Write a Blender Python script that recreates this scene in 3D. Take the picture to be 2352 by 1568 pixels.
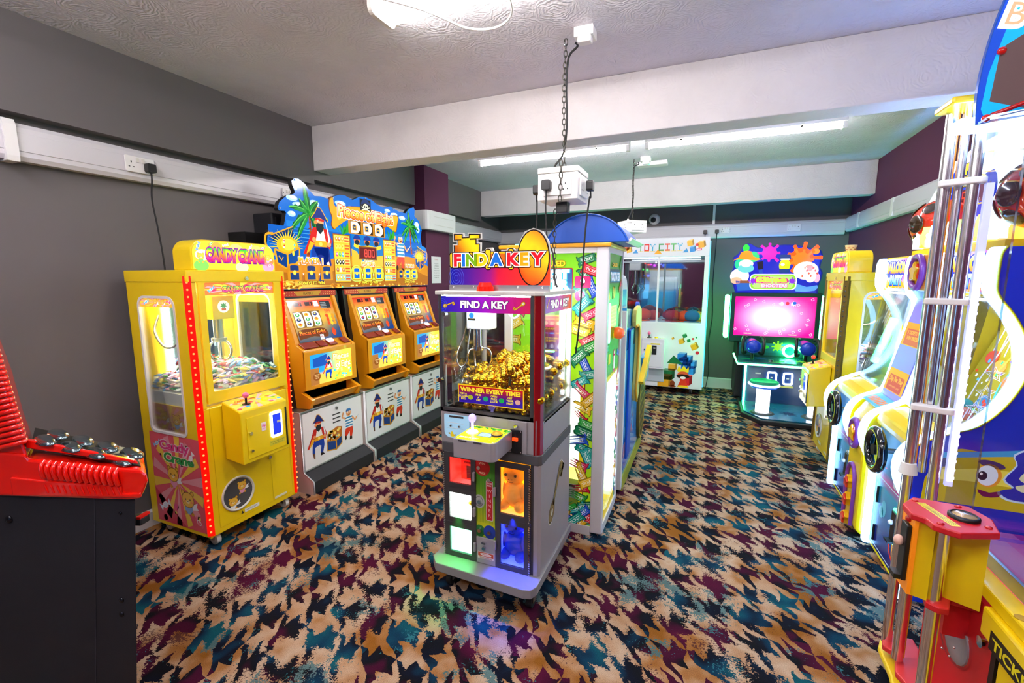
import bpy, math, random
from mathutils import Vector, Matrix, Euler
from mathutils.geometry import tessellate_polygon
random.seed(7)
S = bpy.context.scene
COL = S.collection
PI = math.pi
for o in list(bpy.data.objects): bpy.data.objects.remove(o)

# ------------------------------------------------------------------ camera, world, exposure
PITCH = math.atan(146/1045.); YAW = math.radians(22.8)
cd = bpy.data.cameras.new('camera'); cam = bpy.data.objects.new('camera', cd); COL.objects.link(cam)
cd.sensor_width = 36; cd.lens = 36*1045/2352.; cd.clip_start = .05; cd.clip_end = 60
cam.location = (0, 0, 1.5); cam.rotation_euler = (PI/2-PITCH, 0, YAW)
S.camera = cam
w = bpy.data.worlds.new('world'); S.world = w; w.use_nodes = True
w.node_tree.nodes['Background'].inputs[0].default_value = (.75, .8, .9, 1)
w.node_tree.nodes['Background'].inputs[1].default_value = .3
S.view_settings.view_transform = 'Standard'; S.view_settings.look = 'None'
S.view_settings.exposure = 0.9; S.view_settings.gamma = 1; S.view_settings.use_curve_mapping = False
TUBE = 52.0      # radiance of the ceiling fluorescent tubes
S.cycles.transparent_max_bounces = 16
S.cycles.max_bounces = 7

# ------------------------------------------------------------------ helpers
def lin(c):
    if isinstance(c, str):
        c = hexc(c)
    return tuple((v/12.92 if v <= .04045 else ((v+.055)/1.055)**2.4) for v in c[:3])
MATS = {}
def mat(name, col, rough=.5, metal=0., emit=0., ecol=None, coat=0., bump=0., bscale=200., spec=.5, var=0.):
    if name in MATS: return MATS[name]
    m = bpy.data.materials.new(name); m.use_nodes = True; nt = m.node_tree
    b = nt.nodes['Principled BSDF']; c = lin(col)
    b.inputs['Base Color'].default_value = (*c, 1); b.inputs['Roughness'].default_value = rough
    b.inputs['Metallic'].default_value = metal; b.inputs['Specular IOR Level'].default_value = spec
    b.inputs['Coat Weight'].default_value = coat
    if emit:
        e = lin(ecol) if ecol else c
        b.inputs['Emission Color'].default_value = (*e, 1); b.inputs['Emission Strength'].default_value = emit
    tc = nt.nodes.new('ShaderNodeTexCoord')
    nz = nt.nodes.new('ShaderNodeTexNoise'); nz.inputs['Scale'].default_value = bscale; nz.inputs['Detail'].default_value = 3
    nt.links.new(tc.outputs['Object'], nz.inputs['Vector'])
    if bump:
        bp = nt.nodes.new('ShaderNodeBump'); bp.inputs['Strength'].default_value = bump; bp.inputs['Distance'].default_value = .002
        nt.links.new(nz.outputs['Fac'], bp.inputs['Height']); nt.links.new(bp.outputs[0], b.inputs['Normal'])
    else:
        mr = nt.nodes.new('ShaderNodeMapRange'); mr.inputs['To Min'].default_value = max(0, rough-.05); mr.inputs['To Max'].default_value = min(1, rough+.05)
        nz.inputs['Scale'].default_value = 12
        nt.links.new(nz.outputs['Fac'], mr.inputs['Value']); nt.links.new(mr.outputs[0], b.inputs['Roughness'])
    MATS[name] = m; return m
def printmat(s=0., rough=.35):
    n = 'print_%g_%g' % (s, rough)
    if n in MATS: return MATS[n]
    m = bpy.data.materials.new(n); m.use_nodes = True; nt = m.node_tree; b = nt.nodes['Principled BSDF']
    a = nt.nodes.new('ShaderNodeAttribute'); a.attribute_name = 'col'
    nt.links.new(a.outputs['Color'], b.inputs['Base Color']); b.inputs['Roughness'].default_value = rough
    if s:
        nt.links.new(a.outputs['Color'], b.inputs['Emission Color']); b.inputs['Emission Strength'].default_value = s
    MATS[n] = m; return m
def glassmat(name, tint=(.93, .97, .97), gloss=.07, rough=.02):
    if name in MATS: return MATS[name]
    m = bpy.data.materials.new(name); m.use_nodes = True; nt = m.node_tree; nt.nodes.clear()
    o = nt.nodes.new('ShaderNodeOutputMaterial'); mx = nt.nodes.new('ShaderNodeMixShader')
    t = nt.nodes.new('ShaderNodeBsdfTransparent'); t.inputs[0].default_value = (*tint, 1)
    g = nt.nodes.new('ShaderNodeBsdfGlossy'); g.inputs['Roughness'].default_value = rough
    lw = nt.nodes.new('ShaderNodeLayerWeight'); lw.inputs['Blend'].default_value = .12
    ad = nt.nodes.new('ShaderNodeMath'); ad.operation = 'MULTIPLY_ADD'; ad.inputs[1].default_value = .7; ad.inputs[2].default_value = gloss
    nt.links.new(lw.outputs['Fresnel'], ad.inputs[0]); nt.links.new(ad.outputs[0], mx.inputs[0])
    nt.links.new(t.outputs[0], mx.inputs[1]); nt.links.new(g.outputs[0], mx.inputs[2]); nt.links.new(mx.outputs[0], o.inputs[0])
    MATS[name] = m; return m

class MB:
    def __init__(s): s.v = []; s.f = []; s.sm = []
    def add(s, vs, fs, smooth=False):
        n = len(s.v); s.v += [tuple(v) for v in vs]
        for f in fs: s.f.append([i+n for i in f]); s.sm.append(smooth)
        return s
    def box(s, x0, y0, z0, x1, y1, z1):
        if x0 > x1: x0, x1 = x1, x0
        if y0 > y1: y0, y1 = y1, y0
        if z0 > z1: z0, z1 = z1, z0
        return s.add([(x0,y0,z0),(x1,y0,z0),(x1,y1,z0),(x0,y1,z0),(x0,y0,z1),(x1,y0,z1),(x1,y1,z1),(x0,y1,z1)],
              [(0,3,2,1),(4,5,6,7),(0,1,5,4),(1,2,6,5),(2,3,7,6),(3,0,4,7)])
    def prism(s, pts, ax, a, b):
        def mk(p, t):
            if ax == 'x': return (t, p[0], p[1])
            if ax == 'y': return (p[0], t, p[1])
            return (p[0], p[1], t)
        n = len(pts); A = sum(pts[i][0]*pts[(i+1) % n][1]-pts[(i+1) % n][0]*pts[i][1] for i in range(n))
        if (A < 0) != (ax == 'y'): pts = pts[::-1]
        if a > b: a, b = b, a
        fs = [tuple(range(n))[::-1], tuple(range(n, 2*n))] + [(i, (i+1) % n, (i+1) % n+n, i+n) for i in range(n)]
        return s.add([mk(p, a) for p in pts]+[mk(p, b) for p in pts], fs)
    def ring(s, outer, inner, ax, a, b):
        """flat frame between two equal-length loops, extruded"""
        def mk(p, t):
            return (t, p[0], p[1]) if ax == 'x' else ((p[0], t, p[1]) if ax == 'y' else (p[0], p[1], t))
        n = len(outer)
        vs = [mk(p, t) for t in (a, b) for L in (outer, inner) for p in L]
        fs = []
        for i in range(n):
            j = (i+1) % n
            fs += [(i, j, n+j, n+i), (2*n+i, 3*n+i, 3*n+j, 2*n+j), (i, 2*n+i, 2*n+j, j), (n+i, n+j, 3*n+j, 3*n+i)]
        return s.add(vs, fs)
    def cyl(s, p0, p1, r0, r1=None, seg=16, caps=True):
        r1 = r0 if r1 is None else r1
        p0, p1 = Vector(p0), Vector(p1); d = (p1-p0).normalized()
        u = d.orthogonal().normalized(); v = d.cross(u); vs = []
        for p, r in ((p0, r0), (p1, r1)):
            for i in range(seg):
                a = 2*PI*i/seg; vs.append(p+(u*math.cos(a)+v*math.sin(a))*r)
        s.add(vs, [(i, (i+1) % seg, (i+1) % seg+seg, i+seg) for i in range(seg)], True)
        if caps: s.add(vs[:seg], [tuple(range(seg))[::-1]]); s.add(vs[seg:], [tuple(range(seg))])
        return s
    def tube(s, pts, r, seg=8, closed=False):
        P = [Vector(p) for p in pts]; n = len(P); vs = []; up = None
        for i, p in enumerate(P):
            a = P[(i-1) % n] if (closed or i > 0) else p; b = P[(i+1) % n] if (closed or i < n-1) else p
            d = (b-a).normalized()
            if up is None: up = d.orthogonal().normalized()
            up = (up-d*up.dot(d)).normalized(); v = d.cross(up)
            for k in range(seg):
                t = 2*PI*k/seg; vs.append(p+(up*math.cos(t)+v*math.sin(t))*r)
        m = n if closed else n-1
        s.add(vs, [(i*seg+k, i*seg+(k+1) % seg, ((i+1) % n)*seg+(k+1) % seg, ((i+1) % n)*seg+k) for i in range(m) for k in range(seg)], True)
        if not closed: s.add(vs[:seg], [tuple(range(seg))[::-1]]); s.add(vs[-seg:], [tuple(range(seg))])
        return s
    def lathe(s, prof, c, ax='z', seg=20):
        """prof = [(r, h)...] around axis through c"""
        vs = []
        for r, h in prof:
            for i in range(seg):
                a = 2*PI*i/seg; x, y = r*math.cos(a), r*math.sin(a)
                vs.append({'z': (c[0]+x, c[1]+y, c[2]+h), 'x': (c[0]+h, c[1]+x, c[2]+y), 'y': (c[0]+x, c[1]+h, c[2]+y)}[ax])
        fs = [(j*seg+i, j*seg+(i+1) % seg, (j+1)*seg+(i+1) % seg, (j+1)*seg+i) for j in range(len(prof)-1) for i in range(seg)]
        return s.add(vs, fs, True)
    def sphere(s, c, r, seg=16, rings=10, sc=(1, 1, 1)):
        vs = [(c[0], c[1], c[2]-r*sc[2])]
        for j in range(1, rings):
            t = PI*j/rings
            for i in range(seg):
                a = 2*PI*i/seg
                vs.append((c[0]+r*sc[0]*math.sin(t)*math.cos(a), c[1]+r*sc[1]*math.sin(t)*math.sin(a), c[2]-r*sc[2]*math.cos(t)))
        vs.append((c[0], c[1], c[2]+r*sc[2])); n = len(vs)-1
        fs = [(0, 1+(i+1) % seg, 1+i) for i in range(seg)]
        for j in range(rings-2):
            fs += [(1+j*seg+i, 1+j*seg+(i+1) % seg, 1+(j+1)*seg+(i+1) % seg, 1+(j+1)*seg+i) for i in range(seg)]
        fs += [(n, 1+(rings-2)*seg+i, 1+(rings-2)*seg+(i+1) % seg) for i in range(seg)]
        return s.add(vs, fs, True)
    def torus(s, c, R, r, ax='z', seg=28, k=10, sc=(1, 1)):
        pts = []
        for i in range(seg):
            a = 2*PI*i/seg; x, y = R*math.cos(a)*sc[0], R*math.sin(a)*sc[1]
            pts.append({'z': (c[0]+x, c[1]+y, c[2]), 'x': (c[0], c[1]+x, c[2]+y), 'y': (c[0]+x, c[1], c[2]+y)}[ax])
        return s.tube(pts, r, k, True)

def rrect(x0, y0, x1, y1, r, n=5):
    if not isinstance(r, (list, tuple)): r = (r,)*4   # bl br tr tl
    out = []
    for cx, cy, a0, q in ((x0, y0, PI, 0), (x1, y0, 1.5*PI, 1), (x1, y1, 0, 2), (x0, y1, .5*PI, 3)):
        rr = r[q]
        if rr <= 0: out.append((cx, cy)); continue
        ox = cx+rr if q in (0, 3) else cx-rr; oy = cy+rr if q in (0, 1) else cy-rr
        for i in range(n+1):
            a = a0+PI/2*i/n; out.append((ox+rr*math.cos(a), oy+rr*math.sin(a)))
    return out
def smooth(pts, n=4, closed=False):
    out = []; m = len(pts); D = len(pts[0])
    rng = range(m) if closed else range(m-1)
    for i in rng:
        g = (lambda k: pts[k % m]) if closed else (lambda k: pts[max(0, min(m-1, k))])
        a, b, c, d = g(i-1), g(i), g(i+1), g(i+2)
        for k in range(n):
            t = k/n
            out.append(tuple(.5*((2*b[q])+(-a[q]+c[q])*t+(2*a[q]-5*b[q]+4*c[q]-d[q])*t*t+(-a[q]+3*b[q]-3*c[q]+d[q])*t**3) for q in range(D)))
    if not closed: out.append(tuple(pts[-1]))
    return out

def mesh_of(name, mb, m):
    me = bpy.data.meshes.new(name); me.from_pydata(mb.v, [], mb.f)
    for p, sm in zip(me.polygons, mb.sm): p.use_smooth = sm
    me.materials.append(m); me.update(); return me
class Thing:
    def __init__(s, name, label, cat, loc=(0, 0, 0), rotz=0, group=None, local=False):
        o = bpy.data.objects.new(name, None); COL.objects.link(o); o.location = loc; o.rotation_euler = (0, 0, rotz)
        o.empty_display_size = .1
        o['label'] = label; o['category'] = cat
        if group: o['group'] = group
        s.o = o; s.loc = Vector(loc); s.local = local
    def part(s, name, mb, m, parent=None, bev=0., label=None, kind=None):
        if name == 'pin_holes': kind = 'stuff'
        if not s.local:
            l = s.loc; mb.v = [(v[0]-l[0], v[1]-l[1], v[2]-l[2]) for v in mb.v]
        o = bpy.data.objects.new(name, mesh_of(name, mb, m)); COL.objects.link(o); o.parent = parent or s.o
        if bev:
            md = o.modifiers.new('bevel', 'BEVEL'); md.width = bev; md.segments = 2; md.limit_method = 'ANGLE'; md.angle_limit = .6
        if label: o['label'] = label
        if kind: o['kind'] = kind
        return o
    def art(s, name, a, fr, m, parent=None, label=None, thick=.0):
        o = bpy.data.objects.new(name, a.mesh(name, fr, m, (0, 0, 0) if s.local else s.loc)); COL.objects.link(o); o.parent = parent or s.o
        if label: o['label'] = label
        return o
def single(name, label, cat, mb, m, group=None, loc=(0, 0, 0), bev=0, kind=None):
    mb.v = [(v[0]-loc[0], v[1]-loc[1], v[2]-loc[2]) for v in mb.v]
    o = bpy.data.objects.new(name, mesh_of(name, mb, m)); COL.objects.link(o); o.location = loc
    if cat: o['label'] = label; o['category'] = cat
    if group: o['group'] = group
    if kind: o['kind'] = kind
    if bev:
        md = o.modifiers.new('bevel', 'BEVEL'); md.width = bev; md.segments = 2; md.limit_method = 'ANGLE'; md.angle_limit = .6
    return o
def struct(name, mb, m, parent=None, bev=0, loc=(0, 0, 0)):
    o = single(name, '', None, mb, m, loc=loc, bev=bev, kind='structure')
    if parent: o.parent = parent
    return o
def copy_tree(o, parent=None):
    c = o.copy(); COL.objects.link(c)
    if parent: c.parent = parent
    for ch in o.children: copy_tree(ch, c)
    return c

# flat printed artwork: coloured polygons laid on a plane, each layer 0.3 mm proud of the last
TXT = {}
def textmesh(t, off, shear=0):
    k = (t, round(off, 3), shear)
    if k in TXT: return TXT[k]
    c = bpy.data.curves.new('t', 'FONT'); c.body = t; c.size = 1; c.align_x = 'CENTER'; c.offset = off; c.resolution_u = 3; c.shear = shear
    o = bpy.data.objects.new('t', c); COL.objects.link(o)
    dg = bpy.context.evaluated_depsgraph_get(); dg.update()
    me = o.evaluated_get(dg).to_mesh(); me.calc_loop_triangles()
    V = [(v.co.x, v.co.y) for v in me.vertices]; F = [tuple(q.vertices) for q in me.loop_triangles]
    o.evaluated_get(dg).to_mesh_clear(); bpy.data.objects.remove(o); bpy.data.curves.remove(c)
    TXT[k] = (V, F); return V, F
class Art:
    DZ = .0003
    def __init__(s): s.V = []; s.F = []; s.C = []; s.x = (1, 0, 0, 1, 0, 0)
    def at(s, x, y, sx=1, sy=None, rot=0):
        sy = sx if sy is None else sy; c, q = math.cos(rot), math.sin(rot)
        s.x = (c*sx, -q*sy, q*sx, c*sy, x, y); return s
    def home(s): s.x = (1, 0, 0, 1, 0, 0); return s
    def T(s, p):
        a, b, c, d, e, f = s.x; return (a*p[0]+b*p[1]+e, c*p[0]+d*p[1]+f)
    def _add(s, pts, tris, col, l):
        n = len(s.V)
        for p in pts:
            s.V.append((*s.T(p), l*s.DZ)); s.C.append(lin(col(*p)) if callable(col) else lin(col))
        for t in tris:
            a, b, c = [s.V[n+i] for i in t]
            if (b[0]-a[0])*(c[1]-a[1])-(b[1]-a[1])*(c[0]-a[0]) < 0: t = (t[0], t[2], t[1])
            s.F.append(tuple(i+n for i in t))
        return s
    def poly(s, pts, col, l=1):
        return s._add(pts, tessellate_polygon([[Vector((p[0], p[1], 0)) for p in pts]]), col, l)
    def rect(s, x0, y0, x1, y1, col, l=1): return s.poly([(x0, y0), (x1, y0), (x1, y1), (x0, y1)], col, l)
    def ell(s, x, y, rx, ry=None, col='#fff', l=1, rot=0, n=20):
        ry = rx if ry is None else ry; c, q = math.cos(rot), math.sin(rot)
        return s.poly([(x+rx*math.cos(2*PI*i/n)*c-ry*math.sin(2*PI*i/n)*q, y+rx*math.cos(2*PI*i/n)*q+ry*math.sin(2*PI*i/n)*c) for i in range(n)], col, l)
    def grid(s, x0, y0, x1, y1, f, nx=8, ny=8, l=0):
        P = [(x0+(x1-x0)*i/nx, y0+(y1-y0)*j/ny) for j in range(ny+1) for i in range(nx+1)]
        T = []
        for j in range(ny):
            for i in range(nx):
                a = j*(nx+1)+i; T += [(a, a+1, a+nx+2), (a, a+nx+2, a+nx+1)]
        return s._add(P, T, f, l)
    def line(s, pts, wd, col, l=1, closed=False):
        n = len(pts); L = []; R = []
        for i, p in enumerate(pts):
            a = pts[(i-1) % n] if (closed or i) else p; b = pts[(i+1) % n] if (closed or i < n-1) else p
            dx, dy = b[0]-a[0], b[1]-a[1]; q = math.hypot(dx, dy) or 1
            nx, ny = -dy/q*wd/2, dx/q*wd/2; L.append((p[0]+nx, p[1]+ny)); R.append((p[0]-nx, p[1]-ny))
        T = []
        for i in range(n if closed else n-1):
            j = (i+1) % n; T += [(i, j, n+j), (i, n+j, n+i)]
        return s._add(L+R, T, col, l)
    def text(s, t, x, y, h, col, l=3, off=0., wd=1., rot=0, outline=None, ow=.05, shear=0, arc=None, width=None):
        """h = cap height; centred on x, baseline y"""
        V, F = textmesh(t, off, shear); k = h/.7
        if width:
            xs = [v[0] for v in V]; wd = width/((max(xs)-min(xs))*k)
        c, q = math.cos(rot), math.sin(rot)
        def put(V, F, col, l):
            P = []
            for v in V:
                px, py = v[0]*k*wd, v[1]*k
                if arc: a = px/arc; px, py = (arc+py)*math.sin(a), (arc+py)*math.cos(a)-arc
                P.append((x+px*c-py*q, y+px*q+py*c))
            cc = col
            if isinstance(col, (list, tuple)) and isinstance(col[0], str):
                cl = col
                def cc(X, Y, cl=cl):
                    t = max(0, min(.999, ((Y-y)/h)))*(len(cl)-1); i = int(t); return mixc(cl[i], cl[i+1], t-i)
            s._add(P, F, cc, l)
        if outline:
            V2, F2 = textmesh(t, off+ow, shear); put(V2, F2, outline, l-1)
        put(V, F, col, l); return s
    def mesh(s, name, fr, m, loc):
        o, u, v = [Vector(a) for a in fr]; n = u.cross(v); o = o-Vector(loc)
        me = bpy.data.meshes.new(name)
        me.from_pydata([tuple(o+u*a+v*b+n*c) for a, b, c in s.V], [], s.F)
        at = me.color_attributes.new('col', 'FLOAT_COLOR', 'POINT')
        at.data.foreach_set('color', [q for c in s.C for q in (*c, 1)])
        me.materials.append(m); me.update(); return me
def hexc(c):
    c = c.lstrip('#')
    if len(c) == 3: c = ''.join(q*2 for q in c)
    return tuple(int(c[i:i+2], 16)/255. for i in (0, 2, 4))
def mixc(a, b, t):
    a = hexc(a) if isinstance(a, str) else a; b = hexc(b) if isinstance(b, str) else b
    return tuple(a[i]*(1-t)+b[i]*t for i in range(3))
def star(x, y, r, n=5, q=.45, a0=PI/2):
    return [(x+(r if i % 2 == 0 else r*q)*math.cos(a0+PI*i/n), y+(r if i % 2 == 0 else r*q)*math.sin(a0+PI*i/n)) for i in range(2*n)]
def splat(x, y, r, seed=1, n=8):
    rd = random.Random(seed); p = []
    for i in range(n):
        a = 2*PI*i/n; q = r*rd.uniform(.95, 1.35)
        k = 2*PI/n; p += [(x+r*.74*math.cos(a-.5*k), y+r*.74*math.sin(a-.5*k)), (x+r*.80*math.cos(a-.2*k), y+r*.80*math.sin(a-.2*k)), (x+q*math.cos(a-.16*k), y+q*math.sin(a-.16*k)), (x+q*1.04*math.cos(a+.02*k), y+q*1.04*math.sin(a+.02*k)), (x+q*math.cos(a+.18*k), y+q*math.sin(a+.18*k)), (x+r*.80*math.cos(a+.2*k), y+r*.80*math.sin(a+.2*k))]
    return smooth(p, 2, True)
FX = lambda x: ((x, 0, 0), (0, 1, 0), (0, 0, 1))        # print facing +x  (u = y)
BX = lambda x: ((x, 0, 0), (0, -1, 0), (0, 0, 1))       # print facing -x  (u = -y)
FY = lambda y: ((0, y, 0), (1, 0, 0), (0, 0, 1))        # print facing -y  (u = x)
# seven segment digits
SEG = {'0': 'abcdef', '1': 'bc', '2': 'abged', '3': 'abgcd', '4': 'fgbc', '5': 'afgcd', '6': 'afgedc', '7': 'abc', '8': 'abcdefg', '9': 'abcdfg'}
def digits(a, t, x, y, h, col, l=3, gap=.75):
    w = h*.5; k = h*.09
    for i, ch in enumerate(t):
        X = x+i*h*gap
        L = {'a': [(X, y+h), (X+w, y+h)], 'd': [(X, y), (X+w, y)], 'g': [(X, y+h/2), (X+w, y+h/2)], 'f': [(X, y+h/2), (X, y+h)],
             'b': [(X+w, y+h/2), (X+w, y+h)], 'e': [(X, y), (X, y+h/2)], 'c': [(X+w, y), (X+w, y+h/2)]}
        for q in SEG.get(ch, ''): a.line(L[q], k*1.6, col, l)

M = dict(
 white=mat('white_plastic', '#e8e6e6', .35), cream=mat('cream_plastic', '#dcd8d0', .4), black=mat('black_plastic', '#141416', .4), rubber=mat('black_rubber', '#17171a', .7),
 chrome=mat('chrome', '#d8d8da', .12, 1.), steel=mat('brushed_steel', '#a9a9ac', .35, 1.), alu=mat('aluminium_trim', '#b9b9bb', .32, .9),
 yellow=mat('yellow_paint', '#f2cf0a', .32, coat=.2), amber=mat('amber_plastic', '#e79a12', .3, coat=.2), red=mat('red_plastic', '#e01008', .2, coat=.5),
 dred=mat('red_board', '#c81a22', .4), dark=mat('dark_grey_paint', '#3c3a3c', .4), silver=mat('silver_grey_paint', '#a8a4a8', .35, .25), charcoal=mat('charcoal_board', '#191a20', .6, bump=.2),
 glass=glassmat('clear_glass'), acrylic=glassmat('clear_acrylic', (.96, .98, 1), .05, .05), gold=mat('gold_shell', '#e8b020', .16, 1.),
 mirror=mat('mirror', '#c8ccd0', .02, 1.), bluep=mat('blue_plastic', '#0a55c8', .35), green=mat('green_plastic', '#1c9a48', .4), pink=mat('pink_plastic', '#f06aa0', .3),
 lite=mat('lamp_white', '#ffffff', .3, emit=9, ecol='#f4fbff'), soft=mat('lit_panel_white', '#ffffff', .3, emit=2.2, ecol='#e8f6ff'),
 purple=mat('purple_plastic', '#7d3aa8', .3, coat=.3), ledr=mat('red_led', '#ff2010', .3, emit=7, ecol='#ff3a18'))
def plug_cable(name_label, x, y, z, pts, nrm=(1, 0), grp=None):
    t = Thing('power_plug', name_label, 'plug', (x, y, z), group=grp)
    nx, ny = nrm
    b = MB(); b.prism(rrect(-.024, -.026, .024, .024, .01), 'y', 0, .034)
    rot = math.atan2(-nx, ny)
    c, s_ = math.cos(rot), math.sin(rot)
    b.v = [(x+v[0]*c-v[1]*s_, y+v[0]*s_+v[1]*c, z+v[2]) for v in b.v]
    t.part('plug_body', b, M['black'], bev=.003)
    b = MB().tube(smooth([(x+nx*.018, y+ny*.018, z-.02), (x+nx*.02, y+ny*.02, z-.06)]+pts, 6), .0045, 6)
    t.part('cable', b, M['rubber'])
    return t
# ------------------------------------------------------------------ room materials
def node_mat(name):
    m = bpy.data.materials.new(name); m.use_nodes = True; nt = m.node_tree
    return m, nt, nt.nodes['Principled BSDF']
class NX:
    def __init__(s, nt): s.nt = nt
    def val(s, sock, v):
        if hasattr(v, 'is_output'): s.nt.links.new(v, sock)
        else: sock.default_value = v
    def m(s, op, a, b=0., c=0.):
        n = s.nt.nodes.new('ShaderNodeMath'); n.operation = op
        s.val(n.inputs[0], a); s.val(n.inputs[1], b); s.val(n.inputs[2], c); return n.outputs[0]
    def noise(s, vec, scale, detail=2, rough=.5, out='Fac'):
        n = s.nt.nodes.new('ShaderNodeTexNoise'); n.inputs['Scale'].default_value = scale; n.inputs['Detail'].default_value = detail; n.inputs['Roughness'].default_value = rough
        s.nt.links.new(vec, n.inputs['Vector']); return n.outputs[out]
    def ramp(s, f, stops, const=False):
        n = s.nt.nodes.new('ShaderNodeValToRGB'); r = n.color_ramp
        if const: r.interpolation = 'CONSTANT'
        while len(r.elements) < len(stops): r.elements.new(.5)
        for e, (p, c) in zip(r.elements, stops): e.position = p; e.color = (*lin(c), 1)
        s.nt.links.new(f, n.inputs[0]); return n.outputs[0]
    def mix(s, f, a, b, mode='MIX'):
        n = s.nt.nodes.new('ShaderNodeMix'); n.data_type = 'RGBA'; n.blend_type = mode
        s.val(n.inputs[0], f)
        for sock, v in ((n.inputs[6], a), (n.inputs[7], b)):
            if isinstance(v, str): sock.default_value = (*lin(v), 1)
            else: s.nt.links.new(v, sock)
        return n.outputs[2]
def carpet():
    m, nt, b = node_mat('carpet'); X = NX(nt)
    g = nt.nodes.new('ShaderNodeNewGeometry'); pos = g.outputs['Position']
    def sep(v):
        n = nt.nodes.new('ShaderNodeSeparateXYZ'); nt.links.new(v, n.inputs[0]); return n.outputs
    p = sep(pos)
    wb = sep(X.noise(pos, 5.5, 1, .5, 'Color')); ws = sep(X.noise(pos, 105, 2, .7, 'Color')); wm = sep(X.noise(pos, 22, 2, .6, 'Color'))
    rag = X.noise(pos, 3.2, 1)            # ragged edges come and go
    rg = X.m('MULTIPLY', X.m('SUBTRACT', rag, .36), .34); rg = X.m('MAXIMUM', rg, .004)
    def warp(a, i):
        q = X.m('ADD', a, X.m('MULTIPLY', X.m('SUBTRACT', wb[i], .5), .13))
        q = X.m('ADD', q, X.m('MULTIPLY', X.m('SUBTRACT', wm[i], .5), .022))
        return X.m('ADD', q, X.m('MULTIPLY', X.m('SUBTRACT', ws[i], .5), rg))
    x, y = warp(p[0], 0), warp(p[1], 1)
    u = X.m('DIVIDE', X.m('ADD', x, 10.01), .153); v = X.m('DIVIDE', X.m('ADD', y, 10.03), .168)
    fu, fv = X.m('FRACT', u), X.m('FRACT', v)
    A = X.m('LESS_THAN', fu, .5); B = X.m('LESS_THAN', fv, .5)
    st = X.m('LESS_THAN', X.m('FRACT', X.m('MULTIPLY', X.m('ADD', u, v), 2.)), .5)
    both = X.m('MULTIPLY', A, B); one = X.m('SUBTRACT', X.m('ADD', A, B), X.m('MULTIPLY', both, 2))
    dark = X.m('MAXIMUM', both, X.m('MULTIPLY', one, st))
    # colour fields
    n1 = X.noise(pos, 4.2, 2, .6); n2 = X.noise(pos, 3.1, 3, .6); n3 = X.noise(pos, 7.5, 3, .7)
    def off(v3):
        n = nt.nodes.new('ShaderNodeVectorMath'); n.operation = 'ADD'; nt.links.new(pos, n.inputs[0]); n.inputs[1].default_value = v3; return n.outputs[0]
    n4 = X.noise(off((7, 3, 0)), 3.6, 3, .6); n5 = X.noise(off((-3, 9, 0)), 5.5, 4, .7)
    cell = nt.nodes.new('ShaderNodeTexWhiteNoise'); cell.noise_dimensions = '2D'
    cv = nt.nodes.new('ShaderNodeCombineXYZ'); nt.links.new(X.m('FLOOR', X.m('ADD', u, .25)), cv.inputs[0]); nt.links.new(X.m('FLOOR', X.m('ADD', v, .25)), cv.inputs[1]); nt.links.new(cv.outputs[0], cell.inputs['Vector'])
    kf = X.m('ADD', X.m('MULTIPLY', n1, .75), X.m('MULTIPLY', cell.outputs['Value'], .26))
    dk = X.ramp(kf, [(.32, '#15606e'), (.40, '#123c58'), (.46, '#14182a'), (.535, '#16161c'), (.585, '#480f2e'), (.70, '#5c1236')])
    speck = X.m('GREATER_THAN', X.m('ADD', n5, X.m('MULTIPLY', ws[0], .5)), .90)
    dk = X.mix(X.m('MULTIPLY', speck, .75), dk, '#3b8c96')
    lt = X.ramp(n2, [(.36, '#a06422'), (.43, '#b8804c'), (.49, '#cfa480'), (.57, '#dabb9e'), (.66, '#c89870')])
    teal = X.m('GREATER_THAN', X.m('ADD', n4, X.m('MULTIPLY', ws[1], .35)), .775)
    lt = X.mix(X.m('MULTIPLY', teal, .85), lt, '#3c7c84')
    spd = X.m('GREATER_THAN', X.m('ADD', X.m('MULTIPLY', n1, .8), X.m('MULTIPLY', ws[2], .6)), .86)
    lt = X.mix(X.m('MULTIPLY', spd, .8), lt, '#4a1a30')
    c = X.mix(dark, lt, dk)
    gr = X.noise(pos, 420, 2, .7)
    c = X.mix(1., c, X.ramp(gr, [(.25, '#9a9a9a'), (.75, '#ffffff')]), 'MULTIPLY')
    nt.links.new(c, b.inputs['Base Color']); b.inputs['Roughness'].default_value = .95; b.inputs['Specular IOR Level'].default_value = .1
    bp = nt.nodes.new('ShaderNodeBump'); bp.inputs['Strength'].default_value = .5; bp.inputs['Distance'].default_value = .004
    nt.links.new(gr, bp.inputs['Height']); nt.links.new(bp.outputs[0], b.inputs['Normal'])
    return m
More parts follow.
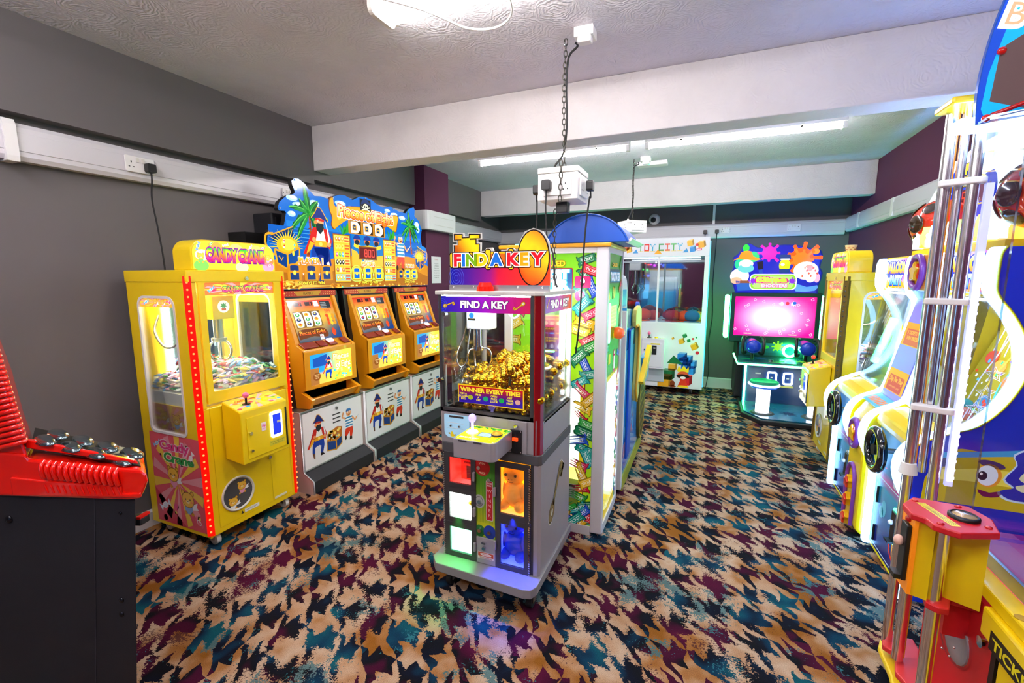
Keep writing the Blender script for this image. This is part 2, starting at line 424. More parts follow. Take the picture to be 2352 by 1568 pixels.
def artex(name, col, strength=.5, scale=4.5):
    m, nt, b = node_mat(name); X = NX(nt)
    g = nt.nodes.new('ShaderNodeNewGeometry'); pos = g.outputs['Position']
    vo = nt.nodes.new('ShaderNodeTexVoronoi'); vo.inputs['Scale'].default_value = scale
    wn = nt.nodes.new('ShaderNodeVectorMath'); wn.operation = 'MULTIPLY_ADD'
    nt.links.new(X.noise(pos, 9, 3, .6, 'Color'), wn.inputs[0]); wn.inputs[1].default_value = (.12, .12, .12); nt.links.new(pos, wn.inputs[2])
    nt.links.new(wn.outputs[0], vo.inputs['Vector'])
    r = X.m('SINE', X.m('MULTIPLY', vo.outputs['Distance'], 75))
    msk = X.m('MULTIPLY', X.noise(pos, 14, 3, .7), X.m('SUBTRACT', 1.1, vo.outputs['Distance']))
    h = X.m('ADD', X.m('MULTIPLY', r, msk), X.m('MULTIPLY', X.noise(pos, 60, 3, .7), .8))
    bp = nt.nodes.new('ShaderNodeBump'); bp.inputs['Strength'].default_value = strength; bp.inputs['Distance'].default_value = .004
    nt.links.new(h, bp.inputs['Height']); nt.links.new(bp.outputs[0], b.inputs['Normal'])
    cc = X.ramp(X.noise(pos, 3, 4, .6), [(.3, mixc(col, '#000000', .05)), (.7, col)])
    nt.links.new(cc, b.inputs['Base Color']); b.inputs['Roughness'].default_value = .8
    return m
M['carpet'] = carpet(); M['ceil'] = artex('ceiling_artex', '#dbd9e2', .6); M['beam'] = artex('beam_artex', '#dcd8d8', .3)
def paint(n, c, k=.1):
    return mat(n, c, .75, bump=k, bscale=90)
M['grey'] = paint('grey_wall_paint', '#625d5e'); M['plum'] = paint('plum_wall_paint', '#5a2344'); M['skirt'] = mat('skirting_gloss', '#dcdadb', .35)
XL, XR, YN, YF, ZC = -3.05, 1.573, -2.2, 6.75, 2.7
struct('floor', MB().box(XL-.1, YN, -.1, XR+.1, YF+.1, 0), M['carpet'])
struct('ceiling', MB().box(XL-.1, YN, ZC, XR+.1, YF+.1, ZC+.1), M['ceil'])
struct('wall_left', MB().box(XL-.1, YN, 0, XL, YF, ZC), M['grey'])
struct('wall_right', MB().box(XR, YN, 0, XR+.1, YF, ZC), M['plum'])
struct('wall_far', MB().box(XL, YF, 0, XR, YF+.1, ZC), M['grey'])
struct('wall_near', MB().box(XL, YN-.1, 0, XR, YN, ZC), M['plum'])
struct('trim_1', MB().box(XL, YN, 2.29, -2.97, 5.94, ZC), M['grey'])                      # boxed-in downstand along the left wall
struct('trim_2', MB().box(-2.97, 2.92, 2.36, XR, 3.10, ZC), M['beam'], bev=.006)            # near ceiling beam
struct('trim_3', MB().box(-2.97, 5.93, 2.36, XR, 6.08, ZC), M['beam'], bev=.006)            # far ceiling beam
struct('trim_4', MB().box(-3.05, 4.33, 0, -2.845, 4.83, 2.7), M['plum'])                    # plum pillar
struct('trim_5', MB().box(XL, -1., 2.255, -2.97, 2.92, 2.29), M['grey'])
struct('baseboard_left', MB().prism([(-3.05, 0), (-3.03, 0), (-3.03, .09), (-3.05, .10)], 'y', YN, YF), M['skirt'])
struct('baseboard_far', MB().prism([(6.75, 0), (6.73, 0), (6.73, .13), (6.75, .14)], 'x', XL, XR), M['skirt'])
struct('baseboard_right', MB().prism([(1.573, 0), (1.553, 0), (1.553, .09), (1.573, .10)], 'y', YN, YF), M['skirt'])
# dado trunking: body with lid lines
def trunk(label, along, a, b_, w0, sgn, z0=2.045, z1=2.215, loc=None, d=.06):
    T = Thing('cable_trunking', label, 'trunking', loc)
    f = w0+sgn*d
    def pr(pts, A=a, B=b_): return MB().prism([(p, z) for p, z in pts], 'y' if along == 'y' else 'x', A, B)
    T.part('trunk_body', pr([(w0, z0), (f-sgn*.012, z0), (f, z0+.02), (f, z1-.02), (f-sgn*.012, z1), (w0, z1)]), mat('trunk_white', '#cfccd2', .3))
    T.part('trunk_lid', pr([(f, z0+.042), (f+sgn*.004, z0+.044), (f+sgn*.004, z1-.044), (f, z1-.042)]), mat('trunk_white', '#cfccd2', .3))
    return T, f+sgn*.004
TL, fl = trunk('long white cable trunking along the grey left wall', 'y', -.6, 4.268, XL, 1, loc=(-3.02, 2, 2.045))
for yy in (1.135,): TL.part('joint_cover', MB().prism([(-3.05, 2.036), (-2.975, 2.036), (-2.972, 2.06), (-2.972, 2.2), (-2.982, 2.224), (-3.05, 2.224)], 'y', yy-.022, yy+.022), M['white'])
T, _ = trunk('white cable trunking on left wall behind the plum pillar', 'y', 4.88, 6.68, XL, 1, loc=(-3.02, 5.6, 2.045))
T, ff = trunk('white cable trunking across the dark far wall', 'x', XL, XR-.06, YF, -1, 2.02, 2.2, loc=(0, 6.72, 2.02))
TR, fr_ = trunk('white cable trunking along the purple right wall', 'y', YN, 6.68, XR, -1, loc=(1.55, 3, 2.045))
for yy in (5.2, 6.2): TR.part('joint_cover', MB().box(1.507, yy-.03, 2.05, XR, yy+.03, 2.21), M['white'])
t = Thing('pillar_trunking_cover', 'rounded white trunking cover wrapped round the plum pillar', 'trunking', (-2.8, 4.58, 2.03))
pp = [(-3.05, 4.265)]+[(-2.83+.06*math.cos(a), 4.325+.06*math.sin(a)) for a in (-1.57, -1.2, -.8, -.4, 0)]+[(-2.77+0, 4.84)]+[(-2.83+.06*math.cos(a), 4.84+.06*math.sin(a)) for a in (.4, .8, 1.2, 1.57)]+[(-3.05, 4.9)]
q = [(-2.845, 4.83), (-2.845, 4.33), (-3.05, 4.33)]
t.part('cover', MB().prism(pp+[(-3.05, 4.83)]+q, 'z', 2.02, 2.225), M['white'], bev=.008)
for zz in (2.075, 2.165): t.part('groove_strip', MB().box(-2.771, 4.4, zz, -2.767, 4.8, zz+.004), M['cream'])
# conduit up the far wall
single('conduit', 'thin vertical white conduit above the far wall trunking', 'conduit', MB().box(.05, 6.72, 2.2, .08, 6.75, 2.7), M['white'], loc=(.06, 6.74, 2.2))
# sockets
def socket_holes(b, c, ax):
    pass
def double_socket(label, c, d, group=None, size=(.146, .086)):
    """c centre, d outward normal (unit, horizontal)"""
    t = Thing('double_socket', label, 'socket', c, math.atan2(d[0], -d[1]), local=True, group=group)
    t.part('faceplate', MB().prism(rrect(-size[0]/2, -size[1]/2, size[0]/2, size[1]/2, .006), 'y', -.010, 0), M['white'], bev=.002)
    for sx in (-1, 1):
        t.part('rocker_switch', MB().box(sx*.014-.007, -.015, .012, sx*.014+.007, -.009, .034), M['cream'])
        h = MB().box(sx*.045-.003, -.0106, .006, sx*.045+.003, -.0098, .016)
        for k in (-1, 1): h.box(sx*.045+k*.011-.004, -.0106, -.018, sx*.045+k*.011+.004, -.0098, -.013)
        t.part('pin_holes', h, M['black'])
    return t
double_socket('double socket with black plug, on left wall trunking above the yellow claw machine', (-2.984, 1.66, 2.13), (1, 0))
double_socket('small white socket on left trunking beside the palm tree tip of the pirate sign', (-2.984, 2.66, 2.13), (1, 0), size=(.1, .086))
double_socket('double socket on far wall trunking above the splat shooter game', (.98, 6.684, 2.115), (0, -1))
double_socket('white data outlet on far trunking between two black plugs and splat sign', (.22, 6.684, 2.115), (0, -1), size=(.09, .07))
plug_cable('black plug in left wall trunking, cable running down behind the yellow claw machine', -2.974, 1.7, 2.12,
           [(-2.99, 1.71, 1.95), (-3.0, 1.73, 1.8), (-3.0, 1.745, 1.6), (-3.0, 1.75, 1.3)], (1, 0))
plug_cable('left of the two black plugs in the far wall trunking', -.03, 6.67, 2.1, [(-.03, 6.715, 1.95), (-.03, 6.72, 1.6)], (0, -1))
plug_cable('right of two black plugs on far wall, cable dropping to the floor', .11, 6.67, 2.1,
           [(.11, 6.715, 1.9), (.10, 6.72, 1.4), (.12, 6.71, 1.0), (.09, 6.70, .6), (.11, 6.66, .25), (.09, 6.6, .06), (.08, 6.5, .012), (.12, 6.32, .012), (.3, 6.45, .012), (.45, 6.55, .012), (.5, 6.62, .012)], (0, -1))
# security camera
t = Thing('security_camera', 'small white dome security camera high on the dark far wall', 'camera', (-.69, 6.75, 2.3))
t.part('housing', MB().lathe([(.075, 0), (.075, -.02), (.06, -.055), (.04, -.07), (0, -.075)], (-.69, 6.75, 2.3), 'y'), M['white'])
t.part('lens', MB().sphere((-.7, 6.685, 2.29), .036), M['black'])
t = Thing('emergency_light', 'small white emergency light with green dot on the far ceiling', 'light', (-.6, 5.25, 2.7))
t.part('body', MB().box(-.72, 5.1, 2.66, -.42, 5.22, 2.7), M['white'], bev=.008)
t.part('indicator', MB().sphere((-.6, 5.1, 2.668), .007), mat('led_green', '#20ff60', emit=8))
# fluorescent battens
def batten(label, x0, x1, y, z=2.62, n=1, w=.045, drop=0):
    t = Thing('fluorescent_light', label, 'light', ((x0+x1)/2, y, ZC))
    t.part('batten', MB().box(x0+.0, y-w*.8, z+.015, x1, y+w*.8, ZC), M['white'], bev=.004)
    for k in range(n):
        yy = y+(k-(n-1)/2)*.06
        t.part('tube', MB().cyl((x0+.03, yy, z-.01), (x1-.03, yy, z-.01), .019, seg=14), mat('tube_light', '#ffffff', emit=TUBE, ecol='#fffafa'))
        for xx in (x0, x1-.03): t.part('lamp_holder', MB().box(xx, yy-.022, z-.034, xx+.03, yy+.022, z+.02), M['white'])
    for xx in (x0+(x1-x0)*.2, x0+(x1-x0)*.8): t.part('clip', MB().box(xx-.01, y-w, z+.015, xx+.01, y+w, z+.03), M['cream'])
    return t
batten('left of two fluorescent battens behind the near beam', -2.12, -.66, 4.2)
batten('right of two fluorescent battens behind the near beam', -.53, .9, 4.2)
t = Thing('ceiling_light', 'bright ceiling light with a looped white cable at the top of the picture', 'light', (-.7, 1.8, 2.7))
t.part('diffuser', MB().prism(rrect(1.735, 2.635, 1.885, 2.69, (.03, .03, 0, 0)), 'x', -1.38, -.1), mat('diffuser_light', '#ffffff', emit=TUBE*.36, ecol='#fff8f2'))
t.part('batten', MB().box(-1.38, 1.74, 2.69, -.1, 1.88, 2.7), M['white'])
t.part('end_cap', MB().prism(rrect(1.725, 2.628, 1.895, 2.695, (.03, .03, 0, 0)), 'x', -1.4, -1.38), M['cream'])
t.part('end_cap', MB().prism(rrect(1.725, 2.628, 1.895, 2.695, (.03, .03, 0, 0)), 'x', -.1, -.08), M['cream'])
t.part('cable', MB().tube(smooth([(-1.5, 1.6, 2.692), (-1.2, 1.75, 2.625), (-1.12, 1.86, 2.62), (-1.05, 1.99, 2.62), (-.93, 2.03, 2.62), (-.82, 1.95, 2.62), (-.78, 1.78, 2.63), (-.8, 1.6, 2.69)], 6), .005, 6), M['white'])
for xx, yy in ((-1.3, -.9), (.4, .2), (-2.0, .3)):  # unseen battens added behind the viewer as extra room light
    batten({-.9: 'added fluorescent batten near the back of the room behind the viewer', .2: 'added fluorescent batten over the right hand machines behind the viewer', .3: 'added fluorescent batten over the black cabinet behind the viewer'}[yy], xx-.7, xx+.7, yy)
# hanging socket boxes on chains
def chain(b, x, y, z0, z1, link=.034, r=.0028):
    n = int((z1-z0)/(link*.78)); 
    for i in range(n+1):
        z = z1-i*(z1-z0)/n; pts = []
        for k in range(10):
            a = 2*PI*k/10; h = link*.5*math.sin(a); q = .0085*math.cos(a)
            q2 = math.radians(20+90*(i % 2)); jx = .004*math.sin(z*9)
            pts.append((x+jx+q*math.cos(q2), y+q*math.sin(q2), z+h))
        b.tube(pts, r, 5, True)
    return b
def hang_box(label, x, y, rot, z0, z1, plugs, group=None, ceil=True):
    t = Thing('hanging_socket_box', label, 'socket box', (x, y, z0), rot, local=True)
    h = z1-z0; w = .105
    t.part('enclosure', MB().box(-w, -w, 0, w, w, h-.03), M['white'], bev=.003)
    t.part('lid', MB().box(-w-.002, -w-.002, h-.028, w+.002, w+.002, h), M['cream'], bev=.003)
    for a in range(4):
        c, s_ = math.cos(a*PI/2), math.sin(a*PI/2)
        def R(b):
            b.v = [(v[0]*c-v[1]*s_, v[0]*s_+v[1]*c, v[2]) for v in b.v]; return b
        fp = t.part('socket_plate', R(MB().box(-.073, -w-.01, .02, .073, -w, .106)), M['white'], bev=.002)
        for k in (-1, 1):
            t.part('pin_holes', R(MB().box(k*.045-.003, -w-.0107, .07, k*.045+.003, -w-.0098, .08).box(k*.045-.015, -w-.0107, .045, k*.045-.007, -w-.0098, .05).box(k*.045+.007, -w-.0107, .045, k*.045+.015, -w-.0098, .05)), M['black'], parent=fp)
    hz = ZC-z0
    t.part('chain', chain(MB(), 0, 0, h+.0, hz-.02), mat('dark_chain', '#4a4844', .4, .8))
    t.part('supply_cable', MB().tube(smooth([(-.05, 0, h), (-.048, 0, h+.03), (-.004, .012, h+.1), (.012, .008, h+.25), (.004, .012, h+.4), (.01, .01, hz-.12), (.02, .02, hz-.07), (.06, .01, hz-.045), (.05, 0, hz-.03)], 5), .0055, 7), M['rubber'])
    t.part('cable_gland', MB().cyl((-.05, 0, h-.002), (-.05, 0, h+.022), .012, .009), M['white'])
    t.part('ceiling_hook', MB().torus((0, 0, hz-.035), .015, .003, 'x').cyl((0, 0, hz-.022), (0, 0, hz), .003), M['chrome'])
    return t
HB = hang_box('white socket box on a chain, above the golden key sign', -.715, 2.40, 0, 1.895, 2.055, 0)
HB.part('chain_tail', chain(MB(), .02, -.125, .0, .17), mat('dark_chain', '#4a4844', .4, .8), label='loose chain end hanging down the front of the box')
HB.part('weight_block', MB().box(-.03, -.03, -.055, .03, .03, 0), M['black'], bev=.004)
HB.part('chain_tail', chain(MB(), -.035, -.02, -.42, -.05), mat('dark_chain', '#4a4844', .4, .8))
hang_box('white socket box on a chain, further back above the toy claw machine', -.73, 4.95, math.radians(42), 1.96, 2.08, 0)
for lx, ly, lab in ((-.61, 2.36, 'white ceiling rose box above the nearer hanging chain'), (-.62, 4.93, 'white ceiling rose box above the farther hanging chain')):
    t = Thing('ceiling_connection_box', lab, 'box', (lx, ly, 2.7))
    t.part('box_body', MB().box(lx-.04, ly-.045, 2.655, lx+.055, ly+.04, 2.7), M['white'], bev=.004)
    t.part('connector', MB().box(lx-.02, ly-.05, 2.625, lx+.045, ly, 2.656), M['white'], bev=.006)
plug_cable('black plug in the front of the hanging socket box, cable falling behind the key sign', -.765, 2.285, 1.965, [(-.765, 2.26, 1.85), (-.755, 2.26, 1.7), (-.72, 2.25, 1.62), (-.70, 2.22, 1.5), (-.68, 2.2, 1.455)], (0, -1))
plug_cable('black plug on right of the hanging socket box, cable looping down', -.588, 2.40, 1.97, [(-.575, 2.4, 1.9), (-.59, 2.38, 1.7), (-.60, 2.37, 1.4), (-.605, 2.36, 1.25), (-.62, 2.36, 1.1)], (1, 0))
plug_cable('black plug on the left side of the hanging socket box', -.845, 2.40, 1.97, [(-.862, 2.4, 1.9), (-.862, 2.4, 1.7), (-.84, 2.36, 1.46)], (-1, 0))
# notice and black box
t = Thing('paper_notice', 'white paper notice taped to the plum pillar', 'notice', (-2.845, 4.5, 1.55))
a = Art(); a.rect(4.43, 1.44, 4.63, 1.74, '#f2f0f2', 0); a.text('PLEASE', 4.53, 1.70, .016, '#c05060', 2)
for i in range(7): a.text(['PLEASE ASK', 'A MEMBER OF', 'STAFF IF YOU', 'NEED CHANGE', 'OR HELP WITH', 'ANY MACHINE', 'THANK YOU'][i], 4.53, 1.655-.026*i, .011, '#666666', 2)
t.part('sheet', MB().box(-2.845, 4.43, 1.44, -2.843, 4.63, 1.74), M['white'])
t.art('print', a, FX(-2.8425), printmat(0, .6))
t = Thing('speaker_box', 'black box on the left wall behind the pirate sign', 'speaker', (-2.97, 2.5, 1.77))
t.part('cabinet', MB().box(-3.05, 2.40, 1.70, -2.86, 2.68, 1.96), M['charcoal'], bev=.01)
t.part('grille', MB().box(-2.86, 2.43, 1.74, -2.852, 2.65, 1.93), M['black'])
t.part('bracket', MB().box(-3.05, 2.2, 1.70, -2.88, 2.4, 1.81), M['black'])
# ------------------------------------------------------------------ little drawings used on the printed panels
def d_bear(a, x, y, s, dress='#f8b0c8'):
    a.at(x, y, s)
    a.ell(0, -.5, .36, .42, dress, 2); a.ell(-.3, -.85, .14, .12, '#e8a830', 2); a.ell(.3, -.85, .14, .12, '#e8a830', 2)
    a.poly([(.3, -.3), (.85, -.05), (.75, -.35), (.9, -.5), (.4, -.6)], '#f4f6fa', 2)
    for q in (-1, 1): a.ell(q*.4, .42, .17, .17, '#8a5010', 2); a.ell(q*.4, .42, .13, .13, '#f0b838', 3)
    a.ell(0, 0, .56, .5, '#8a5010', 3, n=24); a.ell(0, 0, .52, .46, '#f4c040', 4, n=24)
    for q in (-1, 1): a.ell(q*.2, .02, .045, .06, '#3a1c08', 5); a.ell(q*.34, -.12, .09, .06, '#f49060', 5)
    a.ell(0, -.12, .16, .11, '#fbe6b0', 5); a.ell(0, -.08, .05, .035, '#3a1c08', 6); a.home()
def d_candy(a, x, y, s, col='#40b0e0', rot=0):
    a.at(x, y, s, rot=rot); a.poly([(-.35, 0), (-.9, .4), (-.8, -.4)], col, 2); a.poly([(.35, 0), (.9, .4), (.8, -.4)], col, 2)
    a.ell(0, 0, .45, .32, '#ffffff', 3); a.ell(0, 0, .36, .24, col, 4); a.ell(-.1, .08, .12, .06, '#ffffff', 5); a.home()
def d_palm(a, x, y, s, lean=0):
    a.at(x, y, s)
    a.poly([(-.09+lean, -2.2), (.13+lean, -2.2), (.07, -1), (.06, 0), (-.06, 0), (-.06, -1)], '#9a4a18', 2)
    for k in range(7): a.poly([(-.07+lean*k/8, -.3*k-.1), (.08+lean*k/8, -.3*k-.04), (.08+lean*k/8, -.3*k-.14)], '#6a2c0c', 3)
    for ang, ln, dr in ((100, 1.5, .15), (150, 1.35, .5), (185, 1.3, .95), (215, 1.05, .75), (60, 1.1, .3), (20, 1.25, .6), (-15, 1.2, .95), (-50, 1.0, .5), (125, 1.0, .2)):
        t = math.radians(ang); L = []; U = []
        for i in range(9):
            q = i/8; px = ln*q*math.cos(t); py = ln*q*math.sin(t)-dr*q*q
            wd = .2*math.sin(PI*min(1, q*1.02))**.7+.01
            L.append((px-wd*math.sin(t)*.8, py+wd*math.cos(t)*.8-.02)); U.append((px+wd*math.sin(t)*.8, py-wd*math.cos(t)*.8-(.1 if i % 2 else 0)))
        a.poly(L+U[::-1], '#0c5a28', 4); a.line([(ln*q/8*math.cos(t), ln*q/8*math.sin(t)-dr*(q/8)**2) for q in range(9)], .05, '#5cc050', 5)
        a.poly([((p[0]*.8), p[1]*.8) for p in L]+[(ln*q/8*math.cos(t)*.8, ln*q/8*math.sin(t)*.8-dr*(q/8)**2*.8) for q in range(8, -1, -1)], '#1f8a3a', 5)
    a.home()
def d_captain(a, x, y, s, l=2):
    """bearded sea captain: blue hat, red coat, sabre; (x, y) = belt"""
    a.at(x, y, s)
    a.poly([(-.1, -.1), (.5, 0), (.55, -.6), (.35, -1.25), (.1, -1.2), (.2, -.6), (0, -.5), (-.45, -.6), (-.5, -1.1), (-.75, -1.0), (-.7, -.4), (-.5, 0)], '#123c9c', l)
    a.poly([(.1, -1.2), (.35, -1.25), (.55, -1.42), (.1, -1.45)], '#1a1010', l+1); a.poly([(-.5, -1.1), (-.75, -1.0), (-.62, -1.5), (-.5, -1.5)], '#6a4a30', l+1)
    a.poly([(-.5, .95), (.05, 1.0), (.6, .9), (.85, .3), (.7, -.2), (.4, -.05), (.3, .2), (-.3, .2), (-.55, -.1), (-1.1, -.55), (-1.25, -.5), (-.8, .3)], '#c8241c', l)
    a.poly([(-.75, .2), (-.45, .1), (-.7, -.25), (-1.05, -.5)], '#f0b020', l+1)
    a.poly([(-.15, .95), (.25, .95), (.4, .2), (-.35, .2)], '#f6f2e8', l+1)
    a.poly([(-.45, .25), (.45, .25), (.48, -.08), (-.45, -.08)], '#f0a81c', l+2); a.ell(0, .08, .12, .12, '#fce060', l+3)
    a.ell(.62, .1, .15, .15, '#f0a060', l+2); a.ell(-.45, .3, .14, .14, '#f0a060', l+2)
    a.poly([(.6, .15), (.75, .3), (.55, 1.0), (.35, 1.6), (.5, .9)], '#dfe8f0', l+3)
    a.ell(0, 1.25, .3, .3, '#f2a468', l+2); a.poly([(-.3, 1.25), (.28, 1.2), (.25, .85), (0, .62), (-.25, .85)], '#1f2a30', l+3)
    a.ell(-.28, 1.25, .13, .1, '#f08848', l+4); a.ell(-.12, 1.38, .045, .06, '#ffffff', l+4); a.ell(-.13, 1.38, .02, .03, '#101010', l+5)
    a.poly([(-.33, 1.5), (.32, 1.45), (.34, 1.32), (-.3, 1.38)], '#c8241c', l+4)
    a.poly([(-.6, 1.45), (0, 1.52), (.62, 1.35), (.35, 1.75), (.12, 2.05), (-.12, 2.1), (-.3, 1.8)], '#132a78', l+5)
    a.line([(-.6, 1.45), (-.3, 1.8), (-.12, 2.1), (.12, 2.05), (.35, 1.75), (.62, 1.35)], .05, '#e8a820', l+6); a.home()
def d_sailor(a, x, y, s, l=2):
    a.at(x, y, s)
    a.poly([(-.35, -.1), (.4, -.1), (.45, -.5), (.3, -1.0), (.05, -.95), (.05, -.5), (-.3, -.85), (-.55, -.8), (-.5, -.4)], '#d8381c', l)
    a.poly([(.3, -1.0), (.05, -.95), (.0, -1.25), (.3, -1.25)], '#2a2018', l+1); a.ell(-.45, -.95, .12, .18, '#2a2018', l+1)
    a.poly([(-.4, .85), (.4, .85), (.45, -.15), (-.4, -.15)], '#f4f6f4', l+1)
    for i in range(4): a.poly([(-.4, -.05+.24*i), (.44, -.05+.24*i), (.42, .07+.24*i), (-.4, .07+.24*i)], '#2a86b8', l+2)
    a.line([(-.35, .7), (-.75, .9), (-.6, 1.3)], .16, '#f2a468', l+2); a.line([(.4, .7), (.75, .3), (.95, .55)], .16, '#f2a468', l+2)
    a.poly([(.75, .2), (1.3, .75), (1.05, .6)], '#c8d0d8', l+2)
    a.ell(0, 1.12, .27, .3, '#f2a468', l+3); a.poly([(-.12, 1.0), (.16, 1.04), (.08, .9)], '#701808', l+4)
    for q in (-.1, .1): a.ell(q, 1.2, .06, .08, '#fff', l+4); a.ell(q, 1.2, .025, .03, '#111', l+5)
    a.poly([(-.32, 1.28), (.32, 1.28), (.2, 1.5), (-.2, 1.5)], '#3470b0', l+5); a.home()
def d_chest(a, x, y, s, l=2, body='#0c3c80', edge='#d89a20', lit=False):
    a.at(x, y, s)
    a.poly(rrect(-.5, -.45, .5, .08, .04), edge, l); a.poly([(-.42, -.37), (.42, -.37), (.42, 0), (-.42, 0)], body, l+1)
    a.poly(smooth([(-.5, .08), (-.48, .35), (-.25, .52), (.25, .52), (.48, .35), (.5, .08)], 3), edge, l)
    a.poly(smooth([(-.36, .14), (-.35, .32), (-.2, .43), (.2, .43), (.35, .32), (.36, .14)], 3), body, l+1)
    for q in (-.42, .3): a.rect(q, -.42, q+.12, .4, edge, l+2)
    a.ell(0, .02, .12, .14, '#f8d850', l+3)
    if lit: a.line(smooth([(-.56, -.5), (-.56, .3), (-.25, .6), (.25, .6), (.56, .3), (.56, -.5)], 3, True), .07, '#c8ff60', l+1, True)
    a.home()
def d_key(a, x, y, s, rot=0, col='#c8a838', edge='#5a4410', l=2):
    a.at(x, y, s, rot=rot)
    for w_, c, L in ((.06, edge, l), (0, col, l+1)):
        a.rect(-.06-w_/2, -.1, .06+w_/2, 1.05+w_/2, c, L); a.rect(.0, .8-w_/2, .32+w_/2, .9+w_/2, c, L); a.rect(.0, .98-w_/2, .36+w_/2, 1.1+w_/2, c, L); a.rect(.2-w_/2, .8, .36+w_/2, 1.1, c, L)
        a.ell(0, -.3, .22+w_/2, .28+w_/2, c, L); a.ell(0, .0, .1+w_/2, .05+w_/2, c, L)
    a.ell(0, -.3, .1, .13, edge, l+2); a.ell(0, -.3, .075, .1, '#d8d4c4', l+3); a.home()
def d_ticket(a, x, y, s, rot, col='#1c8a50', l=2, word='TICKET'):
    a.at(x, y, s, rot=rot)
    o = [(-.5, -.26), (-.42, -.26), (-.42, -.2), (.42, -.2), (.42, -.26), (.5, -.26), (.5, -.09), (.44, 0), (.5, .09), (.5, .26), (.42, .26), (.42, .2), (-.42, .2), (-.42, .26), (-.5, .26), (-.5, .09), (-.44, 0), (-.5, -.09)]
    a.poly([(p[0]*1.1, p[1]*1.22) for p in o], mixc(col, '#000000', .45), l); a.poly(o, col, l+1)
    a.line([(-.36, -.14), (.36, -.14), (.36, .14), (-.36, .14)], .02, mixc(col, '#ffffff', .6), l+2, True)
    if word: a.text(word, 0, -.07, .14, mixc(col, '#ffffff', .85), l+3, .02)
    a.home()
# ------------------------------------------------------------------ heaps of small things inside the machines
def scatter(proto_list, spots, parent_none=True):
    for i, (p, rot, k) in enumerate(spots):
        src = proto_list[k % len(proto_list)]
        if not src.get('_used'): o = src; src['_used'] = 1
        else:
            o = src.copy(); COL.objects.link(o)
        o.location = p; o.rotation_euler = rot
    for s in proto_list:
        if '_used' in s: del s['_used']
    for o in bpy.data.objects:
        if '_used' in o: del o['_used']
def sweet_protos(tag, where, group):
    out = []
    for nm, c in (('red', '#e04048'), ('white', '#fbf8f6'), ('blue', '#6a9ee0'), ('pink', '#f8b0cc'), ('silver', '#dfe4ea'), ('yellow', '#f6e070'), ('lilac', '#b8a0dc'), ('green', '#58b080')):
        b = MB(); L = .022
        prof = [(-1.5, .012, .013), (-1.42, .013, .004), (-.95, .006, .003), (-.8, .011, .007), (0, .013, .009), (.8, .011, .007), (.95, .006, .003), (1.42, .013, .004), (1.5, .012, .013)]
        vs = []
        for i, (t, ry, rz) in enumerate(prof):
            for k in range(6):
                a_ = 2*PI*k/6; vs.append((t*L, ry*math.cos(a_), rz*math.sin(a_)*(1 if i not in (0, 8) else .2)))
        b.add(vs, [(j*6+k, j*6+(k+1) % 6, (j+1)*6+(k+1) % 6, (j+1)*6+k) for j in range(8) for k in range(6)])
        b.add(vs[:6], [tuple(range(6))]); b.add(vs[-6:], [tuple(range(6))])
        o = single('wrapped_sweet', '%s wrapped sweet in the heap inside %s' % (nm, where), 'sweet', b, mat('sweet_'+nm, c, .25, coat=.4), group=group)
        out.append(o)
    return out
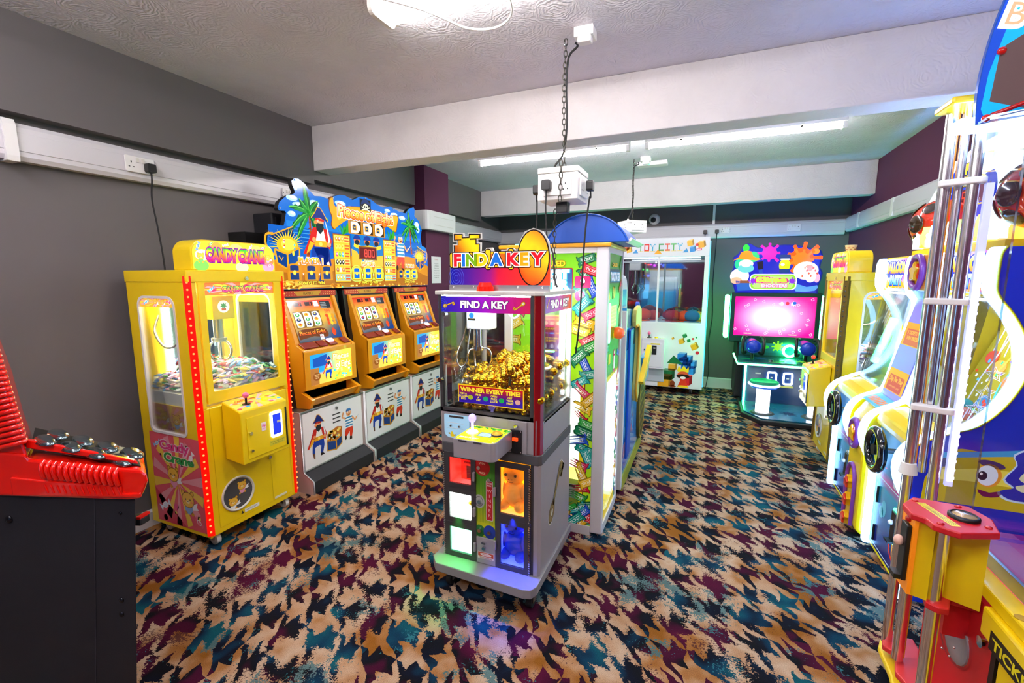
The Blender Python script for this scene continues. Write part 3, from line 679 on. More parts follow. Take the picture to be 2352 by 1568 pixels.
# ------------------------------------------------------------------ yellow claw machines full of sweets
def candy_art(a, x0, y0, x1, y1, seed, bg='#e85a6a'):
    rd = random.Random(seed); cx, cy = (x0+x1)/2, (y0+y1)/2; W, H = x1-x0, y1-y0
    a.rect(x0, y0, x1, y1, bg, 0)
    for i in range(14):
        t0 = 2*PI*i/14; t1 = t0+PI/14; pts = [(cx, cy)]
        for t in (t0, t1): pts.append((cx+math.cos(t)*W*.5, cy+math.sin(t)*H*.5))
        a.poly(pts, '#f6d048' if i % 2 else '#f0a0a8', 1)
    return rd
CANDY_COLS = ('#e02878', '#f050a0', '#ff8a20', '#f8e840', '#40c048')
def claw_machine(label, loc, rot, seed, heap_n, where, led=True, lit=1.0):
    W, D, Z0, Z1 = .29, .52, .075, 1.54
    t = Thing('claw_machine', label, 'claw machine', loc, rot, local=True)
    Y = M['yellow']
    wz0, wz1 = .885, 1.475          # front window
    fy0, fy1 = -.205, .215
    # shell: base box, corner posts, rails, roof, back
    t.part('base_panel', MB().box(-D+.002, -W+.012, Z0+.002, -.004, W-.012, .80), Y, bev=.004)
    t.part('roof', MB().box(-D-.004, -W-.005, 1.478, .006, W+.005, Z1), Y, bev=.004)
    t.part('back_panel', MB().box(-D, -W+.02, .80, -D+.02, W-.02, 1.478), Y)
    for s in (-1, 1):
        t.part('corner_post', MB().box(-.045, s*(W-.045), .80, -.002, s*(W-.0125), 1.478), Y, bev=.003)
        t.part('corner_post', MB().box(-D+.002, s*(W-.075), .80, -D+.05, s*(W-.0125), 1.478), Y, bev=.003)
        # side panel with a rounded window opening
        o = rrect(-D+.02, .80, -.02, 1.478, 0); n = 5
        outer = rrect(-D, Z0, -.004, 1.478, .001, n); inner = rrect(-.435, .635, -.115, 1.405, (.035, .035, .06, .06), n)
        t.part('side_panel', MB().ring(outer, inner, 'y', s*(W-.012), s*W), Y)
        inn2 = rrect(-.422, .648, -.128, 1.392, (.03, .03, .05, .05), n)
        t.part('window_seal', MB().ring(inner, inn2, 'y', s*(W-.01), s*(W+.004)), M['white'])
        t.part('side_window', MB().prism(inner, 'y', s*(W-.008), s*(W-.004)), M['glass'])
        a = Art(); candy_art(a, -.430, 1.345, -.12, 1.40, 3, '#f0b030'); d_bear(a, -.28, 1.375, .03); d_bear(a, -.22, 1.372, .027); d_candy(a, -.36, 1.372, .028, '#40b0e0', .4); d_candy(a, -.16, 1.372, .03, '#e83070', -.3)
        fr = ((0 if s < 0 else -.55, s*(W-.003), 0), (-s, 0, 0), (0, 0, 1))
        t.art('window_header_print', a, fr, printmat(.35*lit))
        a = Art(); candy_art(a, -.425, .645, -.125, .80, 6, '#f0a868')
        d_bear(a, -.33, .73, .055, '#f4a0c0'); d_bear(a, -.22, .72, .058, '#8fb0e0'); d_candy(a, -.27, .665, .03, '#e05070', .3)
        t.art('inner_print', a, ((0 if s < 0 else -.55, s*(W-.0115), 0), (-s, 0, 0), (0, 0, 1)), printmat(0., .3))
        a = Art(); rd = candy_art(a, -.46, .095, -.025, .635, 5)
        a.poly([(-.46, .095), (-.2, .095), (-.46, .3)], '#d03a50', 1)
        for i in range(9): a.ell(rd.uniform(-.44, -.05), rd.uniform(.12, .6), rd.uniform(.008, .02), None, rd.choice(['#ffffff', '#f8e060', '#a8d850', '#e83880']), 1)
        a.text('Candy', -.25, .545, .05, '#e83a86', 3, .04, width=.26, outline='#f8d8e0', ow=.06); a.text('Crane', -.22, .475, .05, '#2fa048', 3, .04, width=.26, outline='#f8f0c0', ow=.06)
        d_bear(a, -.28, .40, .085, '#f4a0c0'); d_bear(a, -.17, .27, .095, '#8fb0e0'); d_candy(a, -.38, .2, .06, '#e0e8f8', .5); d_candy(a, -.11, .52, .05, '#ffffff', 1.0); d_candy(a, -.09, .15, .045, '#f06080', -.6); d_candy(a, -.40, .57, .04, '#90c8f0', .5)
        t.art('side_print', a, ((0 if s < 0 else -.485, s*(W+.001), 0), (-s, 0, 0), (0, 0, 1)), printmat(0., .3))
        # chamfered corner strip with a column of red lamps
        zz = (.09, 1.51)
        t.part('light_strip', MB().prism([(-.006, s*(W-.020)), (.012, s*(W-.014)), (-.014, s*(W+.012)), (-.030, s*(W+.001))], 'z', *zz), mat('red_led_strip', '#c00c06', .3, emit=.35, ecol='#ff0c00') if led else mat('dark_led_strip', '#6a5418', .35))
        b = MB()
        for i in range(38): 
            z = .115+i*.0368; b.sphere((.001, s*(W+.001), z), .0055, 6, 4); 
        t.part('corner_lamps', b, M['ledr'] if led else M['dark'], kind='stuff', label='column of small bright red lamps' if led else 'column of small unlit lamps')
    # door: frame round the front glass
    outer = rrect(-.24, .825, .262, 1.525, .001, 2); inner = rrect(fy0, wz0, fy1, wz1, .008, 2)
    dr = t.part('door', MB().ring(outer, inner, 'x', -.012, .004), Y, bev=.002)
    t.part('door_lock', MB().cyl((.003, .035, 1.497), (.014, .035, 1.497), .011).cyl((.014, .035, 1.497), (.0145, .035, 1.497), .005), M['chrome'], parent=dr)
    t.part('front_glass', MB().box(-.010, fy0, wz0, -.006, fy1, wz1), M['glass'], parent=dr)
    a = Art(); candy_art(a, fy0, 1.408, fy1, wz1, 8, '#f07838')
    for i in range(6): a.ell(fy0+.05+.065*i, 1.44+.01*(i % 2), .02, .014, ['#e82868', '#f8d040', '#8fd048'][i % 3], 1)
    a.text('CANDY CRANE', .02, 1.425, .028, CANDY_COLS, 4, .05, width=.25, outline='#601858', ow=.08); d_candy(a, -.165, 1.44, .025, '#40b0e0', .6); d_candy(a, .19, 1.44, .022, '#f06090', -.4)
    t.art('window_header_print', a, FX(-.005), printmat(.4*lit))
    # cabinet interior: floor, chute, back mirror, light panels
    t.part('playfield_floor', MB().box(-D+.02, -W+.02, .80, -.05, W-.02, .868), M['white'])
    t.part('back_mirror', MB().box(-D+.02, -.10, .84, -D+.026, W-.06, 1.40), M['mirror'])
    t.part('lit_panel', MB().box(-D+.03, -.135, .84, -D+.036, -.105, 1.42), mat('inner_light', '#ffffff', emit=16*lit, ecol='#f2fbff'))
    for s in (-1, 1):
        t.part('lit_panel', MB().box(-D+.05, s*(W-.03), 1.43, -.05, s*(W-.07), 1.445), mat('inner_light', '#ffffff', emit=16*lit, ecol='#f2fbff'))
    t.part('crane_rail', MB().box(-.14, -W+.03, 1.405, -.12, W-.03, 1.425), M['white'])
    t.part('crane_carriage', MB().box(-.19, -.125, 1.27, -.07, .005, 1.40), Y, bev=.004)
    a = Art(); a.ell(-.06, 1.34, .035, None, '#f4f4f4', 1); a.poly(star(-.06, 1.345, .022, 7), '#208848', 2); a.rect(-.073, 1.318, -.047, 1.332, '#c85020', 3)
    t.art('carriage_badge', a, FX(-.069), printmat(.3))
    g = t.part('claw', MB().cyl((-.13, -.06, 1.27), (-.13, -.06, 1.16), .026).cyl((-.13, -.06, 1.16), (-.13, -.06, 1.14), .040), M['steel'])
    for k in range(3):
        q = 2*PI*k/3+.5; c, s_ = math.cos(q), math.sin(q)
        pts = [(-.13+r*c, -.06+r*s_, z) for r, z in ((.03, 1.145), (.055, 1.12), (.062, 1.08), (.045, 1.04), (.03, 1.03))]
        t.part('claw_arm', MB().tube(smooth(pts, 4), .007, 6), M['chrome'], parent=g)
    t.part('hose', MB().tube(smooth([(-.42, -.2, 1.29), (-.40, -.24, 1.2), (-.30, -.25, 1.12), (-.2, -.24, 1.15), (-.13, -.22, 1.3), (-.14, -.2, 1.4)], 6), .007, 8), M['steel'])
    t.part('prize_chute', MB().box(-.20, -W+.03, .83, -.196, -.10, .92).box(-.20, -.104, .83, -.05, -.10, .92), M['acrylic'], kind='stuff')
    # coin and control box
    bx = .145
    cb = t.part('coin_box', MB().prism([(0, .49), (bx, .475), (bx, .775), (0, .82)], 'y', -.17, .13), Y, bev=.006)
    dd = t.part('coin_door', MB().box(bx, -.14, .50, bx+.005, .108, .735), Y, parent=cb, bev=.002)
    t.part('hinge_strip', MB().box(bx+.001, .112, .50, bx+.006, .12, .735), M['black'], parent=cb)
    t.part('coin_mech_surround', MB().prism(rrect(.005, .575, .082, .73, .014), 'x', bx+.005, bx+.010), mat('mech_light', '#e8f0ff', emit=3.5*lit, ecol='#c8dcff'), parent=dd)
    t.part('coin_mech', MB().box(bx+.010, .018, .592, bx+.014, .07, .713), mat('mech_blue', '#1030c8', .4, emit=.3, ecol='#1838ff'), parent=dd, bev=.002)
    t.part('coin_slot', MB().box(bx+.014, .043, .66, bx+.018, .066, .672), M['cream'], parent=dd)
    for z, r in ((.645, .010), (.545, .008)): t.part('lock', MB().cyl((bx+.005, -.122, z), (bx+.016, -.122, z), r), M['chrome'], parent=dd)
    a = Art(); a.rect(-.052, .635, -.022, .685, '#f8e8f0', 0); a.text('30p', -.037, .66, .012, '#e02890', 1, .04); a.text('1 PLAY', -.037, .645, .006, '#e02890', 1)
    a.rect(-.005, .53, .095, .56, '#d8c838', 0); a.text('THIS MACHINE ACCEPTS', .045, .547, .006, '#404010', 1); a.text('10p, 20p, 50p, £1, £2', .045, .536, .006, '#404010', 1)
    t.art('coin_label', a, FX(bx+.0055), printmat(0), parent=cb)['kind'] = 'stuff'
    a = Art(); sl = bx; candy_art(a, -.165, .006, .125, .146, 4, '#f4b840')
    for i in range(14): a.ell(-.15+.02*i, .03+.09*((i*37) % 10)/10, .014, .009, ['#e83030', '#f08030', '#58a838', '#40a0d8', '#f8e858'][i % 5], 1)
    a.text('CANDY CRANE', -.06, .10, .018, '#c84018', 3, .04, width=.12)
    t.art('control_print', a, ((bx, 0, .7765), (0, 1, 0), (-bx/math.hypot(bx, .045), 0, .045/math.hypot(bx, .045))), printmat(.25), parent=cb)
    js = t.part('joystick', MB().cyl((.085, -.085, .795), (.085, -.085, .80), .022).cyl((.085, -.085, .80), (.085, -.085, .838), .006), M['black'], parent=cb)
    t.part('ball_top', MB().sphere((.085, -.085, .848), .017), M['pink'] if rot == 0 else mat('red_knob', '#e8403a', .25, coat=.3), parent=cb)
    t.part('push_button', MB().lathe([(.022, 0), (.022, .006), (.017, .010), (.015, .016), (0, .018)], (.085, .03, .793)), mat('button_yellow', '#f8e000', .3, emit=.3), parent=cb)
    # prize door, seams, stickers
    a = Art(); a.ell(-.115, .263, .098, None, '#f4f2e4', 0, n=36); a.ell(-.115, .263, .088, None, '#4c4c50', 1, n=36); d_bear(a, -.09, .30, .05, '#f0a0c8'); d_bear(a, -.15, .225, .05, '#f4f8fc')
    a.rect(-.085, .128, .01, .15, '#f0f0e8', 0); a.text('HANDS OFF', -.04, .135, .009, '#202020', 1); a.poly([(-.11, .128), (-.09, .128), (-.1, .147)], '#303020', 0)
    a.rect(.12, .115, .21, .13, '#e8e4c8', 0)
    a.line([(-.235, .815), (-.235, .11), (.255, .11), (.255, .815)], .002, '#c8a400', 0); a.line([(.11, .475), (.11, .11)], .0018, '#c8a400', 0)
    t.art('front_print', a, FX(-.002), printmat(0))
    t.part('prize_flap', MB().torus((-.001, -.115, .263), .096, .006, 'x', 36, 8), M['cream'])
    t.part('lock', MB().cyl((-.004, .10, .40), (.010, .10, .40), .010), M['chrome'])
    # topper
    prof = rrect(-.155+.0, Z1, .0, 1.70, (0, 0, .0, .0))
    t.part('topper', MB().prism(rrect(-.25, Z1, .25, 1.70, (.0, .0, .07, .07), 8), 'x', -.16, -.012), Y, bev=.006)
    a = Art(); ot = rrect(-.242, Z1+.004, .242, 1.695, (.0, .0, .066, .066), 8); a.poly(ot, '#f8c828', 0)
    for i, (x, z, c) in enumerate([(-.19, 1.62, '#f0f0f4'), (-.12, 1.665, '#f89838'), (.0, 1.66, '#fff070'), (.12, 1.66, '#ffe060'), (.2, 1.6, '#f07840'), (-.2, 1.565, '#70c850'), (.03, 1.56, '#fff8a0'), (.2, 1.565, '#f090b0')]): a.ell(x, z, .04, .028, c, 1)
    a.text('CANDY CRANE', .0, 1.592, .062, CANDY_COLS, 4, .06, width=.345, outline='#7a1888', ow=.09); a.text('CANDY CRANE', .0, 1.592, .062, CANDY_COLS, 4, .06, width=.345)
    d_bear(a, -.2, 1.612, .034, '#70b860'); d_bear(a, .20, 1.618, .032, '#f8a0c8'); d_candy(a, -.14, 1.68, .018, '#60c040', .8); d_candy(a, -.06, 1.678, .02, '#c8e8f8', .3); d_candy(a, .09, 1.675, .022, '#f0a0b8', .9); d_candy(a, .17, 1.675, .02, '#f06090', .2); d_candy(a, -.21, 1.665, .026, '#6090d0', 1.2); d_candy(a, .21, 1.575, .02, '#f06090', .2)
    t.art('topper_print', a, FX(-.011), printmat(.55*lit), label='back lit candy coloured sign panel')
    for x in (-D+.06, -.06):
        for s in (-1, 1):
            c = t.part('castor', MB().cyl((x, s*(W-.06)-.012, .032), (x, s*(W-.06)+.012, .032), .032), M['white'])
            t.part('castor_fork', MB().box(x-.015, s*(W-.06)-.018, .05, x+.015, s*(W-.06)+.018, .078).box(x-.01, s*(W-.06)-.018, .03, x+.01, s*(W-.06)-.014, .06), M['steel'], parent=c, kind='stuff')
    for x in (-.10,): t.part('levelling_foot', MB().cyl((x, .07, 0), (x, .07, .012), .035).cyl((x, .07, .012), (x, .07, .08), .008), M['rubber'])
    # the sweets
    pr = sweet_protos('c%d' % seed, where, 'wrapped sweets inside '+where)
    rd = random.Random(seed); mw = Matrix.Translation(loc) @ Matrix.Rotation(rot, 4, 'Z'); spots = []
    nx, ny = 11, 13
    for L in range(5):
        for i in range(nx):
            for j in range(ny):
                x = -.47+.40*(i+.5)/nx; y = -.255+.51*(j+.5)/ny
                if x > -.215 and y < -.09: continue
                top = .882+L*.022
                hmax = .925+.06*math.exp(-((x+.36)/.16)**2)+.025*math.sin(9*y)
                if top > hmax: continue
                spots.append(((mw @ Vector((x+rd.uniform(-.006, .006), y+rd.uniform(-.006, .006), top+rd.uniform(0, .006)))), (rd.uniform(-.5, .5), rd.uniform(-.5, .5), rd.uniform(0, 6.28)), rd.randrange(8)))
    spots.sort(key=lambda q: -q[0][2]); scatter(pr, spots[:heap_n])
    me = bpy.data.meshes.new('sweets'); V = []; F = []; MI_ = []
    for p, r_, k in spots[heap_n:]:
        src = pr[k % 8].data; mt = Matrix.Translation(p) @ Euler(r_).to_matrix().to_4x4(); n = len(V)
        V += [tuple(mt @ v.co) for v in src.vertices]; F += [tuple(i+n for i in q.vertices) for q in src.polygons]; MI_ += [k % 8]*len(src.polygons)
    me.from_pydata(V, [], F)
    for q in pr: me.materials.append(q.data.materials[0])
    me.polygons.foreach_set('material_index', MI_); me.update()
    o = bpy.data.objects.new('wrapped_sweets', me); COL.objects.link(o); o['label'] = 'lower part of the heap of wrapped sweets in '+where; o['category'] = 'sweets'; o['kind'] = 'stuff'
    return t
CM = claw_machine('yellow claw machine with red light strip and candy sign, by the grey left wall', (-2.43, 1.80, 0), 0, 11, 190, 'the claw machine by the left wall')
CM2 = claw_machine('yellow claw machine against the purple right wall, with a woven basket on top', (.95, 4.32, 0), PI, 12, 100, 'the claw machine by the right wall', led=False, lit=.8)
# sides of sweets seen in the tall side window hang below the tray: printed board
t = Thing('woven_basket', 'small cream woven basket standing on the far yellow claw machine', 'basket', (1.07, 4.5, 1.70))
b = MB(); b.lathe([(.028, 0), (.04, .055), (.042, .058), (.040, .06), (.038, .055), (.026, .004), (0, .004)], (1.07, 4.5, 1.701), seg=20); t.part('basket_wall', b, mat('wicker', '#e8d4a8', .6))
for k in range(3):
    for i in range(16):
        if (i+k) % 2: continue
        a_ = 2*PI*i/16; r = .031+.012*(k+1)/4
        t.part('weave_strip', MB().cyl((1.07+r*1.03*math.cos(a_), 4.5+r*1.03*math.sin(a_), 1.712+k*.014), (1.07+r*1.03*math.cos(a_+.3), 4.5+r*1.03*math.sin(a_+.3), 1.712+k*.014), .003, seg=5), mat('wicker_dark', '#b06838', .6))
# ------------------------------------------------------------------ pirate slot machines and their shared sign
def slot_machine(label, y0, idx):
    yc = y0+.325
    t = Thing('slot_machine', label, 'slot machine', (-2.74, yc, 0), group='pirate slot machines under the palm tree sign')
    # lower cabinet with side trims, kick plinth
    prof = [(-2.98, 0), (-2.43, 0), (-2.43, .095), (-2.52, .145), (-2.52, .575), (-2.98, .575)]
    t.part('base_cabinet', MB().prism([(-2.98, .02), (-2.54, .02), (-2.54, .57), (-2.98, .57)], 'y', y0+.012, y0+.638), M['white'])
    for ya, yb in ((y0, y0+.012), (y0+.638, y0+.65)):
        t.part('side_cheek', MB().prism(prof, 'y', ya, yb), mat('pale_pink_board', '#cfc0bc', .4))
        t.part('edge_trim', MB().tube([(-2.428, (ya+yb)/2, .003), (-2.428, (ya+yb)/2, .096), (-2.518, (ya+yb)/2, .147), (-2.518, (ya+yb)/2, .577), (-2.97, (ya+yb)/2, .577)], .007, 6), M['alu'])
    t.part('kick_plinth', MB().prism([(-2.54, 0), (-2.436, 0), (-2.436, .088), (-2.52, .135), (-2.54, .135)], 'y', y0+.012, y0+.638), M['charcoal'], bev=.004)
    t.part('top_ledge', MB().box(-2.98, y0+.004, .57, -2.515, y0+.646, .582), M['alu'], bev=.003)
    dr = t.part('front_door', MB().box(-2.54, y0+.03, .15, -2.524, y0+.62, .56), mat('door_white', '#eceaec', .3), bev=.003)
    t.part('door_lock', MB().cyl((-2.526, yc+.02, .527), (-2.512, yc+.02, .527), .011), M['steel'], parent=dr)
    for i in range(3):
        t.part('vent_slot', MB().prism(rrect(yc-.02, .415+i*.03, yc+.06, .424+i*.03, .004), 'x', -2.5245, -2.5225), M['dark'], parent=dr)
    a = Art(); d_captain(a, y0+.165, .34, .088); d_sailor(a, y0+.47, .35, .092)
    a.at(yc-.012, .30, .15); a.poly([(-.5, -.5), (.1, -.62), (.5, -.4), (.5, 0), (.1, -.15), (-.5, 0)], '#0c3c80', 2); a.line([(-.5, -.5), (.1, -.62), (.5, -.4), (.5, 0), (.1, -.15), (-.5, 0)], .07, '#d89a20', 3, True); a.line([(.1, -.62), (.1, -.15)], .08, '#d89a20', 3)
    a.poly([(-.5, 0), (.1, -.15), (.5, 0), (.55, .45), (.2, .55), (-.45, .35)], '#b86a18', 4)
    rd = random.Random(4)
    for k in range(26): a.ell(rd.uniform(-.42, .45), rd.uniform(-.03, .42), .09, .07, rd.choice(['#f0b030', '#e09020', '#ffe070', '#c87818']), 5)
    for k in range(8): a.ell(rd.uniform(-.35, .4), rd.uniform(0, .4), .035, None, rd.choice(['#ffffff', '#e83030', '#30a0d0']), 6)
    a.home(); t.art('pirate_print', a, FX(-2.5235), printmat(0., .3), parent=dr)
    # black body behind, amber screen housing
    c0, c1 = yc-.25, yc+.25
    t.part('black_body', MB().prism([(-2.97, .585), (-2.62, .585), (-2.72, 1.40), (-2.97, 1.40)], 'y', y0+.03, y0+.62), M['black'])
    side = [(-2.86, 1.365), (-2.70, 1.365), (-2.59, 1.035), (-2.525, 1.0), (-2.52, .985), (-2.525, .72), (-2.57, .70), (-2.47, .655), (-2.50, .59), (-2.60, .582), (-2.80, .585)]
    for ya, yb in ((c0, c0+.03), (c1-.03, c1)): t.part('amber_cheek', MB().prism(side, 'y', ya, yb), M['amber'], bev=.003)
    inn = [(-2.86, 1.355), (-2.715, 1.355), (-2.71, 1.34), (-2.60, 1.035), (-2.535, 1.0), (-2.53, .99), (-2.535, .725), (-2.80, .725)]
    t.part('screen_housing', MB().prism(inn, 'y', c0+.03, c1-.03), M['amber'])
    t.part('payout_tray', MB().prism([(-2.62, .70), (-2.62, .62), (-2.52, .60), (-2.478, .655), (-2.487, .66), (-2.525, .612), (-2.60, .63), (-2.60, .70)], 'y', c0+.03, c1-.03), M['amber'])
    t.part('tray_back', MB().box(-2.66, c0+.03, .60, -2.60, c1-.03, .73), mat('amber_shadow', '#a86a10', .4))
    # top strip with stars
    a = Art(); a.rect(y0+.05, 1.368, y0+.60, 1.405, '#b01c20', 0)
    for k in range(7):
        for q in (0, 1): a.ell(y0+.07+k*.022, 1.378+.016*q, .003, None, '#ffd080', 1); a.ell(y0+.45+k*.022, 1.378+.016*q, .003, None, '#ffd080', 1)
    a.poly([(yc-.13, 1.404), (yc+.13, 1.404), (yc+.10, 1.37), (yc-.10, 1.37)], '#c08828', 1); a.text('PLAYER %d' % idx, yc, 1.379, .015, '#6a2810', 3, .03)
    t.part('top_strip', MB().box(-2.74, y0+.05, 1.366, -2.715, y0+.60, 1.407), M['dred'])
    t.art('top_strip_print', a, FX(-2.7145), printmat(.1))
    # upper screen: inclined printed glass with three reels
    p0 = Vector((-2.7085+.0005, 0, 1.335)); p1 = Vector((-2.5995+.0005, 0, 1.045)); d = (p0-p1); H_ = d.length; up_ = d.normalized()
    nrm = Vector((up_.z, 0, -up_.x)); o = p1+nrm*.002; W0 = c0+.045; Wd = (c1-c0)-.09
    a = Art()
    a.grid(0, 0, Wd, H_, lambda x, y: mixc(mixc('#f8b838', '#c02818', min(1, max(0, (y-.2)*9))), '#183878', min(1, max(0, (.16-y)*5+max(0, (x-.25)*3)))), 6, 8)
    for k in range(2): a.rect(.05+.10*k, H_-.042, .12+.10*k, H_-.012, '#30080c', 1); digits(a, ['0', '0'][k], .095+.1*k, H_-.036, .018, '#ff3828', 2)
    a.rect(.23, H_-.05, .275, H_-.008, '#d8e0f0', 1); a.rect(.29, H_-.07, .39, H_-.012, '#242830', 1)
    for q in range(4): a.rect(.295, H_-.066+.013*q, .35, H_-.060+.013*q, '#888c90', 2)
    for k in range(3):
        x = .025+k*.08
        a.rect(x-.008, .105, x+.075, .228, '#7a5a20', 1); a.poly(smooth([(x, .112), (x+.055, .112), (x+.067, .165), (x+.055, .22), (x, .22)], 3), '#f8faf8', 2)
        for q in range(3): a.ell(x+.028, .130+q*.036, .020, .013, ['#38a048', '#e8b020', '#1c2c70'][(q+k+idx) % 3], 3); a.ell(x+.028, .133+q*.036, .008, .006, ['#d83030', '#ffe870', '#c8d8e8'][(q+k) % 3], 4)
    a.poly(smooth([(.01, .02), (.02, .085), (.14, .095), (.26, .085), (.27, .02), (.14, .035)], 3), '#6a3414', 1)
    a.text('Pieces of Eight', .138, .052, .030, ['#ff5020', '#ffd040'], 4, .02, width=.235, outline='#3a1408', ow=.05)
    digits(a, str(583-(idx-1)*24), .315, .205, .024, '#ff4030', 3)
    for q in range(9): a.ell(.32+.03*(q % 3), .18-.03*(q//3), .014, .016, ['#f09020', '#e04818', '#ffc030'][(q*7+idx) % 3], 2)
    a.ell(.34, .05, .02, .03, '#d84018', 2)
    t.art('reel_screen', a, ((o.x, W0, o.z), (0, 1, 0), up_), printmat(.28, .12))
    # button shelf
    b0, b1 = Vector((-2.59, 0, 1.0355)), Vector((-2.527, 0, 1.0015)); u_ = (b0-b1).normalized()
    for k, (yy, wd_) in enumerate(((.02, .13), (.165, .07), (.26, .07), (.40, .06))):
        q = t.part('button_block', MB().prism([(-2.588, 1.036), (-2.532, 1.006), (-2.530, 1.016), (-2.586, 1.046)], 'y', c0+yy, c0+yy+wd_), mat('button_red', '#8a1c1c', .25, coat=.4), bev=.002)
    t.part('lit_button', MB().prism([(-2.582, 1.045), (-2.556, 1.030), (-2.554, 1.038), (-2.580, 1.053)], 'y', c0+.265, c0+.32), mat('button_white', '#ffffff', .3, emit=4, ecol='#d0d8ff'), bev=.002)
    a = Art(); a.rect(0, 0, .035, .04, '#f4f0ee', 0); a.text('10p', .0175, .018, .011, '#c04050', 1, .03)
    t.art('price_card', a, ((-2.594, c0+.235, 1.048), (0, 1, 0), (-.32, 0, .95)), printmat(.1))
    # lower lit panel
    a = Art(); zz0, zz1 = .742, .962; ya, yb = c0+.045, c1-.045
    a.grid(ya, zz0, yb, zz1, lambda x, y: mixc('#d8a848' if y < .83 else '#2080c0', '#ffd838', min(1, max(0, (x-ya-.12)*5))), 10, 10)
    a.rect(ya, zz0, ya+.08, zz0+.12, '#8a5a28', 1); a.poly([(ya+.03, .93), (ya+.16, .95), (ya+.16, .87), (ya+.03, .87)], '#18408c', 1)
    a.ell(ya+.06, .80, .035, .03, '#704018', 2)
    for k in range(3): a.text(['TREASURE', 'COVE', 'RULES'][k], ya+.06, .81-.012*k, .007, '#f0d090', 3)
    d_captain(a, ya+.175, .835, .048, 2)
    a.text('Pieces', ya+.30, .895, .045, '#fff0a0', 5, .03, width=.16, outline='#e88010', ow=.07); a.text('of Eight', ya+.32, .835, .042, '#fff8c0', 5, .03, width=.15, outline='#e88010', ow=.07)
    rd = random.Random(idx)
    for k in range(22): a.ell(rd.uniform(ya+.23, yb-.01), rd.uniform(.75, .825), .010, .008, rd.choice(['#fff070', '#28b0c0', '#ffffff', '#f0a020', '#50c860']), 2)
    t.art('lower_lit_screen', a, FX(-2.5225+.0005), printmat(.75, .15), label='back lit yellow pirate screen')
    t.part('screen_frame', MB().ring(rrect(c0, .718, c1, .99, .001, 2), rrect(ya, zz0, yb, zz1, .004, 2), 'x', -2.53, -2.517), M['amber'], bev=.002)
    return t
slot_machine('nearest of three pirate slot machines, right beside the yellow claw machine', 2.22, 1)
slot_machine('middle of the three pirate slot machines under the palm tree sign', 2.87, 2)
slot_machine('farthest of three pirate slot machines, beside the plum pillar', 3.52, 3)
t = Thing('pirate_sign', 'big blue and orange treasure island sign with palm trees above the slot machines', 'sign', (-2.74, 3.2, 1.41))
OUT = [(2.232, 1.419), (2.225, 1.548), (2.222, 1.636), (2.225, 1.691), (2.238, 1.757), (2.246, 1.807), (2.266, 1.825), (2.37, 1.84), (2.388, 1.893), (2.403, 1.951), (2.392, 1.962), (2.346, 1.958), (2.338, 1.976), (2.354, 2.017), (2.405, 2.059), (2.478, 2.09), (2.493, 2.104), (2.472, 2.149), (2.467, 2.176), (2.494, 2.201), (2.53, 2.202), (2.581, 2.18), (2.623, 2.14), (2.668, 2.106), (2.733, 2.113), (2.816, 2.104), (2.861, 2.133), (2.925, 2.156), (2.99, 2.16), (3.074, 2.137), (3.156, 2.177), (3.229, 2.185), (3.314, 2.173), (3.389, 2.142), (3.469, 2.131), (3.566, 2.156), (3.652, 2.133), (3.702, 2.125), (3.795, 2.121), (3.852, 2.168), (3.937, 2.199), (3.957, 2.174), (3.947, 2.115), (4.018, 2.075), (4.073, 1.98), (4.057, 1.954), (4.046, 1.894), (4.066, 1.828), (4.126, 1.815), (4.163, 1.756), (4.165, 1.626), (4.155, 1.424)]
t.part('sign_board', MB().prism(OUT, 'x', -2.76, -2.722), M['black'])
t.part('sign_support', MB().box(-2.85, 2.4, 1.42, -2.76, 4.0, 1.69), M['charcoal'])
a = Art()
# fill the outline with strips so that sky, sea and sand can grade
a.poly(OUT, '#0a62c0', 0)
for z0, z1, c in ((1.80, 1.86, '#0b58b4'), (1.74, 1.80, '#0a4ea8'), (1.86, 1.9, '#1a78cc')): a.rect(2.40 if z0 > 1.82 else 2.25, z0, 4.03 if z0 > 1.82 else 4.05, z1, c, 1)
for x, z, r, s_ in ((2.46, 2.06, .05, .02), (2.52, 2.02, .06, .02), (2.66, 2.05, .05, .025), (2.45, 1.95, .035, .02), (2.93, 2.09, .06, .02), (3.05, 2.07, .05, .015), (3.52, 2.11, .04, .014), (3.62, 2.09, .05, .012), (3.74, 2.07, .05, .02), (3.98, 2.03, .04, .03), (4.0, 1.98, .03, .03), (2.5, 2.14, .015, .02)):
    a.ell(x, z, r, s_, '#a8d0f0', 2); a.ell(x+.01, z+.006, r*.6, s_*.6, '#f0f8ff', 3)
for z in (1.765, 1.79, 1.82, 1.845): a.rect(2.42, z, 2.80, z+.004, '#4aa8e0', 2)
sand = smooth([(2.232, 1.62), (2.45, 1.63), (2.75, 1.64), (3.0, 1.68), (3.3, 1.66), (3.6, 1.70), (3.9, 1.70), (4.165, 1.62)], 4)
a.poly([(2.232, 1.421)]+sand+[(4.155, 1.426)], '#c8821c', 3)
a.poly([(2.232, 1.421)]+[(x, z-.10+.02*math.sin(x*9)) for x, z in sand]+[(4.155, 1.426)], '#a86414', 4)
a.poly(smooth([(2.26, 1.43), (2.4, 1.49), (2.6, 1.45), (2.8, 1.44), (2.6, 1.43)], 3), '#e0b048', 5)
rd = random.Random(2)
for k in range(150):
    x = rd.choice([rd.uniform(2.3, 2.5), rd.uniform(2.78, 2.9), rd.uniform(3.0, 4.1)]); a.ell(x, rd.uniform(1.425, 1.45 if x > 2.6 else 1.475), .012, .007, rd.choice(['#e8b840', '#b87818', '#f8d868', '#985810']), 6)
d_palm(a, 2.61, 1.97, .155, -.3); d_palm(a, 3.865, 2.0, .122, .12)
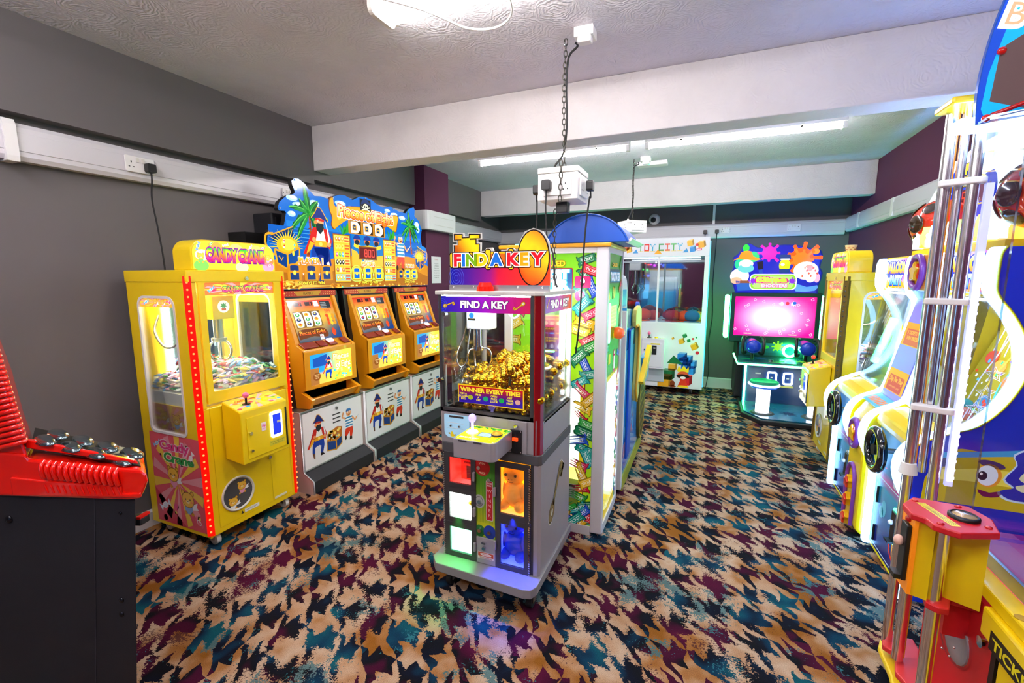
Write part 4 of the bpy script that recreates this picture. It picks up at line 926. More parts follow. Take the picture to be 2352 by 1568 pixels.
# big treasure chests at both ends
def big_chest(x, z, s, fl):
    a.at(x, z, s*fl, s)
    a.poly([(-.75, .55), (-.6, .6), (.55, 1.05), (.5, .35), (-.2, .2), (-.6, .2)], '#0c2f66', 5); a.line([(-.75, .55), (-.6, .6), (.55, 1.05)], .06, '#d89a20', 6)
    a.line(smooth([(-.62, .62), (-1.0, .55), (-1.05, .1), (-.75, -.35), (-.6, -.3)], 4), .1, '#e8a020', 6)
    for k in range(18):
        t_ = PI*k/17*1.1-.15; r = .95+.25*((k*37 % 10)/10); a.poly([(.15+.4*math.cos(t_-.12), .1+.3*math.sin(t_-.12)), (.15+r*math.cos(t_), .1+r*.75*math.sin(t_)), (.15+.4*math.cos(t_+.12), .1+.3*math.sin(t_+.12))], '#f8d030', 7)
    a.ell(.15, .12, .62, .42, '#f8b820', 8); a.ell(.2, .16, .42, .28, '#ffe850', 9)
    for k in range(9): a.ell(.15+.4*math.cos(k*2.1), .15+.22*math.sin(k*1.7), .05, .04, ['#40b8e0', '#ffffff', '#e84020'][k % 3], 10)
    a.poly([(-.6, -.1), (.1, -.3), (.1, -1.05), (-.5, -.75)], '#0a3a80', 9); a.poly([(.1, -.3), (.85, .05), (.8, -.6), (.1, -1.05)], '#0c4690', 9)
    for L in ([(-.6, -.1), (.1, -.3), (.85, .05)], [(.1, -.3), (.1, -1.05)], [(-.5, -.75), (.1, -1.05), (.8, -.6)], [(-.6, -.1), (-.5, -.75)], [(.85, .05), (.8, -.6)]): a.line(L, .09, '#e0a020', 10)
    a.line([(-.4, -.4), (-.25, -.6), (-.15, -.45)], .06, '#e0a020', 10); a.ell(.45, -.25, .07, .13, '#f8d848', 11); a.home()
big_chest(2.375, 1.71, .145, 1); big_chest(4.03, 1.70, .115, -1)
d_captain(a, 2.70, 1.745, .135, 8); d_sailor(a, 3.70, 1.72, .13, 8)
a.poly([(2.63, 1.72), (2.78, 1.74), (2.80, 1.6), (2.70, 1.46), (2.66, 1.46), (2.70, 1.6)], '#102a80', 8); a.line([(2.76, 1.62), (2.78, 1.56), (2.75, 1.51)], .03, '#e8e8ec', 9)
# banner, title, reels
BN = smooth([(2.815, 2.098), (2.85, 2.12), (2.873, 2.056), (3.02, 2.075), (3.161, 2.089), (3.297, 2.086), (3.549, 2.067), (3.61, 2.078), (3.673, 2.067), (3.655, 2.0), (3.629, 1.93), (3.56, 1.95), (3.472, 1.975), (3.25, 1.985), (3.025, 1.977), (2.90, 1.915), (2.853, 1.885), (2.824, 1.916), (2.835, 1.97), (2.812, 2.03)], 3, True)
a.poly([(3.24+(x-3.24)*1.02, 2.0+(z-2.0)*1.07) for x, z in BN], '#7a3a08', 8); a.poly(BN, '#eea01c', 9)
a.poly(smooth([(2.90, 2.03), (3.1, 2.055), (3.4, 2.055), (3.6, 2.03), (3.58, 1.985), (3.3, 2.005), (3.0, 1.995), (2.9, 1.96)], 3, True), '#ffc83c', 10)
a.text('Pieces of Eight', 3.24, 1.985, .085, ['#ff7a10', '#ffd860', '#fff4c0'], 13, .03, width=.70, outline='#c83010', ow=.05, arc=-6)
a.text('Pieces of Eight', 3.24, 1.985, .085, '#fff8e0', 11, .13, width=.72, arc=-6)
a.rect(3.155, 2.07, 3.29, 2.165, '#18161c', 10); a.ell(3.225, 2.10, .032, .028, '#e8e4c0', 12)
a.poly(smooth([(3.165, 2.115), (3.225, 2.135), (3.285, 2.115), (3.255, 2.16), (3.225, 2.17), (3.19, 2.16)], 2, True), '#1c2c60', 13)
for q in (-1, 1): a.ell(3.225+q*.012, 2.102, .008, .009, '#18161c', 13); a.line([(3.225-q*.05, 2.07), (3.225+q*.05, 2.10)], .01, '#e8e4c0', 11)
a.rect(3.005, 1.862, 3.47, 1.972, '#c08020', 11)
for k in range(3):
    x = 3.03+k*.15; a.rect(x, 1.868, x+.125, 1.966, '#3a2408', 12); a.poly(smooth([(x+.004, 1.872), (x+.08, 1.872), (x+.115, 1.917), (x+.08, 1.962), (x+.004, 1.962)], 3), '#fffdf4', 13)
    d_chest(a, x+.045, 1.915, .05, 14, '#183868'); 
for x in (2.93, 3.53):
    for k in range(4): a.poly([(x, 1.84), (x-.08+k*.05, 1.93+.02*(k % 2)), (x-.04+k*.045, 1.88)], '#2f9a30', 9)
# pay tables
for x0, x1 in ((2.835, 3.01), (3.445, 3.615)):
    a.rect(x0-.008, 1.462, x1+.008, 1.848, '#8a4a10', 9); a.rect(x0, 1.47, x1, 1.84, '#f6b828', 10)
    for k in range(6):
        z = 1.478+k*.061
        a.rect(x0+.004, z, x1-.004, z+.052, ['#80c0c8', '#f8d048', '#f8e078', '#ffd838', '#f8c830', '#f8d860'][k], 11)
        for q in range(3): a.ell(x0+.028+q*.032, z+.026, .014, .019, [['#f0c028'], ['#a8582c', '#e8e0d0', '#c87040'], ['#20242c'], ['#e85080', '#48b850', '#40a0d0'], ['#f8e868'], ['#e08820', '#d86a18', '#f0a830']][k][q % (3 if k in (1, 3, 5) else 1)], 12); a.ell(x0+.028+q*.032, z+.03, .006, .008, '#ffffff' if k != 4 else '#e0a020', 13)
        for q in range(2): a.rect(x0+.115, z+.008+.022*q, x1-.01, z+.022+.022*q, '#d85a28', 12)
# centre bay
a.poly([(3.035, 1.86), (3.44, 1.86), (3.43, 1.60), (3.03, 1.60)], '#1470b8', 9); a.poly([(3.03, 1.60), (3.43, 1.60), (3.43, 1.70), (3.35, 1.69), (3.28, 1.63), (3.16, 1.64), (3.09, 1.72), (3.03, 1.74)], '#f0b430', 10)
for x in (3.10, 3.225, 3.345):
    a.ell(x, 1.815, .038, .036, '#e07838', 11); a.poly([(x-.05, 1.82), (x+.05, 1.82), (x+.03, 1.85), (x, 1.86), (x-.03, 1.85)], '#1c3890', 12); a.ell(x, 1.797, .028, .022, '#1c1c28', 12)
a.line(smooth([(3.06, 1.775), (3.15, 1.755), (3.24, 1.765), (3.33, 1.755), (3.41, 1.775)], 3), .03, '#f8c828', 11)
a.rect(3.115, 1.655, 3.345, 1.768, '#7a4410', 12); a.rect(3.128, 1.667, 3.333, 1.757, '#5a0808', 13)
digits(a, '800', 3.188, 1.682, .058, '#ff4838', 14, .80)
a.text('TICKETS', 3.235, 1.632, .022, '#ffe8a0', 13, .04, outline='#7a2808')
for n_, x, s_ in ((1, 2.60, 1.0), (2, 3.229, .72), (3, 3.84, .62)):
    a.text('PLAYER %d' % n_, x, 1.604, .04*s_+.004, ['#f87818', '#ffd028'], 15, .05, width=.235*s_, outline='#f4f0f8', ow=.06)
    a.text('27 WAYS TO WIN', x-.01, 1.452, .022, '#ffe040', 15, .04, width=.25 if n_ < 3 else .17, outline='#3a1404', ow=.06)
for i, (x, s_) in enumerate(((2.44, .125), (2.592, .125), (2.744, .12), (3.078, .105), (3.219, .105), (3.363, .105), (3.69, .085), (3.80, .085), (3.91, .085))):
    d_chest(a, x, 1.535, s_, 14, '#0c3070' if i < 3 or i == 6 else '#1060c8', '#c88818' if i < 3 or i == 6 else '#f0d840', lit=3 <= i <= 8 and i != 6)
    if i % 3 < 2: a.text('x', x+s_*(.62 if i < 3 else .68), 1.522, .016, '#f0f0f8', 16, .05)
t.art('treasure_print', a, FX(-2.7215), printmat(.3, .12), label='back lit printed treasure island panel')
# lamps behind the reels of the sign
for i, (x, z) in enumerate(((2.25, 1.81), (2.35, 1.975), (2.5, 2.19), (2.85, 2.12), (3.22, 2.175), (3.6, 2.135), (3.93, 2.185), (4.05, 1.97), (2.9, 1.43), (3.6, 1.43))):
    t.part('screw', MB().cyl((-2.7215, x, z), (-2.714, x, z), .006, seg=8), M['chrome'])
# ------------------------------------------------------------------ grey key machine in the middle of the room
K = Thing('prize_key_machine', 'grey cabinet full of golden eggs with a big key sign and lit prize doors', 'prize machine', (-.87, 2.04, 0))
X0, X1, Y0, Y1 = -1.125, -.622, 1.80, 2.28
SG, DG = M['silver'], M['dark']
K.part('base_plate', MB().prism([(-1.16, 1.76), (-1.12, 1.715), (-.66, 1.695), (-.628, 1.705), (-.612, 1.74), (-.612, 2.30), (-1.15, 2.30)], 'z', .105, .15), mat('base_grey', '#8d8b8c', .4), bev=.004)
# lower cabinet as an open carcass with five lit compartments
K.part('side_panel', MB().prism([(X1-.03, Y0), (X1-.012, Y0), (X1, Y0+.012), (X1, Y1), (X1-.03, Y1)], 'z', .15, .68), SG)
K.part('side_panel', MB().prism([(X0+.018, Y0), (X0+.012, Y0), (X0, Y0+.012), (X0, Y1), (X0+.018, Y1)], 'z', .15, .68), SG)
K.part('back_panel', MB().box(X0+.018, Y1-.02, .15, X1-.03, Y1, .68), DG)
K.part('centre_divider', MB().box(-.938, Y0+.004, .15, -.838, Y1-.02, .69), DG)
K.part('grey_band', MB().prism([(X0-.004, Y0+.012), (X0+.01, Y0-.004), (X1-.01, Y0-.004), (X1+.004, Y0+.012), (X1+.004, Y1), (X0-.004, Y1)], 'z', .68, .727), mat('band_grey', '#4f4e50', .45), bev=.003)
def cubby(x0, x1, z0, z1, c, e, dname, dlabel, hs, s_):
    m = mat('cubby_'+dname, '#f0f0f0', .6, emit=e, ecol=c)
    K.part('prize_box', MB().box(x0, Y0+.17, z0, x1, Y0+.175, z1).box(x0, Y0+.01, z0, x0+.004, Y0+.17, z1).box(x1-.004, Y0+.01, z0, x1, Y0+.17, z1).box(x0, Y0+.01, z0, x1, Y0+.17, z0+.004).box(x0, Y0+.01, z1-.004, x1, Y0+.17, z1), m, kind='stuff', label='%s lit prize compartment' % dname)
    ox0, ox1, oz0, oz1 = x0-.006, x1+.006, z0-.006, z1+.006
    wx0, wx1, wz0, wz1 = x0+.019, x1-.020, z0+.019, z1-.019
    d = K.part('prize_door', MB().ring(rrect(ox0, oz0, ox1, oz1, .001, 2), rrect(wx0, wz0, wx1, wz1, .002, 2), 'y', Y0-.008, Y0+.004), DG, bev=.0015)
    K.part('door_glass', MB().box(wx0-.002, Y0-.003, wz0-.002, wx1+.002, Y0, wz1+.002), M['glass'], parent=d)
    hx = x1-.006 if hs > 0 else x0-.012
    K.part('handle', MB().box(hx, Y0-.022, (z0+z1)/2-.032, hx+.013, Y0-.008, (z0+z1)/2+.012), M['silver'], parent=d, bev=.003)
    b = MB(); hx = x0-.010 if hs > 0 else x1+.007
    for k in range(int((oz1-oz0)/.011)): b.box(hx-.003, Y0-.012, oz0+.004+k*.011, hx+.003, Y0-.002, oz0+.011+k*.011)
    K.part('hinge', b, M['chrome'], parent=d, kind='stuff')
    return d
cubby(-1.100, -.944, .512, .676, '#ff1808', .9, 'red', '', 1, 0)
cubby(-1.100, -.944, .336, .500, '#f4fff6', 2.2, 'white', '', 1, 0)
cubby(-1.100, -.944, .158, .324, '#80ffb8', 1.0, 'green', '', 1, 0)
cubby(-.832, -.676, .408, .670, '#ff9000', .9, 'amber', '', -1, 0)
cubby(-.832, -.676, .156, .396, '#3048ff', 1.0, 'blue', '', -1, 0)
def spot(x, y, z, tx, ty, tz, col, W_, ang=1.2, size=.01):
    L = bpy.data.lights.new('added_door_spot', 'SPOT'); L.energy = W_; L.color = lin(col); L.spot_size = ang; L.spot_blend = .6; L.shadow_soft_size = size
    o = bpy.data.objects.new('added_door_spot', L); COL.objects.link(o); o.location = (x, y, z); o.rotation_euler = (Vector((tx, ty, tz))-Vector((x, y, z))).to_track_quat('-Z', 'Y').to_euler()
    return o
spot(-1.03, Y0-.016, .40, -1.04, 1.735, .15, '#08ff40', 3.2, 1.0); spot(-.75, Y0-.016, .42, -.74, 1.735, .15, '#1030ff', 11., 1.05)  # spots added to throw green and blue door light onto plate and floor
# centre strip
a = Art(); a.grid(-.935, .29, -.842, .672, lambda x, y: mixc('#c8c820', '#3a9020', min(1, max(0, (y-.36)*4))), 3, 8)
for k in range(16): a.line([(-.93+.006*k, .36), (-.93+.006*k, .67)], .0015, '#2c7a1c', 1)
a.ell(-.905, .632, .04, .042, '#c81818', 2); a.text('WIN', -.905, .645, .011, '#ffc8a0', 3, .03); a.text('PRIZE', -.905, .60, .009, '#ffc8a0', 3, .03)
a.ell(-.922, .462, .028, .034, '#a8a8a4', 2); a.line([(-.922+.02*math.cos(k), .462+.024*math.sin(k)) for k in [q*.5 for q in range(13)]], .003, '#606060', 3)
a.ell(-.92, .315, .028, .03, '#186a28', 2); a.ell(-.868, .318, .032, .034, '#18389c', 3)
a.poly(rrect(-.886, .375, -.850, .572, .006), '#e8e0e0', 3); a.poly(rrect(-.884, .378, -.852, .569, .005), '#c01824', 4)
a.text('PRIZE', -.868, .556, .007, '#f8d8d8', 5, .03); a.text('BOX', -.868, .545, .007, '#f8d8d8', 5, .03)
for k, ch in enumerate('WINNER'): a.text(ch, -.868, .514-.024*k, .016, '#f0c8c8', 5)
cs = K.part('centre_strip', MB().box(-.938, Y0-.004, .285, -.838, Y0+.004, .68), mat('green_strip', '#6a9a20', .5))
K.art('centre_print', a, FY(Y0-.0045), printmat(0, .3), parent=cs)
for (x, z) in ((-.92, .63), (-.868, .578), (-.92, .462), (-.92, .318), (-.868, .318)): K.part('key_lock', MB().cyl((x, Y0-.005, z), (x, Y0-.015, z), .009), M['chrome'], parent=cs)
cd_ = K.part('cash_door', MB().box(-.938, Y0-.008, .152, -.838, Y0+.004, .284), SG, bev=.002)
K.part('cash_lock', MB().cyl((-.895, Y0-.008, .235), (-.895, Y0-.02, .235), .009), M['chrome'], parent=cd_)
K.part('hasp', MB().box(-.905, Y0-.02, .258, -.885, Y0-.008, .268), M['chrome'], parent=cd_)
a = Art(); a.rect(-.93, .178, -.846, .212, '#e8ddd8', 0); a.rect(-.928, .19, -.848, .210, '#c84828', 1); a.ell(-.888, .2, .03, .007, '#f8e8e0', 2); a.text('CAUTION', -.888, .197, .006, '#c03020', 3)
for k in range(2): a.rect(-.92, .180+.004*k, -.856, .182+.004*k, '#a05040', 1)
K.art('warning_sticker', a, FY(Y0-.0085), printmat(0), parent=cd_)
K.part('hinge_post', MB().box(-.6695, Y0+.004, .15, -.652, Y0+.19, .68), DG)
# prizes behind the doors
def plush(label, cat, x, y, z, col, s):
    t = Thing('plush_toy', label, cat, (x, y, z)); m = mat('plush_'+col, col, .9, bump=.6, bscale=300)
    t.part('body', MB().sphere((x, y, z+.055*s), .045*s, sc=(1, .85, 1.15)), m)
    t.part('head', MB().sphere((x, y-.005, z+.135*s), .042*s, sc=(1.05, .9, .95)), m)
    for q in (-1, 1):
        t.part('arm', MB().sphere((x+q*.045*s, y-.02, z+.07*s), .018*s, sc=(.9, 1, 1.8)), m)
        t.part('leg', MB().sphere((x+q*.032*s, y-.035, z+.02*s), .022*s, sc=(1, 1.3, .9)), m)
        t.part('ear', MB().sphere((x+q*.032*s, y, z+.172*s), .013*s, sc=(.7, .6, 1.2)), m)
        t.part('eye', MB().sphere((x+q*.019*s, y-.042*s, z+.14*s), .0055*s, 8, 6), M['black'])
        t.part('nostril', MB().sphere((x+q*.007*s, y-.0445*s, z+.125*s), .0018*s, 6, 4), M['black'])
    t.part('mouth', MB().tube([(x+.014*s*math.sin(k), y-.043*s, z+.122*s-.009*s*math.cos(k)) for k in (-1.1, -.6, 0, .6, 1.1)], .0008*s, 5), M['black'])
    return t, m
t, m = plush('yellow horned plush toy behind the amber lit prize door', 'toy', -.782, 1.895, .413, '#f0c060', 1.3)
t.part('horn', MB().cyl((-.782, 1.89, .632), (-.782, 1.885, .664), .015, .005), m)
t, m = plush('blue plush toy sitting behind the blue lit prize door', 'toy', -.778, 1.895, .162, '#4058c0', 1.25)
t = Thing('boxed_toy', 'red card box with dark window behind the red lit prize door', 'box', (-1.0, 1.88, .517))
t.part('carton', MB().box(-1.06, 1.875, .517, -.955, 1.94, .62), mat('red_card', '#d84828', .6), bev=.001)
a = Art(); a.rect(-1.058, .518, -.957, .619, '#e85838', 0); a.text('PADDINGTON', -.997, .600, .0095, '#601018', 2, .03); a.rect(-1.03, .525, -.965, .588, '#5a1420', 1)
t.art('carton_print', a, FY(1.8745), printmat(0))
t = Thing('golden_trinket', 'small golden toy lying behind the white lit prize door', 'toy', (-1.0, 1.88, .341))
t.part('body', MB().sphere((-.995, 1.87, .40), .018, sc=(1.5, .8, .7)), M['gold']); t.part('wing', MB().sphere((-.98, 1.865, .415), .012, sc=(1.2, .3, .9)), M['gold']); t.part('stand', MB().cyl((-.995, 1.87, .341), (-.995, 1.87, .39), .004), M['acrylic'])
# upper body: lower metal apron with control console
K.part('apron', MB().prism([(X0+.006, Y0), (X1-.02, Y0), (X1-.02, Y1), (X0, Y1), (X0, Y0+.006)], 'z', .727, .885), SG, bev=.002)
K.part('side_apron', MB().box(X1-.02, Y0+.04, .727, X1, Y1, .873), SG, bev=.003)
cw = K.part('prize_window', MB().prism(rrect(-1.103, .752, -.97, .865, (.03, .004, .004, .004)), 'y', Y0-.0035, Y0-.001), mat('window_blue', '#8fb4cc', .15, emit=.25, ecol='#a8d8f0'))
K.part('window_bar', MB().box(-1.075, Y0-.0055, .852, -1.0, Y0-.0035, .861), M['dark'], parent=cw)
for z in (.80, .825): K.part('shelf_line', MB().box(-1.09, Y0-.0045, z, -1.0, Y0-.0035, z+.002), M['white'], parent=cw)
for x in (-1.065, -1.02): K.part('bolt', MB().cyl((x, Y0-.003, .813), (x, Y0-.012, .813), .005), M['chrome'], parent=cw)
a = Art(); a.ell(-1.06, .765, .012, .008, '#d8c020', 0); a.ell(-1.062, .776, .007, .007, '#d8c020', 0); a.poly([(-1.085, .772), (-1.07, .768), (-1.075, .778)], '#a08a10', 0); a.poly([(-1.04, .775), (-1.05, .765), (-1.045, .76)], '#a08a10', 0)
K.art('bird_sticker', a, FY(Y0-.004), printmat(.2), parent=cw)['kind'] = 'stuff'
cons = K.part('console', MB().prism(rrect(-.945, 1.605, -.752, Y0, (.004, .03, 0, 0)), 'z', .748, .83), SG, bev=.003)
a = Art(); pts = rrect(-.942, 1.608, -.755, 1.792, (.02, .028, .004, .004)); a.poly(pts, '#e8e818', 0)
rd = random.Random(9)
for k in range(30): 
    x = rd.uniform(-.935, -.765); a.rect(x, 1.765+rd.uniform(-.008, .01), x+.012, 1.785, rd.choice(['#40b830', '#78d030', '#30a048']), 1)
for k in range(8): a.rect(-.77, 1.64+.016*k, -.76, 1.648+.016*k, '#50c038', 1)
a.poly([(-.868, 1.668), (-.80, 1.668), (-.806, 1.715), (-.866, 1.72)], '#3a5a70', 2); a.poly([(-.864, 1.672), (-.804, 1.672), (-.81, 1.71), (-.862, 1.715)], '#b8d8f4', 3)
for k in range(4): a.rect(-.858, 1.678+.008*k, -.815, 1.681+.008*k, '#88a8d0', 4)
a.text('FIND A KEY', -.885, 1.63, .012, '#f8fff0', 3, .04); d_key(a, -.795, 1.64, .018, .9, '#d8d820', '#707010', 2)
for x, y in ((-.93, 1.622), (-.768, 1.622), (-.765, 1.782), (-.93, 1.782)): a.ell(x, y, .0035, None, '#f0f0f0', 2)
K.art('console_print', a, ((0, 0, .8305), (1, 0, 0), (0, 1, 0)), printmat(.25, .25), parent=cons)
for x in (-.9, -.83): K.part('handle_slot', MB().box(x-.02, 1.6035, .821, x+.02, 1.606, .828), M['dark'], parent=cons)
js = K.part('joystick', MB().lathe([(.026, 0), (.024, .004), (.010, .007), (.006, .009), (.006, .05)], (-.905, 1.705, .8312)), mat('stick_glow', '#d8c8ff', .2, emit=1.2, ecol='#c8b0ff'), parent=cons)
K.part('ball_top', MB().sphere((-.905, 1.705, .893), .0175, sc=(1, 1, 1.15)), mat('ball_glow', '#b8b0ff', .15, emit=1.0, ecol='#8878ff'), parent=cons)
K.part('push_button', MB().lathe([(.024, 0), (.024, .008), (.019, .012), (.017, .017), (0, .019)], (-.785, 1.70, .831)), mat('button_amber', '#f0b818', .25, coat=.4), parent=cons)
K.part('button_ring', MB().torus((-.785, 1.70, .837), .022, .0035, 'z', 20, 6), M['black'], parent=cons)
K.part('key_switch', MB().cyl((-.85, 1.77, .831), (-.85, 1.77, .84), .009), M['chrome'], parent=cons)
cp = K.part('coin_plate', MB().box(-.776, Y0-.006, .727, -.684, Y0, .874), SG, bev=.002)
K.part('coin_mech', MB().box(-.761, Y0-.012, .727, -.706, Y0-.006, .836), M['black'], parent=cp, bev=.002)
K.part('mech_groove', MB().box(-.736, Y0-.0135, .73, -.731, Y0-.012, .832), M['charcoal'], parent=cp)
K.part('reject_button', MB().box(-.748, Y0-.022, .787, -.722, Y0-.012, .802), mat('orange_glow', '#ff4a10', .3, emit=.5), parent=cp, bev=.002)
K.part('coin_lock', MB().cyl((-.733, Y0-.006, .853), (-.733, Y0-.018, .853), .009), M['chrome'], parent=cp)
for x in (-.757, -.71):
    for z in (.735, .83): K.part('screw', MB().sphere((x, Y0-.0125, z), .003, 8, 6), M['chrome'], parent=cp)
# upper glass case
fr_ = M['dark']
for x0, x1, y0, y1 in ((X0, X0+.016, Y0, Y0+.02), (-.673, -.655, Y0, Y0+.02), (X0, X0+.016, Y1-.02, Y1), (X1-.02, X1, Y1-.02, Y1), (X1-.018, X1, Y0+.032, Y0+.05)):
    K.part('case_post', MB().box(x0, y0, .876, x1, y1, 1.425), fr_ if y0 < 2.2 else M['white'], bev=.002)
K.part('red_light_strip', MB().prism([(-.655, Y0), (-.650, Y0-.003), (-.628, Y0+.012), (-.620, Y0+.03), (-.625, Y0+.034), (-.655, Y0+.02)], 'z', .727, 1.425), mat('red_strip', '#7c0612', .25, emit=.02, ecol='#ff1020'))
K.part('bottom_rail', MB().box(X0, Y0, .876, -.655, Y0+.018, .896), fr_); K.part('bottom_rail', MB().box(X1-.018, Y0+.05, .862, X1, Y1-.02, .876), fr_)
K.part('roof', MB().prism([(X0-.012, Y0-.008), (-.65, Y0-.012), (X1+.006, Y0+.01), (X1+.012, Y1), (X0-.012, Y1)], 'z', 1.425, 1.442), M['cream'], bev=.003)
dg = K.part('front_glass', MB().box(X0+.016, Y0+.004, .896, -.673, Y0+.008, 1.425), M['glass'])
K.part('side_glass', MB().box(X1-.008, Y0+.05, .876, X1-.004, Y1-.02, 1.425), M['glass'])
K.part('side_glass', MB().box(X0+.004, Y0+.02, .876, X0+.008, Y1-.02, 1.425), M['glass'])
K.part('hinge_knob', MB().cyl((X0+.01, Y0, 1.03), (X0+.01, Y0-.02, 1.03), .011), M['chrome']); K.part('hinge_knob', MB().cyl((X0+.03, Y0+.02, 1.335), (X0+.03, Y0-.004, 1.335), .010), M['chrome'])
def fak_bg(a, x0, x1, z0, z1): a.grid(x0, z0, x1, z1, lambda x, y: (lambda t: mixc('#1c1ca0', '#9818b8', t*2) if t < .5 else mixc('#9818b8', '#c01848', t*2-1))((x-x0)/(x1-x0)), 12, 2)
a = Art(); fak_bg(a, X0+.016, -.673, 1.347, 1.418)
a.text('FIND A KEY', -.895, 1.368, .030, '#fff8f0', 4, .045, width=.235, outline='#281060', ow=.05)
d_key(a, -1.08, 1.378, .036, -1.2, '#c8a028', '#50380c'); d_key(a, -.715, 1.384, .036, 2.2, '#c8a028', '#50380c')
for k in range(4): a.line([(-1.105+.008*k*math.cos(q/2)*1.0, 1.378+.010*k*math.sin(q/2)) for q in range(13)], .001, '#4060d0', 1)
K.art('front_header_print', a, FY(Y0+.003), printmat(.25, .2))
a = Art(); a.grid(Y0+.05, 1.347, Y1-.02, 1.418, lambda x, y: (lambda t: mixc('#5018a0', '#b018a0', t*2) if t < .5 else mixc('#b018a0', '#e85020', t*2-1))((x-Y0-.05)/.41), 10, 2)
a.text('FIND A KEY', 2.07, 1.366, .034, '#fff8f0', 4, .045, width=.30, outline='#281060', ow=.05); d_key(a, 1.885, 1.38, .03, -.6, '#c8a028', '#50380c')
K.art('side_header_print', a, FX(X1-.003), printmat(.25, .2))
K.part('case_floor', MB().box(X0+.01, Y0+.02, .873, X1-.01, Y1-.01, .885), M['white'])
K.part('back_mirror', MB().box(X0+.01, Y1-.012, .885, -.99, Y1-.006, 1.42), M['mirror'])
K.part('back_glass', MB().box(-.95, Y1-.012, .885, X1-.02, Y1-.006, 1.42), M['glass'])
K.part('inner_post', MB().box(-.99, Y1-.03, .885, -.95, Y1-.006, 1.42), M['white'])
K.part('lit_panel', MB().box(-1.10, Y0+.03, 1.408, -.66, Y0+.045, 1.42), mat('inner_light2', '#ffffff', emit=28, ecol='#f2fbff'))
K.part('lit_panel', MB().box(-1.0, Y1-.05, 1.40, -.66, Y1-.035, 1.415), mat('inner_light2', '#ffffff', emit=28, ecol='#f2fbff'))
K.part('lit_panel', MB().box(X1-.035, Y1-.06, .9, X1-.023, Y1-.045, 1.40), mat('inner_light2', '#ffffff', emit=28, ecol='#f2fbff'))
# poster inside
a = Art(); a.rect(-.81, 1.04, -.655, 1.31, '#f0d020', 0); a.grid(-.804, 1.046, -.661, 1.304, lambda x, y: mixc('#3020a0', '#f04818', min(1, max(0, (y-1.08)*4.2))), 2, 10, 1)
for t_, z in (('WIN A GOLDEN EGG', 1.285), ('FIND A KEY', 1.235), ('USE KEY TO OPEN', 1.185), ('PRIZE DOOR', 1.172), ('COLLECT YOUR', 1.122), ('PRIZE', 1.109)): a.text(t_, -.733, z, .009, '#ffe040', 3, .03)
for k in range(4):
    x = -.785+.035*k; a.ell(x, 1.268, .012, .010, '#e8e8a0', 3); a.rect(x-.012, 1.212, x+.012, 1.22, ['#f06080', '#c060e0', '#60a0f0', '#f0a040'][k], 3); a.poly([(x-.008, 1.15), (x+.008, 1.15), (x, 1.165)], '#e0d8f8', 3); a.ell(x, 1.145, .008, .009, '#e0d8f8', 3); a.ell(x, 1.085, .012, .012, ['#f0c0c0', '#f04040', '#ffffff', '#f0a0a0'][k], 3)
ps = K.part('poster_board', MB().box(-.81, 2.242, 1.04, -.655, 2.246, 1.31), M['yellow'])
K.art('poster_print', a, FY(2.2415), printmat(.15), parent=ps)
# crane
K.part('crane_rail', MB().box(X0+.01, 1.99, 1.395, X1-.02, 2.01, 1.41), M['steel'])
cr = K.part('crane_carriage', MB().box(-1.05, 1.93, 1.255, -.93, 2.02, 1.38), M['cream'], bev=.004)
a = Art(); a.ell(-1.022, 1.315, .026, .03, '#c8e4f4', 0); a.ell(-1.022, 1.322, .013, .013, '#1860b0', 1); a.rect(-1.043, 1.298, -1.0, 1.308, '#3a3018', 1)
K.art('carriage_badge', a, FY(1.9295), printmat(.2), parent=cr)
K.part('motor_tube', MB().cyl((-1.01, 1.97, 1.255), (-1.01, 1.97, 1.17), .020).cyl((-1.01, 1.97, 1.17), (-1.01, 1.97, 1.15), .028), M['chrome'], parent=cr)
for k in range(3):
    q = 2*PI*k/3+.2; c, s_ = math.cos(q), math.sin(q)
    K.part('claw_arm', MB().tube(smooth([(-1.01+r*c, 1.97+r*s_, z) for r, z in ((.02, 1.16), (.055, 1.155), (.068, 1.12), (.06, 1.08), (.045, 1.06))], 4), .0045, 6), M['chrome'], parent=cr)
K.part('hose', MB().tube(smooth([(-1.05, 1.95, 1.30), (-1.075, 1.93, 1.2), (-1.09, 1.9, 1.12), (-1.07, 1.9, 1.075), (-1.04, 1.91, 1.10), (-1.035, 1.92, 1.2), (-1.03, 1.93, 1.26)], 6), .004, 8), M['chrome'], parent=cr)
K.part('coiled_lead', MB().tube(smooth([(-.94, 2.1, 1.39), (-.91, 2.1, 1.33), (-.87, 2.1, 1.30), (-.83, 2.1, 1.34), (-.80, 2.1, 1.39)], 6), .006, 8), M['white'])
# clear egg chute
K.part('egg_chute', MB().lathe([(.052, .0), (.055, .09), (.058, .18), (.061, .184), (.055, .182), (.051, .0)], (-1.045, 1.885, .887), seg=24), M['acrylic'])
K.part('chute_hole', MB().cyl((-1.03, 1.84, .886), (-1.03, 1.84, .888), .02), M['black'])
